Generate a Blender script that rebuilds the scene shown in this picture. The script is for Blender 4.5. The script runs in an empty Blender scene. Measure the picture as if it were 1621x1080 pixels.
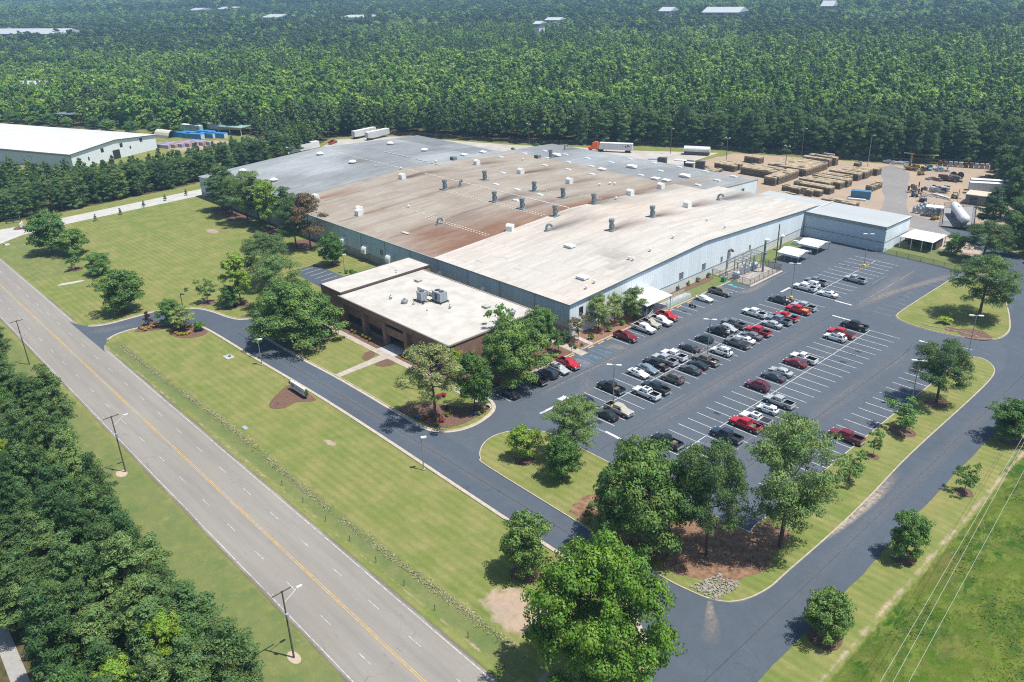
import bpy, bmesh, math, random
import numpy as np
from mathutils import Vector
from mathutils.geometry import tessellate_polygon
random.seed(7); RNG = np.random.default_rng(7)
R = math.radians
S = bpy.context.scene; COL = S.collection

# ------------------------------------------------------------------ camera, sky, sun, exposure
W, H, FPX, HC = 1621, 1080, 1300.0, 78.0
def _basis():
    p, ro, a = R(24.474), R(-1.78255), R(-47.43)
    cp, sp, cr, sr = math.cos(p), math.sin(p), math.cos(ro), math.sin(ro)
    f = np.array([0, cp, -sp]); r = np.array([1, 0, 0.]); u = np.array([0, sp, cp])
    r, u = r*cr + u*sr, -r*sr + u*cr
    A = np.array([math.cos(a), math.sin(a), 0]); B = np.array([-A[1], A[0], 0])
    M = np.array([A, B, [0, 0, 1.]])
    return M @ r, M @ u, M @ f
CR, CU, CF = _basis()
def ray(px, py): return (px-W/2)/FPX*CR - (py-H/2)/FPX*CU + CF
def G(px, py, z=0.0):                      # a point of the photograph on the level z
    d = ray(px, py); t = (z-HC)/d[2]; return (float(t*d[0]), float(t*d[1]))
def onX(px, py, X): d = ray(px, py); t = X/d[0]; return float(t*d[1]), float(HC+t*d[2])
def onY(px, py, Y): d = ray(px, py); t = Y/d[1]; return float(t*d[0]), float(HC+t*d[2])
def proj(x, y, z=0.0):
    q = np.array([x, y, z-HC]); w = q @ CF
    if w < 1: return -9e9, -9e9
    return W/2+FPX*(q@CR)/w, H/2-FPX*(q@CU)/w
cam = bpy.data.cameras.new('camera'); co = bpy.data.objects.new('camera', cam); COL.objects.link(co)
cam.sensor_width = 36; cam.lens = 36*FPX/W; cam.clip_end = 20000; cam.clip_start = 1
from mathutils import Matrix
co.matrix_world = Matrix(((CR[0], CU[0], -CF[0], 0), (CR[1], CU[1], -CF[1], 0), (CR[2], CU[2], -CF[2], HC), (0, 0, 0, 1)))
S.camera = co
SUN_EL, SUN_AZ = R(68), R(28)
wd = bpy.data.worlds.new('World'); S.world = wd; wd.use_nodes = True
nt = wd.node_tree; bg = nt.nodes['Background']; sk = nt.nodes.new('ShaderNodeTexSky')
sk.sky_type = 'NISHITA'; sk.sun_disc = False; sk.sun_elevation = SUN_EL; sk.sun_rotation = R(90)-SUN_AZ
nt.links.new(sk.outputs[0], bg.inputs[0]); bg.inputs[1].default_value = 0.10
sl = bpy.data.lights.new('sun', 'SUN'); sl.energy = 5.0; sl.angle = R(0.53); sl.color = (1, .96, .89)
so = bpy.data.objects.new('sun', sl); COL.objects.link(so)
sd = Vector((math.cos(SUN_EL)*math.cos(SUN_AZ), math.cos(SUN_EL)*math.sin(SUN_AZ), math.sin(SUN_EL)))
so.rotation_euler = sd.to_track_quat('Z', 'Y').to_euler(); so.location = (0, 0, 300)
S.view_settings.view_transform = 'Standard'; S.view_settings.look = 'None'; S.view_settings.exposure = 0.48
S.view_settings.gamma = 1; S.view_settings.use_curve_mapping = False
S.cycles.use_denoising = False; S.cycles.filter_width = 1.1; S.cycles.sample_clamp_indirect = 4; S.cycles.max_bounces = 6; S.cycles.volume_bounces = 0
S.cycles.transparent_max_bounces = 6; S.cycles.volume_step_rate = 1

# ------------------------------------------------------------------ materials
MATS = {}
class NB:
    def __init__(s, name):
        s.m = bpy.data.materials.new(name); s.m.use_nodes = True; s.t = s.m.node_tree
        s.b = s.t.nodes['Principled BSDF']; s.out = s.t.nodes['Material Output']
        s._pos = None
    def n(s, t, **k):
        o = s.t.nodes.new('ShaderNode'+t)
        for a, v in k.items(): setattr(o, a, v)
        return o
    def l(s, a, b): s.t.links.new(a, b)
    def pos(s):
        if s._pos is None: s._pos = s.n('NewGeometry').outputs['Position']
        return s._pos
    def val(s, x):
        return x
    def noise(s, scale, detail=4, rough=.55, vec=None, stretch=None):
        o = s.n('TexNoise'); o.inputs['Scale'].default_value = scale; o.inputs['Detail'].default_value = detail
        o.inputs['Roughness'].default_value = rough
        v = vec if vec is not None else s.pos()
        if stretch:
            mp = s.n('Mapping'); mp.inputs['Scale'].default_value = stretch; s.l(v, mp.inputs[0]); v = mp.outputs[0]
        s.l(v, o.inputs['Vector']); return o.outputs['Fac']
    def math(s, op, a, b=None, clamp=False):
        o = s.n('Math', operation=op, use_clamp=clamp)
        for i, x in enumerate((a, b)):
            if x is None: continue
            if isinstance(x, (int, float)): o.inputs[i].default_value = x
            else: s.l(x, o.inputs[i])
        return o.outputs[0]
    def ramp(s, f, a, b, v0=0, v1=1):
        o = s.n('MapRange'); o.inputs['From Min'].default_value = a; o.inputs['From Max'].default_value = b
        o.inputs['To Min'].default_value = v0; o.inputs['To Max'].default_value = v1
        s.l(f, o.inputs['Value']); return o.outputs[0]
    def mix(s, f, a, b, mode='MIX'):
        o = s.n('MixRGB', blend_type=mode)
        for i, x in enumerate((f, a, b)):
            if isinstance(x, (int, float)): o.inputs[i].default_value = x
            elif isinstance(x, tuple): o.inputs[i].default_value = (*x, 1)
            else: s.l(x, o.inputs[i])
        return o.outputs[0]
    def attr(s, name): return s.n('Attribute', attribute_name=name)
    def bump(s, h, strength=.3, dist=.05):
        o = s.n('Bump'); o.inputs['Strength'].default_value = strength; o.inputs['Distance'].default_value = dist
        s.l(h, o.inputs['Height']); s.l(o.outputs[0], s.b.inputs['Normal'])
    def done(s, col, rough=.7, metal=0, spec=.3):
        if isinstance(col, tuple): s.b.inputs['Base Color'].default_value = (*col, 1)
        else: s.l(col, s.b.inputs['Base Color'])
        s.b.inputs['Roughness'].default_value = rough; s.b.inputs['Metallic'].default_value = metal
        s.b.inputs['Specular IOR Level'].default_value = spec
        return s.m
def mat(name, col, rough=.7, metal=0, spec=.3, var=.12, scale=1.5, bump=0):
    if name in MATS: return MATS[name]
    n = NB(name)
    if var:
        f = n.ramp(n.noise(scale, 5), .3, .7, 1-var, 1+var*.6)
        c = n.mix(1, col, f, 'MULTIPLY')
        if bump: n.bump(n.noise(scale*8, 3), bump, .05)
    else: c = col
    MATS[name] = n.done(c, rough, metal, spec); return MATS[name]
def paint(name, col, rough=.28):
    if name in MATS: return MATS[name]
    n = NB(name); n.b.inputs['Coat Weight'].default_value = .6; n.b.inputs['Coat Roughness'].default_value = .06
    f = n.ramp(n.noise(3, 3), .35, .7, .92, 1.04)
    MATS[name] = n.done(n.mix(1, col, f, 'MULTIPLY'), rough, 0, .4); return MATS[name]

def grass_mat(name, ground):
    n = NB(name); p = n.pos()
    a = n.noise(.035, 5, .6); b = n.noise(.22, 5, .6); c = n.noise(2.6, 4, .7, stretch=(.35, 1, 1)); d = n.noise(11, 2, .6)
    base = n.mix(n.ramp(a, .34, .66), (.190, .196, .060), (.138, .178, .042))
    base = n.mix(n.ramp(b, .42, .68, 0, .7), base, (.275, .238, .098))
    base = n.mix(n.ramp(c, .35, .75, 0, .45), base, (.085, .130, .034))
    sep = n.n('SeparateXYZ'); n.l(p, sep.inputs[0])
    wob = n.math('MULTIPLY', n.noise(.02, 2), 5)
    st = n.math('SINE', n.math('MULTIPLY', n.math('ADD', sep.outputs[1], n.math('MULTIPLY', n.noise(.004, 1), 1.5)), 3.9))
    st2 = n.math('SINE', n.math('MULTIPLY', n.math('ADD', n.math('MULTIPLY', sep.outputs[0], .35), n.math('ADD', sep.outputs[1], wob)), 1.7))
    stripes = n.math('ADD', n.math('MULTIPLY', st, n.ramp(n.noise(.04, 2), .35, .65, .03, .085)), n.math('MULTIPLY', st2, .010))
    base = n.mix(1, base, n.math('ADD', stripes, n.ramp(d, .2, .8, .75, 1.22)), 'MULTIPLY')
    if ground:
        lu = n.attr('lush').outputs['Fac']; di = n.attr('dirt').outputs['Fac']; wo = n.attr('wood').outputs['Fac']
        brk = n.noise(.5, 6, .65)
        lush = n.mix(n.ramp(n.noise(.09, 5, .65), .42, .56), (.024, .078, .007), (.075, .120, .012))
        lush = n.mix(n.ramp(n.noise(.4, 5, .7, stretch=(1.4, .7, 1)), .50, .58, 0, .8), lush, (.135, .175, .030))
        lush = n.mix(n.ramp(n.noise(.16, 6, .7, stretch=(1, .5, 1)), .54, .68, 0, .75), lush, (.150, .128, .045))
        lush = n.mix(n.ramp(n.noise(.5, 6, .75), .42, .70), lush, (.115, .130, .030))
        lush = n.mix(n.ramp(n.noise(.9, 6, .75), .52, .72, 0, .8), lush, (.040, .075, .012))
        lush = n.mix(1, lush, n.ramp(n.noise(5, 4, .75), .2, .8, .55, 1.35), 'MULTIPLY')
        mea = n.mix(n.ramp(n.noise(.2, 5, .65), .35, .65), (.108, .148, .050), (.158, .172, .066)); mea = n.mix(1, mea, n.ramp(n.noise(6, 4, .7), .2, .8, .7, 1.25), 'MULTIPLY')
        lush = n.mix(n.attr('verge').outputs['Fac'], lush, mea)
        base = n.mix(n.ramp(n.math('ADD', lu, n.math('MULTIPLY', n.math('SUBTRACT', brk, .5), 1.2)), .35, .65), base, lush)
        dirt = n.mix(n.ramp(n.noise(.09, 5, .6), .35, .65), (.40, .295, .205), (.31, .26, .21))
        dirt = n.mix(n.ramp(n.noise(1.1, 6, .7), .4, .75, 0, .55), dirt, (.21, .15, .10))
        base = n.mix(n.ramp(n.math('ADD', di, n.math('MULTIPLY', n.math('SUBTRACT', brk, .5), 1.0)), .4, .6), base, dirt)
        wood = n.mix(n.ramp(n.noise(.6, 5), .4, .6), (.045, .06, .018), (.13, .085, .05))
        base = n.mix(n.ramp(n.math('ADD', wo, n.math('MULTIPLY', n.math('SUBTRACT', brk, .5), .8)), .4, .6), base, wood)
    else:
        base = n.mix(n.ramp(n.noise(.3, 6, .7), .58, .72, 0, .5), base, (.30, .25, .15))
    n.bump(n.noise(6, 4, .7), .5, .12)
    return n.done(base, .9, 0, .1)
M_GROUND = grass_mat('lawn_and_soil', True); M_GRASS = grass_mat('island_turf', False)

def asphalt_mat(name, col, stain, crack=.5, sx=(1, 1, 1)):
    n = NB(name)
    a = n.ramp(n.noise(.06, 5, .6), .32, .68); b = n.ramp(n.noise(.5, 6, .65, stretch=sx), .35, .7)
    c = n.mix(a, col, tuple(x*1.18 for x in col)); c = n.mix(n.math('MULTIPLY', b, .5), c, tuple(x*.84 for x in col))
    c = n.mix(n.ramp(n.noise(.14, 6, .75, stretch=sx), .60, .76, 0, .6), c, stain)
    v = n.n('TexVoronoi', feature='DISTANCE_TO_EDGE'); v.inputs['Scale'].default_value = .075
    w = n.n('Vector' + 'Math', operation='ADD'); nz = n.n('TexNoise'); nz.inputs['Scale'].default_value = .35; n.l(n.pos(), nz.inputs['Vector'])
    sc = n.n('VectorMath', operation='SCALE'); sc.inputs['Scale'].default_value = 7; n.l(nz.outputs['Color'], sc.inputs[0])
    n.l(n.pos(), w.inputs[0]); n.l(sc.outputs[0], w.inputs[1]); n.l(w.outputs[0], v.inputs['Vector'])
    ck = n.math('MULTIPLY', n.ramp(v.outputs['Distance'], .002, .008, 1, 0), n.ramp(n.noise(.05, 2), .45, .6, 0, crack))
    c = n.mix(ck, c, tuple(x*.45 for x in col))
    c = n.mix(1, c, n.ramp(n.noise(14, 3, .7), .25, .75, .82, 1.16), 'MULTIPLY')
    n.bump(n.noise(25, 2), .25, .02)
    return n.done(c, .85, 0, .25)
M_LOT = asphalt_mat('lot_asphalt', (.076, .091, .111), (.13, .137, .142))
M_DRIVE = asphalt_mat('drive_asphalt', (.067, .083, .104), (.105, .113, .125), .3)
M_YARDROAD = asphalt_mat('yard_asphalt', (.21, .20, .19), (.33, .28, .23), .6)
def road_mat():
    n = NB('worn_road_asphalt'); sep = n.n('SeparateXYZ'); n.l(n.pos(), sep.inputs[0])
    c = n.mix(n.ramp(n.noise(.03, 4), .35, .65), (.232, .213, .186), (.258, .240, .212))
    c = n.mix(n.ramp(n.noise(.5, 6, .7, stretch=(.06, 1, 1)), .42, .72, 0, .7), c, (.175, .165, .158))
    c = n.mix(n.ramp(n.noise(.22, 6, .7, stretch=(.12, 1, 1)), .62, .78, 0, .5), c, (.31, .28, .25))
    v = n.n('TexVoronoi', feature='DISTANCE_TO_EDGE'); v.inputs['Scale'].default_value = .11
    nz = n.n('TexNoise'); nz.inputs['Scale'].default_value = .4; n.l(n.pos(), nz.inputs['Vector'])
    sc = n.n('VectorMath', operation='SCALE'); sc.inputs['Scale'].default_value = 6; n.l(nz.outputs['Color'], sc.inputs[0])
    w = n.n('VectorMath', operation='ADD'); n.l(n.pos(), w.inputs[0]); n.l(sc.outputs[0], w.inputs[1]); n.l(w.outputs[0], v.inputs['Vector'])
    ck = n.math('MULTIPLY', n.ramp(v.outputs['Distance'], .002, .007, 1, 0), n.ramp(n.noise(.06, 2), .4, .6, 0, .5))
    c = n.mix(ck, c, (.10, .095, .09))
    c = n.mix(1, c, n.ramp(n.noise(12, 3, .7), .25, .75, .88, 1.1), 'MULTIPLY')
    n.bump(n.noise(25, 2), .2, .02)
    return n.done(c, .85, 0, .25)
M_ROAD = road_mat()
M_CONC = mat('concrete', (.38, .33, .28), .85, var=.2, scale=.9, bump=.1)
M_KERB = mat('kerb_concrete', (.42, .36, .29), .85, var=.22, scale=1.3)
M_SLAB = mat('pale_slab', (.40, .39, .37), .85, var=.18, scale=.5)
M_WHITE = mat('white_line_paint', (.60, .60, .58), .7, var=.45, scale=2.2)
M_FADED = mat('worn_line_paint', (.26, .26, .26), .8, var=.6, scale=1.6)
M_YELLOW = mat('yellow_line_paint', (.50, .33, .11), .7, var=.3, scale=1.5)
M_STOP = mat('yellow_wheel_stop', (.75, .47, .13), .7, var=.3, scale=3)
M_BLUEP = mat('blue_marking_paint', (.10, .28, .42), .7, var=.5, scale=2)
M_TEALP = mat('teal_marking_paint', (.06, .40, .34), .7, var=.4, scale=2)
M_MULCH = mat('bark_mulch', (.155, .090, .062), .95, var=.5, scale=3.5, bump=.8)
M_STRAW = mat('pine_straw', (.215, .125, .075), .95, var=.5, scale=1.2, bump=.8)
M_STONE = mat('riprap_stone', (.27, .245, .215), .9, var=.35, scale=2)
M_METAL = mat('galvanised_metal', (.36, .39, .40), .45, .6, var=.2, scale=2)
M_DKMETAL = mat('dark_metal', (.07, .075, .08), .5, .3, var=.2)
M_WHITEP = mat('white_painted_metal', (.60, .61, .60), .45, var=.12, scale=.8)
M_GREYBOX = mat('grey_enclosure', (.30, .33, .36), .5, var=.12)
M_WOODP = mat('weathered_timber', (.16, .125, .10), .9, var=.35, scale=4)
M_LUMBER = mat('stacked_lumber', (.17, .13, .09), .9, var=.5, scale=1.1)
M_LUMTOP = mat('pale_top_lumber', (.38, .30, .20), .9, var=.5, scale=.8)
M_LUMGREY = mat('greyed_lumber', (.135, .12, .095), .9, var=.45, scale=1.2)
M_GLASS = mat('dark_window_glass', (.018, .024, .030), .08, 0, .6, var=0)
M_CARGLASS = mat('car_glass', (.022, .035, .042), .05, 0, .8, var=0)
M_TYRE = mat('tyre_rubber', (.02, .02, .021), .85, var=0)
M_RIM = mat('wheel_rim', (.42, .43, .44), .35, .7, var=0)
M_TRIM = mat('black_plastic_trim', (.025, .026, .028), .6, var=0)
M_LAMP = mat('headlamp_lens', (.65, .68, .70), .15, 0, .6, var=0)
M_TAIL = mat('tail_lamp_red', (.35, .012, .015), .25, var=0)
M_BLUE = mat('blue_painted_steel', (.08, .20, .31), .5, var=.25, scale=.7)
M_TARP = mat('blue_tarpaulin', (.04, .22, .50), .5, var=.3, scale=.6)
M_ORANGE = mat('orange_cab_paint', (.75, .13, .03), .35, var=.1)
M_RUST = mat('rusty_steel', (.16, .085, .055), .8, var=.4, scale=2)
M_YEL = mat('yellow_machine_paint', (.34, .24, .06), .5, var=.25)
M_RED = mat('red_paint', (.50, .02, .025), .4, var=.1)
M_NAVY = mat('navy_print', (.03, .03, .12), .5, var=0)
M_BRICKFAR = mat('tan_roofing', (.42, .40, .37), .8, var=.15)

def brick_mat():
    n = NB('brown_brick'); b = n.n('TexBrick'); b.inputs['Scale'].default_value = 1
    b.inputs['Color1'].default_value = (.255, .145, .100, 1); b.inputs['Color2'].default_value = (.20, .112, .078, 1)
    b.inputs['Mortar'].default_value = (.28, .22, .18, 1); b.inputs['Brick Width'].default_value = .4; b.inputs['Row Height'].default_value = .14
    b.inputs['Mortar Size'].default_value = .012
    sep = n.n('SeparateXYZ'); n.l(n.pos(), sep.inputs[0]); cb = n.n('CombineXYZ')
    n.l(n.math('ADD', sep.outputs[0], sep.outputs[1]), cb.inputs[0]); n.l(sep.outputs[2], cb.inputs[1]); n.l(cb.outputs[0], b.inputs['Vector'])
    c = n.mix(1, b.outputs['Color'], n.ramp(n.noise(.5, 4), .3, .7, .8, 1.2), 'MULTIPLY')
    return n.done(c, .9, 0, .15)
M_BRICK = brick_mat()
def ribbed(name, col, axis, period, amp=.10, dirt=(.30, .28, .25), dirtamt=.35, rough=.5, streak=(1, 1, .12)):
    n = NB(name); sep = n.n('SeparateXYZ'); n.l(n.pos(), sep.inputs[0])
    w = n.math('SINE', n.math('MULTIPLY', sep.outputs[axis], 2*math.pi/period))
    rib = n.ramp(w, .55, .95, 0, 1)
    pan = n.n('TexWhiteNoise', noise_dimensions='1D'); n.l(n.math('FLOOR', n.math('MULTIPLY', sep.outputs[axis], 1/(period*3))), pan.inputs['W'])
    c = n.mix(1, col, n.ramp(pan.outputs['Value'], 0, 1, 1-amp, 1+amp*.5), 'MULTIPLY')
    c = n.mix(n.math('MULTIPLY', n.ramp(n.noise(.5, 6, .65, stretch=streak), .45, .75), dirtamt), c, dirt)
    c = n.mix(n.math('MULTIPLY', rib, .16), c, tuple(x*.45 for x in col))
    n.bump(rib, .55, .05)
    return n.done(c, rough, 0, .3)
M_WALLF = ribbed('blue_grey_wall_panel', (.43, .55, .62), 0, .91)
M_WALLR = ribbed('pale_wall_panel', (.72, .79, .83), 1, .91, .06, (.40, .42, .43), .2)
M_WALLH = ribbed('horizontal_siding', (.42, .50, .55), 2, .6, .08, (.3, .33, .34), .3, streak=(.1, .1, 1))
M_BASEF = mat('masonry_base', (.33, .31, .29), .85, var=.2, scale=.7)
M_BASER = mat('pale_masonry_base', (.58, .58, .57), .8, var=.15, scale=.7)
M_TRIMB = mat('slate_blue_trim', (.10, .17, .23), .5, var=.1)
M_GREYROOF = ribbed('grey_metal_roof', (.44, .46, .46), 0, 1.2, .05, (.34, .34, .33), .3, streak=(1, .15, 1))
M_WHITEROOF = ribbed('white_metal_roof', (.5, .48, .44), 0, 1.2, .04, (.52, .47, .40), .3, streak=(1, .15, 1))
M_OFFROOF = mat('office_membrane', (.46, .435, .39), .8, var=.16, scale=.35)
def roof_mat():
    n = NB('stained_standing_seam'); sep = n.n('SeparateXYZ'); n.l(n.pos(), sep.inputs[0])
    c = n.attr('Col').outputs['Color']
    fr = n.math('FRACT', n.math('MULTIPLY', sep.outputs[0], 1/.62))
    seam = n.ramp(n.math('ABSOLUTE', n.math('SUBTRACT', fr, .5)), .40, .5, 0, 1)
    c = n.mix(n.math('MULTIPLY', seam, .42), c, (.10, .085, .07))
    fy = n.math('FRACT', n.math('MULTIPLY', sep.outputs[1], 1/7.6))
    c = n.mix(n.math('MULTIPLY', n.ramp(n.math('ABSOLUTE', n.math('SUBTRACT', fy, .5)), .485, .5, 0, 1), .3), c, (.12, .10, .08))
    pan = n.n('TexWhiteNoise', noise_dimensions='2D'); cb = n.n('CombineXYZ')
    n.l(n.math('FLOOR', n.math('MULTIPLY', sep.outputs[0], 1/1.24)), cb.inputs[0]); n.l(n.math('FLOOR', n.math('MULTIPLY', sep.outputs[1], 1/7.6)), cb.inputs[1]); n.l(cb.outputs[0], pan.inputs['Vector'])
    c = n.mix(1, c, n.ramp(pan.outputs['Value'], 0, 1, .91, 1.07), 'MULTIPLY')
    c = n.mix(1, c, n.ramp(n.noise(1.6, 6, .7, stretch=(1, .3, 1)), .25, .75, .88, 1.1), 'MULTIPLY')
    n.bump(seam, .5, .05)
    return n.done(c, .65, 0, .25)
M_ROOF = roof_mat()
def leaf_mat(name, col, tip=None, hue=.03, val=.28, trans=.25):
    n = NB(name); a = n.attr('Col'); oi = n.n('ObjectInfo')
    c = n.mix(a.outputs['Alpha'] if tip else 0, col, tip or col)
    c = n.mix(1, c, a.outputs['Color'], 'MULTIPLY')
    hs = n.n('HueSaturation'); hs.inputs['Saturation'].default_value = 1
    n.l(n.ramp(oi.outputs['Random'], 0, 1, .5-hue, .5+hue*.6), hs.inputs['Hue']); n.l(n.ramp(oi.outputs['Random'], 0, 1, 1+val, 1-val), hs.inputs['Value'])
    n.l(c, hs.inputs['Color']); c = hs.outputs[0]
    n.done(c, .55, 0, .25)
    tr = n.n('BsdfTranslucent'); n.l(c, tr.inputs[0]); mx = n.n('MixShader'); mx.inputs[0].default_value = trans
    n.l(n.b.outputs[0], mx.inputs[1]); n.l(tr.outputs[0], mx.inputs[2]); n.l(mx.outputs[0], n.out.inputs[0])
    MATS[name] = n.m; return n.m
L_PINE = leaf_mat('pine_needles', (.105, .198, .062), (.15, .225, .075), .018, .32)
L_PINED = leaf_mat('dark_pine_needles', (.078, .168, .054), (.112, .195, .064), .018, .32)
L_OAK = leaf_mat('oak_leaves', (.108, .215, .052), (.165, .26, .062), .015, .18)
L_BRIGHT = leaf_mat('bright_maple_leaves', (.098, .235, .028), (.165, .29, .045), .02, .1)
L_MID = leaf_mat('mid_green_leaves', (.095, .215, .052), (.15, .26, .068), .015, .2)
L_LIME = leaf_mat('lime_leaves', (.22, .36, .045), (.30, .40, .07), .02, .15)
L_WILLOW = leaf_mat('willow_leaves', (.19, .29, .085), (.27, .33, .12), .02, .15)
L_BROWN = leaf_mat('browned_leaves', (.155, .118, .062), (.20, .155, .08), .01, .1)
L_MYRTLE = leaf_mat('bronze_leaves', (.17, .155, .05), (.22, .15, .07), .02, .15)
L_YELLOW = leaf_mat('golden_shrub_leaves', (.45, .34, .02), (.58, .42, .03), .02, .15)
L_RED = leaf_mat('red_blossom', (.36, .025, .05), (.48, .05, .10), .02, .15)
L_PURPLE = leaf_mat('purple_leaves', (.055, .018, .028), (.08, .03, .035), .02, .1)
L_BOX = leaf_mat('boxwood_leaves', (.08, .20, .022), (.12, .27, .035), .02, .15)
L_FAR = leaf_mat('far_pine_needles', (.078, .158, .046), (.108, .182, .052), .025, .35)
L_FARB = leaf_mat('far_broadleaf', (.125, .275, .045), (.20, .33, .06), .03, .38)
L_FARD = leaf_mat('far_cloud_shaded_leaves', (.060, .125, .050), (.08, .15, .055), .03, .3)  # leaf colour darkened to stand in for cloud shadow
L_FARL = leaf_mat('far_light_grove', (.20, .36, .07), (.27, .40, .09), .02, .2)
L_MEADOW = leaf_mat('meadow_grass_blades', (.10, .17, .025), (.22, .25, .08), .02, .1, .5)
L_SEED = leaf_mat('pale_seed_heads', (.40, .38, .23), (.50, .47, .33), .01, .1, .4)
M_BARK = mat('pine_bark', (.105, .075, .06), .95, var=.4, scale=3)

# ------------------------------------------------------------------ mesh helpers
class MB:
    def __init__(s): s.v = []; s.f = []; s.m = []
    def add(s, vs, fs, mi=0):
        n = len(s.v); s.v += [tuple(v) for v in vs]; s.f += [tuple(i+n for i in f) for f in fs]; s.m += [mi]*len(fs); return s
    def box(s, x, y, z, sx, sy, sz, rz=0, mi=0):           # centre x,y; bottom z
        c, n = math.cos(rz), math.sin(rz); vs = []
        for k in (0, 1):
            for a, b in ((-1, -1), (1, -1), (1, 1), (-1, 1)):
                dx, dy = a*sx/2, b*sy/2; vs.append((x+dx*c-dy*n, y+dx*n+dy*c, z+k*sz))
        return s.add(vs, [(3, 2, 1, 0), (4, 5, 6, 7), (0, 1, 5, 4), (1, 2, 6, 5), (2, 3, 7, 6), (3, 0, 4, 7)], mi)
    def cyl(s, p0, p1, r0, r1=None, n=8, mi=0, cap=True):
        r1 = r0 if r1 is None else r1; p0 = Vector(p0); p1 = Vector(p1); d = (p1-p0).normalized()
        a = d.orthogonal().normalized(); b = d.cross(a); vs = []
        for p, r in ((p0, r0), (p1, r1)):
            for i in range(n):
                t = 2*math.pi*i/n; vs.append(p+(a*math.cos(t)+b*math.sin(t))*r)
        fs = [(i, (i+1) % n, n+(i+1) % n, n+i) for i in range(n)]
        if cap: fs += [tuple(range(n-1, -1, -1)), tuple(range(n, 2*n))]
        return s.add(vs, fs, mi)
    def prism(s, poly, z0, z1, mi=0, mtop=None):
        n = len(poly); vs = [(x, y, z0) for x, y in poly]+[(x, y, z1) for x, y in poly]
        ar = sum(poly[i][0]*poly[(i+1) % n][1]-poly[(i+1) % n][0]*poly[i][1] for i in range(n))
        tri = tessellate_polygon([[Vector((x, y, 0)) for x, y in poly]])
        up = [];
        for t in tri:
            a, b, c = [poly[i] for i in t]
            up.append(t if (b[0]-a[0])*(c[1]-a[1])-(b[1]-a[1])*(c[0]-a[0]) > 0 else t[::-1])
        sd = [(i, (i+1) % n, n+(i+1) % n, n+i) if ar > 0 else (n+i, n+(i+1) % n, (i+1) % n, i) for i in range(n)]
        s.add(vs, sd, mi); k = len(s.v)-2*n
        s.f += [tuple(i+k+n for i in t) for t in up]; s.m += [mi if mtop is None else mtop]*len(up)
        return s
    def lathe(s, x, y, prof, n=12, mi=0):
        vs = []
        for z, r in prof:
            for i in range(n): t = 2*math.pi*i/n; vs.append((x+r*math.cos(t), y+r*math.sin(t), z))
        fs = []
        for k in range(len(prof)-1): fs += [(k*n+i, k*n+(i+1) % n, (k+1)*n+(i+1) % n, (k+1)*n+i) for i in range(n)]
        fs += [tuple(range((len(prof)-1)*n, len(prof)*n))]
        return s.add(vs, fs, mi)
    def loft(s, secs, mi=0):
        k = len(secs[0][1]); m = 2*k-2; vs = []
        for x, o in secs:
            ring = [(x, y, z) for y, z in o]+[(x, -y, z) for y, z in o[-2:0:-1]]; vs += ring
        fs = []
        for i in range(len(secs)-1):
            for j in range(m): fs.append((i*m+j, (i+1)*m+j, (i+1)*m+(j+1) % m, i*m+(j+1) % m))
        fs += [tuple(range(m)), tuple(range((len(secs)-1)*m+m-1, (len(secs)-1)*m-1, -1))]
        return s.add(vs, fs, mi)
    def mesh(s, name, mats):
        me = bpy.data.meshes.new(name); me.from_pydata(s.v, [], s.f)
        for m in (mats if isinstance(mats, (list, tuple)) else [mats]): me.materials.append(m)
        me.polygons.foreach_set('material_index', s.m); me.update(); return me
    def build(s, name, mats, parent=None, kind=None):
        return link(name, s.mesh(name, mats), parent, kind)
def link(name, me, parent=None, kind=None):
    o = bpy.data.objects.new(name, me); COL.objects.link(o)
    if parent: o.parent = parent
    if kind: o['kind'] = kind
    return o
def thing(name, label, cat, loc=(0, 0, 0), rz=0, group=None, sc=None):
    o = bpy.data.objects.new(name, None); COL.objects.link(o); o.empty_display_size = .5
    o.location = loc; o.rotation_euler = (0, 0, rz)
    if sc: o.scale = sc
    return tag(o, label, cat, group)
def tag(o, label, cat, group=None):
    o['label'] = label; o['category'] = cat
    if group: o['group'] = group
    return o
def smooth(pts, n=6, closed=False):
    out = []; N = len(pts)
    for i in range(N if closed else N-1):
        g = (lambda k: pts[k % N]) if closed else (lambda k: pts[min(max(k, 0), N-1)])
        p0, p1, p2, p3 = g(i-1), g(i), g(i+1), g(i+2)
        for j in range(n):
            t = j/n
            out.append(tuple(.5*((2*p1[k])+(-p0[k]+p2[k])*t+(2*p0[k]-5*p1[k]+4*p2[k]-p3[k])*t*t+(-p0[k]+3*p1[k]-3*p2[k]+p3[k])*t**3) for k in (0, 1)))
    if not closed: out.append(tuple(pts[-1]))
    return out
def sheet(name, poly, z, m, kind='structure', parent=None, thick=.03):
    return MB().prism(poly, z-thick, z, 0).build(name, m, parent, kind)
def ragged(poly, amp, step=1.5):
    out = []; n = len(poly)
    for i in range(n):
        a, b = poly[i], poly[(i+1) % n]; k = max(1, int(math.dist(a, b)/step))
        for j in range(k):
            t = j/k; out.append((a[0]+(b[0]-a[0])*t+random.uniform(-amp, amp), a[1]+(b[1]-a[1])*t+random.uniform(-amp, amp)))
    return out
def sweep(mb, path, prof, mi=0, closed=False):       # prof: (offset to the left of travel, z)
    n = len(path); vs = []; k = len(prof)
    for i in range(n):
        a = path[(i-1) % n] if closed or i else path[0]; b = path[(i+1) % n] if closed or i < n-1 else path[-1]
        d = math.dist(a, b) or 1; nx, ny = -(b[1]-a[1])/d, (b[0]-a[0])/d
        vs += [(path[i][0]+nx*o, path[i][1]+ny*o, z) for o, z in prof]
    fs = []
    for i in range(n if closed else n-1):
        j = (i+1) % n
        for q in range(k-1): fs.append((i*k+q, i*k+q+1, j*k+q+1, j*k+q))
    mb.add(vs, fs, mi)
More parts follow.
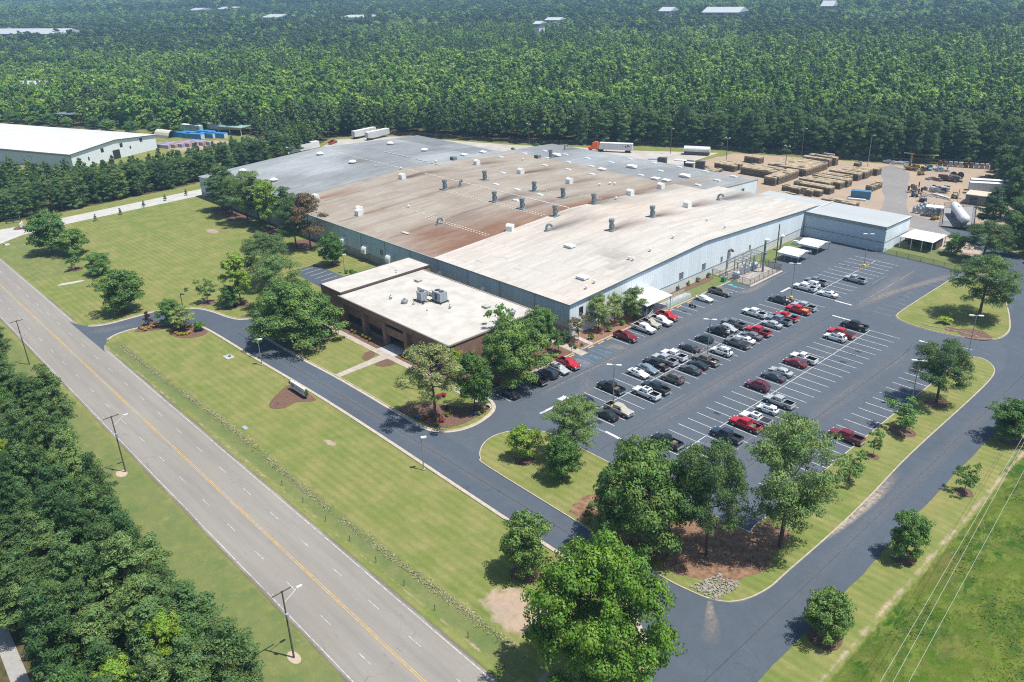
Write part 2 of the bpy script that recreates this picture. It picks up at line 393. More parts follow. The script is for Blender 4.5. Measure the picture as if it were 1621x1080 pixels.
def kerb(name, path, closed=False, side=1, w=.55):
    mb = MB(); s = side
    sweep(mb, path, [(-s*w, .034), (0, .036), (s*.02, .15), (s*.19, .155), (s*.22, .0)], 0, closed)
    return mb.build(name, M_KERB, None, 'structure')
def inpoly(X, Y, poly):
    X = np.asarray(X, float); Y = np.asarray(Y, float); c = np.zeros(X.shape, bool); n = len(poly)
    for i in range(n):
        x0, y0 = poly[i]; x1, y1 = poly[(i+1) % n]
        if y0 == y1: continue
        k = ((y0 > Y) != (y1 > Y)) & (X < (x1-x0)*(Y-y0)/(y1-y0)+x0); c ^= k
    return c
def vnoise(X, Y, seed=0):
    xi = np.floor(X).astype(np.int64); yi = np.floor(Y).astype(np.int64); xf = X-xi; yf = Y-yi
    def h(a, b):
        n = (a*374761393+b*668265263+seed*982451653) & 0x7fffffff; n = ((n ^ (n >> 13))*1274126177) & 0x7fffffff
        return ((n ^ (n >> 16)) & 0xffff)/65535.
    u = xf*xf*(3-2*xf); v = yf*yf*(3-2*yf)
    return (h(xi, yi)*(1-u)+h(xi+1, yi)*u)*(1-v)+(h(xi, yi+1)*(1-u)+h(xi+1, yi+1)*u)*v
def fbm(X, Y, s, seed=0, o=4):
    t = 0; a = .5
    for k in range(o): t = t+a*vnoise(X*s, Y*s, seed+k); s *= 2.03; a *= .5
    return t/(1-.5**o)
def grid_mesh(name, xs, ys, zf, mats):
    X, Y = np.meshgrid(xs, ys); Z = zf(X, Y); nx, ny = len(xs), len(ys)
    co = np.stack([X, Y, Z], -1).reshape(-1, 3).astype(np.float32)
    i = (np.arange(ny-1)[:, None]*nx+np.arange(nx-1)[None, :]).ravel()
    q = np.stack([i, i+1, i+1+nx, i+nx], -1).astype(np.int32)
    return quads(name, co, q, mats), X, Y
def quads(name, co, q, mats):
    me = bpy.data.meshes.new(name); me.vertices.add(len(co)); me.vertices.foreach_set('co', np.ascontiguousarray(co, np.float32).ravel())
    me.loops.add(q.size); me.loops.foreach_set('vertex_index', np.ascontiguousarray(q, np.int32).ravel())
    me.polygons.add(len(q)); me.polygons.foreach_set('loop_start', np.arange(0, q.size, 4, dtype=np.int32))
    me.update(calc_edges=True)
    for m in mats: me.materials.append(m)
    return me
def fattr(me, name, arr):
    a = me.attributes.new(name, 'FLOAT', 'POINT'); a.data.foreach_set('value', np.asarray(arr, np.float32).ravel())
def cattr(me, arr):
    a = me.attributes.new('Col', 'FLOAT_COLOR', 'POINT'); a.data.foreach_set('color', np.asarray(arr, np.float32).ravel())

# ------------------------------------------------------------------ ground
ROADY = lambda x: (-.00985*x)
SITE = [(-900, 27), (60, 27), (60, 252), (-58, 250), (-64, 264), (-76, 300), (-95, 345), (-105, 369), (-139, 347), (-172, 337), (-229, 317), (-261, 298), (-285, 281),
        (-339, 261), (-368, 251), (-380, 226), (-352, 190), (-342, 150), (-336, 130), (-331, 70), (-338, 56), (-900, 56)]
FARYARD = [(-364, 118), (-372, 98), (-410, 76), (-600, 4), (-640, 100), (-434, 199), (-388, 204), (-368, 186), (-362, 150)]
MEADOW = [(-28, 30), (60, 30), (60, 250), (-24, 250), (-29, 140), (-27.5, 110)]
YARD = [(-206, 263), (-152, 262.5), (-140, 250), (-92, 249), (-76, 250), (-70, 268), (-80, 300), (-98, 345), (-107, 364), (-139, 343), (-172, 332), (-200, 322), (-204, 290)]
def soft(X, Y, poly): return inpoly(X, Y, poly).astype(float)
def gz(X, Y):
    Z = np.zeros_like(X)
    m = (X > -196) & (X < -54); Z -= np.where(m, .55*np.exp(-((Y-50.6)/1.1)**2), 0)
    Z -= np.where((Y > 58) & (Y < 250), .5*np.exp(-((X+27.6+.5*np.sin(Y*.12))/1.0)**2), 0)
    Z += np.where(X > -26, .25*(fbm(X, Y, .15, 5)-.5)*2, 0)
    far = np.hypot(X, Y); return np.where(far > 700, np.minimum(0, Z), Z)
def axis(a, b, st, lo, hi):
    inner = np.arange(a, b+.01, st); left = lo+(a-lo)*(1-np.linspace(1, 0, 14)**2.2)[:-1]; right = b+(hi-b)*np.linspace(0, 1, 14)[1:]**2.2
    return np.concatenate([left, inner, right])
me, X, Y = grid_mesh('ground', axis(-430, 30, 1.25, -9500, 3000), axis(0, 372, 1.25, -800, 9500), gz, [M_GROUND])
lush = soft(X, Y, MEADOW); lush = np.maximum(lush, ((Y > 25) & (Y < 34.5) & (X < -40)).astype(float)*.62)
lush = np.maximum(lush, np.exp(-((Y-50.6)/2.3)**2)*((X > -196) & (X < -56))*.75); lush = np.maximum(lush, ((X < -255) & (Y > 48) & (Y < 66))*.5)
lush = np.maximum(lush, ((X > -118) & (X < -111) & (Y > 166) & (Y < 236))*.7); lush = np.maximum(lush, ((X > -93) & (X < -70) & (Y > 231) & (Y < 245))*.9)
dirt = soft(X, Y, YARD)
for cx, cy, rx, ry in ((-62.5, 57, 7, 4.5), (-49, 51.5, 5, 3.5), (-88, 252, 12, 6), (-340, 250, 25, 7), (-415, 172, 16, 20), (-70, 255, 6, 5), (-118, 62.5, 2.2, .9), (-265, 108, 5, 2)):
    dirt = np.maximum(dirt, np.clip(1.25-np.hypot((X-cx)/rx, (Y-cy)/ry), 0, 1))
dirt = np.maximum(dirt, .56*np.exp(-((X+28.9)/.7)**2)*((Y > 60) & (Y < 250)))
dirt = np.maximum(dirt, .50*(np.exp(-((Y-48.6+ROADY(X)*0)/.5)**2)))
wood = 1-np.maximum(soft(X, Y, SITE), soft(X, Y, FARYARD))
fattr(me, 'verge', (X < -29.5).astype(float)); fattr(me, 'lush', lush); fattr(me, 'dirt', dirt); fattr(me, 'wood', wood)
link('ground', me, None, 'structure')

# ------------------------------------------------------------------ road, drives, car park
def ry(x, y0): return y0-.0097*(x+70)
def strip(x0, x1, ya, yb): return [(x0, ry(x0, ya)), (x1, ry(x1, ya)), (x1, ry(x1, yb)), (x0, ry(x0, yb))]
road = sheet('main_road', strip(-900, 60, 34.25, 47.3), .022, M_ROAD)
mk = MB(); z = .0262
def line(mb, a, b, w, z, mi=0):
    d = math.dist(a, b); nx, ny = -(b[1]-a[1])/d*w/2, (b[0]-a[0])/d*w/2
    mb.add([(a[0]+nx, a[1]+ny, z), (b[0]+nx, b[1]+ny, z), (b[0]-nx, b[1]-ny, z), (a[0]-nx, a[1]-ny, z)], [(3, 2, 1, 0)], mi)
line(mk, (-900, ry(-900, 34.66)), (60, ry(60, 34.66)), .13, z, 2)
for a, b in ((-900, -330), (-296, -216), (-190, -47), (-31, 60)): line(mk, (a, ry(a, 46.85)), (b, ry(b, 46.85)), .13, z, 2)
for y in (40.70, 40.98): line(mk, (-900, ry(-900, y)), (60, ry(60, y)), .10, z, 1)
x0 = -62.0
for y, off in ((37.7, 0), (43.9, 2.1)):
    for i in range(-70, 11): line(mk, (x0+off+i*9.3, ry(x0+i*9.3, y)), (x0+off+i*9.3+2.6, ry(x0+i*9.3, y)), .10, z, 2)
mk.build('road_markings', [M_WHITE, M_YELLOW, mat('worn_dash_paint', (.44, .43, .41), .7, var=.5)], road)
drive_low = smooth([(-190.5, 47.5), (-194.5, 48.8), (-197.4, 51.0), (-198.9, 54), (-198.8, 58), (-196, 64), (-191, 68.2), (-184.8, 69.7), (-160, 70), (-127, 70.4), (-77, 69.3), (-62, 69.0), (-53, 67.6), (-46.5, 63.6), (-43.2, 57.5), (-42.4, 50.5)])
thr = smooth([(-216, 47.6), (-211.5, 49.1), (-208.4, 51.6), (-207.2, 55), (-207, 60.4), (-206.6, 66.3), (-202.6, 72.4), (-199.3, 74.9), (-194.4, 76.3), (-189, 77.2), (-185.3, 78.6), (-183, 82)])
drive_up = smooth([(-176, 79.6), (-168.3, 77.5), (-154.9, 77.5), (-138.5, 78.0), (-118.1, 77.9), (-110.5, 77.9), (-107.1, 78.8), (-104.8, 81.2), (-103.9, 84.7), (-104.5, 89), (-106, 91.8), (-108.6, 93.3), (-111.6, 93.5)])
drv = drive_low+[(-36, 50), (-36, 79), (-107, 79)]+[p for p in reversed(drive_up) if p[0] < -107.2 and p[1] < 80]+[(-176, 99), (-174.5, 113.4), (-208, 113.6), (-208, 105.5), (-184, 104), (-183, 92), (-183, 82)]+list(reversed(thr))
sheet('front_drive', drv, .024, M_DRIVE)
side = [(-42.2, 46.9), (-34, 46.8), (-33.8, 88), (-34.2, 113), (-34.5, 150), (-35, 182), (-37, 205), (-43, 225), (-52, 240), (-66, 256), (-84, 272), (-92, 268), (-74, 252), (-60, 236), (-54, 220), (-50, 203), (-48.2, 190), (-44, 184), (-42.2, 176)]
sheet('side_road', [side[0], side[1]]+[(x+random.uniform(-.13, .13), y) for x, y in smooth(side[1:9], 14)[1:]]+side[9:], .030, M_DRIVE)
lot = [(-106.6, 78.6), (-104.6, 81), (-103.8, 84.7), (-104.6, 89), (-106, 91.6), (-108.4, 93.2), (-111.5, 93.5), (-111.5, 182.4), (-105.8, 182.5), (-105.9, 198.6), (-111.5, 199.2), (-111.6, 206.4),
       (-112.3, 225.6), (-117.9, 226), (-117.9, 231.6), (-92.9, 231.6), (-76, 230.8), (-68, 229.6), (-59, 234.4), (-50.5, 212), (-42.0, 186), (-42.1, 78.6)]
def concrete_poly(name, poly, z, m=M_SLAB): return sheet(name, poly, z, m)
concrete_poly('concrete_side_road', [(-296, 47.2), (-330, 47.4), (-324.5, 56), (-322.8, 70), (-326, 132), (-329, 152), (-319, 152), (-315.6, 130), (-313.6, 78), (-311, 62), (-305, 53)], .026, mat('pale_concrete_road', (.42, .41, .38), .85, var=.14, scale=.3))
concrete_poly('rear_apron', [(-313.6, 150), (-329, 150), (-346, 190), (-374, 224), (-363, 245), (-338, 256), (-290, 273), (-268, 286), (-237, 299), (-216, 312), (-206, 318), (-205, 300), (-204, 263), (-152, 263), (-152, 231), (-313.6, 231)], .022, mat('rear_apron_concrete', (.40, .37, .33), .85, var=.2, scale=.15))
concrete_poly('yard_road', ragged([(-104, 262), (-98, 262), (-84, 257), (-74, 262), (-92, 272), (-104, 276), (-109.4, 287), (-119.6, 312), (-128, 333), (-139, 341), (-141, 334), (-128, 309), (-114, 279), (-112, 262)], .35, 4), .024, M_YARDROAD)
concrete_poly('office_walk', [(-176, 91.9), (-133.1, 92.2), (-106.4, 92.6), (-106.2, 91.2), (-133, 90.7), (-139.6, 90.6), (-139.4, 77.9), (-141.1, 77.8), (-142.1, 90.5), (-176, 90.3)], .05, M_CONC)
concrete_poly('entrance_slab', [(-145.4, 92.0), (-139.2, 92.1), (-139.2, 96), (-145.4, 96)], .06, mat('entrance_concrete', (.40, .40, .39), .8))
concrete_poly('side_walk', [(-109.3, 120.9), (-109.3, 123.1), (-111.7, 123.2), (-123, 123.4), (-123, 121.6), (-111.7, 121.1)], .06, M_CONC)
concrete_poly('corner_walk', [(-111.6, 126.5), (-111.6, 127.7), (-117, 128.2), (-117.6, 127)], .06, M_SLAB)
concrete_poly('small_path', [(-118, 7.3), (-96, 6.4), (-60, 5.4), (-60, 3.8), (-98, 4.6), (-118, 5.6)], .03, mat('wood_path_concrete', (.30, .29, .27), .9))
concrete_poly('drain_slab', [G(90, 453), G(96, 449.5), G(130, 443.5), G(134, 444.5), G(116, 449)], .03)
concrete_poly('service_court', [(-92.5, 246), (-80, 245.4), (-72, 244), (-68, 240), (-64, 240), (-66, 256), (-84, 258), (-93, 256)], .026, mat('tan_court', (.38, .30, .24), .9, var=.2, scale=.4))
sheet('tank_pad_gravel', [(-98.4, 290), (-90.6, 267.4), (-81, 268), (-91.3, 299.4)], .03, mat('grey_gravel', (.27, .27, .27), .95, var=.35, scale=2, bump=.6))

# kerbs
kerb('kerb', [q for q in drive_low if q[1] > 50.2], side=-1); kerb('kerb', [q for q in thr if q[1] > 50.2], side=1); kerb('kerb', drive_up, side=1)
isl1 = smooth([(-70, 223.2), (-70.3, 215.3), (-70.4, 198.5), (-70.2, 190), (-69.2, 187.3), (-66.8, 185.8), (-62.6, 185.1), (-58.5, 185.3), (-54.2, 186.2), (-50.5, 187.9), (-48.4, 190.2), (-47.8, 193.5), (-48.2, 197.5), (-49.9, 203), (-53, 211), (-58, 222), (-62.5, 226.5), (-66.5, 227)], 4, True)
isl2 = smooth([(-49.9, 150), (-49.8, 172), (-49.4, 176), (-47.2, 177.6), (-44.4, 175.5), (-42.8, 171), (-42.3, 160), (-42.2, 130.9), (-41.5, 114.1), (-41.3, 101.6), (-41.5, 89.2), (-41.6, 84), (-42.8, 79.6), (-45.1, 77.2), (-49, 76.2), (-54.5, 75.9), (-68, 76.7), (-91, 77.4), (-94, 78.2), (-96.3, 80.2), (-97.7, 83), (-97.7, 86.1), (-96.2, 89.3), (-93.6, 91.6), (-89.5, 92.6), (-80, 92.6), (-52, 92.6), (-50.1, 95), (-49.9, 110), (-49.9, 130)], 4, True)
for nm, p in (('tree_island', isl1), ('corner_island', isl2)):
    o = sheet(nm, p, .135, M_GRASS, thick=.12)
kerb('kerb', list(reversed(isl1)), True, -1, .12); kerb('kerb', list(reversed(isl2)), True, -1, .45)
kerb('kerb', [(-111.5, 93.5), (-111.5, 120.8)], side=1, w=.12); kerb('kerb', [(-111.5, 123.3), (-111.5, 182.4)], side=1, w=.12)
kerb('kerb', [(-105.8, 182.5), (-105.9, 198.6)], side=1, w=.5)
def decal_mat(name, col):
    n = NB(name); tr = n.n('BsdfTransparent'); mx = n.n('MixShader'); f = n.math('MULTIPLY', n.attr('wear').outputs['Fac'], n.ramp(n.noise(1.6, 6, .7), .3, .65), clamp=True)
    n.l(f, mx.inputs[0]); n.done(col, .9, 0, .1); n.l(tr.outputs[0], mx.inputs[1]); n.l(n.b.outputs[0], mx.inputs[2]); n.l(mx.outputs[0], n.out.inputs[0]); MATS[name] = n.m; return n.m
D_SAND = decal_mat('sand_wash', (.34, .29, .24)); D_PALE = decal_mat('pale_wear', (.21, .21, .22)); D_DARK = decal_mat('dark_wear', (.035, .038, .045)); D_LEAF = decal_mat('leaf_wash', (.20, .17, .14))
def wash(path, w, z, m, amt=1.0, taper=True):
    path = smooth(path, 5); n = len(path); k = 9; vs = []; al = []
    for i in range(n):
        a = path[max(i-1, 0)]; b = path[min(i+1, n-1)]; d = math.dist(a, b) or 1; nx, ny = -(b[1]-a[1])/d, (b[0]-a[0])/d; ww = w[0]+(w[1]-w[0])*i/(n-1)
        for q in range(k):
            o = (q/(k-1)-.5)*2; vs.append((path[i][0]+nx*o*ww, path[i][1]+ny*o*ww, z)); al.append(amt*(1-o*o)*(min(1, 3*min(i+.3, n-1-i)/(n-1)) if taper else min(1, 1.6*(n-1-i)/(n-1))))
    q = np.array([(i*k+j, i*k+j+1, (i+1)*k+j+1, (i+1)*k+j) for i in range(n-1) for j in range(k-1)]); me = quads('surface_wear', np.array(vs), q[:, ::-1], [m]); fattr(me, 'wear', al); link('surface_wear', me, lo)
lo = sheet('car_park', lot, .027, M_LOT)
wash([(-41.6, 97), (-41.0, 104), (-40.8, 114), (-41.6, 124)], (.5, 1.5), .0325, D_SAND, 1.3); wash([(-45.6, 76.4), (-44.3, 74.6), (-42.6, 72.4), (-41.2, 69.6)], (.35, 1.7), .0325, D_SAND, .75, False)
wash([(-69.5, 231), (-71.6, 223), (-74.6, 213), (-77, 203), (-78.6, 193), (-79.4, 184)], (1.6, 1.2), .0305, D_SAND, .62); wash([(-80.5, 222), (-79.6, 205), (-78.6, 190)], (2.8, 3.2), .0300, D_PALE, .8)
wash([(-103.8, 100), (-103.4, 140), (-103.6, 180)], (2.2, 2.6), .0302, D_PALE, .55); wash([(-80.6, 98), (-80.4, 140), (-80.8, 178)], (2.2, 2.2), .0302, D_PALE, .6); wash([(-60, 100), (-60, 140), (-60, 176)], (2, 2), .0302, D_PALE, .45)
wash([(-94, 98), (-98, 110), (-104, 116)], (2, 2), .0305, D_PALE, .6); wash([(-110, 118), (-107, 119), (-104, 118)], (1.4, 1.6), .0305, D_SAND, .5); wash([(-109, 128), (-106.5, 130), (-104.5, 129.5)], (1.6, 1.6), .0305, D_SAND, .6); wash([(-105.5, 176), (-104, 180), (-104.3, 190)], (1.2, 1.5), .0305, D_SAND, .6)
for i in range(26):
    x = random.choice((-94.2, -87.7, -73.7, -67.2, -53, -108)); y = random.uniform(100, 176) if x > -100 else random.uniform(130, 176); wash([(x-.8, y), (x, y+.1), (x+.9, y)], (.5, .5), .0308, D_DARK, .9)
for i in range(12):
    a = random.uniform(-86, -58); y = random.uniform(186, 224) if a < -80 else random.uniform(100, 178); L = random.uniform(8, 22); wash([(a, y), (a+random.uniform(-.6, .6), y+L/2), (a+random.uniform(-2, 2), y+L)], (.25, .3), .0306, D_PALE, random.uniform(.5, .9))
wash([(-38, 70), (-38.4, 110), (-38.2, 150), (-38.8, 180)], (1.6, 1.6), .0326, D_PALE, .35); wash([(-60, 73.6), (-100, 73.8), (-140, 73.8), (-180, 74)], (1.4, 1.4), .0312, D_PALE, .35); wash([(-206, 49), (-203, 53), (-202.4, 60)], (2.5, 1.4), .0312, D_PALE, .6)
sm = MB()
for a, b in (((-38.3, 52), (-38.2, 110)), ((-38.2, 110), (-38.5, 183)), ((-60, 73.7), (-178, 74)), ((-104.2, 95), (-104, 180)), ((-81, 95), (-81, 180)), ((-59.6, 96), (-59.6, 178))): line(sm, a, b, .07, .0322)
sm.build('paving_seam', mat('sealed_seam', (.030, .033, .038), .7, var=.3), lo)
for y0, s in ((34.2, -1), (47.35, 1)):
    for x in np.arange(-240, -45, 13):
        if s > 0 and -217 < x < -188: continue
        wash([(x, ry(x, y0)), (x+6.5, ry(x, y0)+random.uniform(-.15, .15)), (x+13.5, ry(x+13, y0))], (.35, .35), .0345 if s > 0 else .0345, D_LEAF, random.uniform(.5, 1.4))
# car park markings
P0 = 108.75; PITCH = 2.93; m1 = MB(); z = .0315
yA = [P0+PITCH*k for k in range(-3, 26)]
for y in [P0+PITCH*k for k in range(-3, 26)]: line(m1, (-97.5, y), (-84.6, y), .11, z)
line(m1, (-91, yA[0]), (-91, yA[-1]), .12, z)
for k in range(0, 13): line(m1, (-97.4, 188.0+2.94*k), (-84.8, 188.0+2.94*k), .11, z)
line(m1, (-91, 188), (-91, 223.3), .12, z)
for k in range(-2, 24): line(m1, (-76.65, P0+PITCH*k), (-63.8, P0+PITCH*k), .11, z)
line(m1, (-70.5, P0-2*PITCH), (-70.5, P0+23*PITCH), .12, z)
for k in range(-9, 18): line(m1, (-55.8, 131.3+2.91*k), (-50.0, 131.3+2.91*k), .11, z)
for y in (96.0, 99.0, 101.9, 104.8, 107.8, 110.7, 113.6): line(m1, (-110.4, y), (-105.4, y), .11, z)
for y in [132.6+2.95*k for k in range(0, 17)]: line(m1, (-110.8, y), (-105.6, y), .10, z)
for (a, b, w) in (((-97.8, 96.6), (-97.8, 101.0), .55), ((-97.7, 184.2), (-97.7, 188.5), .55), ((-84.9, 187.8), (-80.5, 187.7), .5), ((-84.5, 100.2), (-80.5, 100), .55), ((-80.9, 178.6), (-76.4, 178.6), .45), ((-60.2, 178.0), (-56.6, 178.2), .5)): line(m1, a, b, w, z)
m1.build('stall_lines', M_WHITE, lo)
m2 = MB(); m1s = MB()
for k in range(0, 13): line(m2, (-75.6 if k < 3 else -74.2, 187.6+2.95*k), (-70.6 if k < 4 or k > 8 else -72.6, 187.6+2.95*k), .10, z)
line(m2, (-79.8, 190), (-79.7, 209), .11, z); line(m2, (-79.7, 212.5), (-79.8, 222), .11, z); line(m2, (-83.6, 205), (-83.6, 213), .1, z)
line(m2, (-103.4, 104), (-103.4, 126), .08, z); line(m2, (-82.6, 113), (-82.6, 122), .08, z); line(m2, (-104, 183), (-104.5, 199), .1, z)
for x in (-206, -203.1, -200.2, -197.3, -194.4, -191.5): line(m1s, (x, 107.2), (x-.2, 112.6), .12, z)
m1s.build('stall_lines', M_WHITE, lo)
m2.build('worn_lines', M_FADED, lo)
m3 = MB()
for yc in (117.4, 120.6, 124.6, 127.8):                      # outlined access bays and wheelchair symbols
    line(m3, (-110.2, yc), (-105.0, yc), .12, z)
for yc in (119.0, 122.6, 126.2):
    xx = -106.4
    for a, b in (((xx-.2, yc-.6), (xx+.9, yc-.6)), ((xx+.9, yc-.6), (xx+.9, yc+.6)), ((xx-.2, yc+.6), (xx+.9, yc+.6)), ((xx-.2, yc-.6), (xx-.2, yc+.6)), ((xx+.0, yc), (xx+.7, yc)), ((xx+.35, yc), (xx+.35, yc+.4)), ((xx-.9, yc-.5), (xx-.3, yc+.5)), ((xx-1.7, yc-.5), (xx-1.1, yc+.5)), ((xx-2.4, yc-.5), (xx-1.9, yc+.5))): line(m3, a, b, .10, z+.003)
for i in range(5): line(m3, (-110+i*.9, 121.0), (-109.4+i*.9, 122.8), .08, z+.003)
m3.build('access_marks', M_BLUEP, lo)
m4 = MB()
for (x, y) in ((-110.0, 180.2), (-108.2, 179.6)): m4.box(x, y, z-.001, 1.0, .7, .004)
m4.build('teal_marks', M_TEALP, lo)
for i, y in enumerate((96.1, 99.9, 103.0, 117.0, 119.3, 125.6, 129.0, 132.0, 152.2, 155.2, 158.4, 162.8)):
    o = MB().prism([(-.1, -.95), (.1, -.95), (.1, .95), (-.1, .95)], 0, .05).box(0, 0, .05, .14, 1.86, .08).build('wheel_stop', M_STOP)
    o.location = (-110.75, y, .032); tag(o, 'yellow concrete wheel stop along the kerb by the buildings', 'wheel stop', 'yellow wheel stops')
def skid(a, w, m): pass
# mulch beds and turf details
def bed(name, pts, z=.05, m=M_MULCH, sm=True): return sheet(name, smooth(pts, 4, True) if sm else pts, z, m, thick=.06)
bed('sign_bed', [(-143.6, 69.3), (-142.3, 65.2), (-139.6, 61.9), (-137.4, 61.4), (-135.9, 63.2), (-136.2, 66.2), (-134.3, 69.4)])
bed('entry_bed', [(-198.2, 57.6), (-198.8, 61.5), (-195.6, 66.5), (-190.6, 68.8), (-184.4, 69.5), (-182.5, 67), (-184.6, 63.4), (-189.5, 62.2), (-192.6, 63.6), (-194.6, 60), (-196.4, 57.2)])
bed('pine_bed', [(-119, 78.6), (-113, 78.9), (-107.4, 79.8), (-105.6, 84), (-106.2, 91), (-108.5, 91.4), (-110.4, 88), (-113.6, 86), (-117.8, 83.8)])
bed('office_bed', [(-175, 92), (-175, 94.6), (-165, 95.4), (-145.6, 95.6), (-145.6, 92)], sm=False)
bed('office_bed', [(-139.0, 92.2), (-139, 95.6), (-122.4, 95.6), (-122.4, 120.9), (-111.8, 120.8), (-111.8, 93.7), (-118, 92.7)], sm=False)
bed('wall_bed', [(-111.8, 123.4), (-111.8, 147.4), (-117.8, 147.4), (-117.8, 126.2), (-122.4, 126.2), (-122.4, 123.6)], m=mat('red_brown_mulch', (.24, .13, .085), .95, var=.4, scale=3, bump=.7), sm=False)
bed('wall_bed', [(-117.9, 157.5), (-117.9, 180), (-115.8, 180), (-116, 165), (-116.6, 157.5)], sm=True)
bed('walk_bed', [(-141.9, 86.9), (-142.6, 88.6), (-143.6, 90.2), (-145.6, 90.3), (-145.4, 88.4), (-143.6, 86.7)]); bed('walk_bed', [(-139.2, 87.2), (-139.1, 90.3), (-136.2, 90.4), (-136.4, 88.2), (-138, 86.9)])
bed('oak_bed', [(-169, 78.2), (-157, 78.6), (-157.6, 84), (-161, 90), (-168, 91), (-174, 88), (-174, 81)])
bed('straw_bed', ragged([(-72, 77.3), (-52, 77.6), (-45.5, 81.5), (-43.4, 88), (-45.5, 96.5), (-49.6, 97), (-50.5, 92.3), (-66, 91.8), (-71, 88), (-73.5, 82)], .6, 1.2), .145, M_STRAW, False)
def ring(x, y, r, z): bed('mulch_ring', [(x+r*math.cos(t)*random.uniform(.85, 1.12), y+r*math.sin(t)*random.uniform(.8, 1.12)) for t in np.linspace(0, 6.283, 11)[:-1]], z)
for (x, y, r) in ((-285.8, 124.5, 7), (-274, 121.5, 5), (-249, 122.5, 5), (-228, 121.8, 5), (-320.9, 63.9, 2.8)): ring(x, y, r, .04)
ring(-52.8, 189.3, 3.4, .152); ring(-57.6, 188.6, 1.5, .152)
# riprap: loose stones nobody could count
mb = MB()
for i in range(430):
    x, y = random.uniform(-49.0, -44.4), random.uniform(76.8, 82); r = random.uniform(.07, .2)
    if abs((x+46.6)-(y-79)*.25) > 1.9: continue
    p = [(x+r*math.cos(t)*random.uniform(.7, 1.2), y+r*math.sin(t)*random.uniform(.7, 1.2)) for t in np.linspace(0, 6.283, 7)[:-1]]
    mb.prism(p, .12, .15+random.uniform(.06, .2))
mb.build('riprap_stones', M_STONE, None, 'stuff')
mb = MB()
for i in range(120):
    t = random.random(); x = -63.5+t*13; y = 186.9+1.6*math.sin(t*2.2)+random.uniform(-.25, .25); r = random.uniform(.1, .22)
    p = [(x+r*math.cos(a), y+r*math.sin(a)*random.uniform(.6, 1)) for a in np.linspace(0, 6.283, 7)[:-1]]; mb.prism(p, .12, .16+random.uniform(.03, .1))
mb.build('swale_stones', M_STONE, None, 'stuff')

# ------------------------------------------------------------------ factory
def zr(y): return 8+2.5*(1-abs(y-179.4)/53)
fac = thing('factory_building', 'huge low factory with stained white, brown and grey gabled metal roof', 'factory', (-215, 180, 0))
def P(name, mb, m, kind=None): 
    o = mb.build(name, m, fac, kind); o.location = (215, -180, 0); return o
XL, XW, XR, YF, YB, YE = -313.2, -167.3, -118.0, 126.4, 232.4, 262.0
def wall_x(X, y0, y1, zlo, zf, t=.3, n=2):       # gable wall along Y following zf
    ys = [y for y in (y0, 179.4, y1) if y0 <= y <= y1]; mb = MB(); k = len(ys)
    vs = [(X, y, zlo) for y in ys]+[(X, y, zf(y)) for y in ys]+[(X-t, y, zlo) for y in ys]+[(X-t, y, zf(y)) for y in ys]
    fs = []
    for i in range(k-1): fs += [(i, i+1, k+i+1, k+i), (2*k+i+1, 2*k+i, 3*k+i, 3*k+i+1), (k+i, k+i+1, 3*k+i+1, 3*k+i)]
    fs += [(0, k, 3*k, 2*k), (k-1, 3*k-1, 4*k-1, 2*k-1)]
    return mb.add(vs, fs)
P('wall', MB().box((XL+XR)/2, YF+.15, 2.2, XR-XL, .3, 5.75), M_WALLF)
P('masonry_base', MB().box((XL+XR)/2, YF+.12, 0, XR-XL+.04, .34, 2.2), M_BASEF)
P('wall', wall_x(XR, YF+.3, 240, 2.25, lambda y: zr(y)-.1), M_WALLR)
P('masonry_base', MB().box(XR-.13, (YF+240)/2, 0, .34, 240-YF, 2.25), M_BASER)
P('wall_trim', MB().box(XR+.03, (YF+240)/2, 2.25, .1, 240-YF, .14), M_TRIMB)
P('wall', wall_x(XL+.3, YF+.3, YB, 0, lambda y: zr(y)-.1), M_WALLR)
P('wall', MB().box((XL-152.8)/2, YB-.2, 0, -152.8-XL, .3, zr(YB)-.2).box((-255-152.8)/2, YE, 0, 102.2, .3, zr(YE)-.15).box(-255+.15, (YB+YE)/2, 0, .3, YE-YB, 6.5), M_WALLR)
ew = P('wall', wall_x(-152.8, 240, YE, 0, lambda y: zr(y)-.1), M_WALLR)
P('wall', MB().box(-136, 239.9, 0, 36, .3, 7.3), M_WALLR)
for (y, z, w, h) in ((252.6, 2.6, 1.6, 2.4), (246.6, .0, 3.2, 3.0), (243, 2.2, 1.0, 1.4)):
    P('doorway', MB().box(-152.76, y, z, .12, w, h), mat('brown_door', (.10, .075, .06), .7))
for px, py, w, h in ((1078.5, 436, 1.7, 1.5), (1114, 421.5, 1.6, 1.4), (1142.3, 410, .8, 1.1), (1187, 391.5, .7, 1.2)):
    y, z = onX(px, py, XR); P('louvre', MB().box(XR+.03, y, z-h/2, .1, w, h).box(XR+.06, y, z-h/2-.08, .12, w+.16, .08).box(XR+.06, y, z+h/2, .12, w+.16, .08).box(XR+.07, y, z-.03, .08, w, .06), mat('louvre_grey', (.16, .18, .19), .6))
y, z = onX(919.8, 491.5, XR); P('window', MB().box(XR+.03, y, z-.9, .1, 1.3, 1.8), M_GLASS)
for px, py in ((982, 453), (1186, 476)):
    y, z = onX(982, 453, XR); 
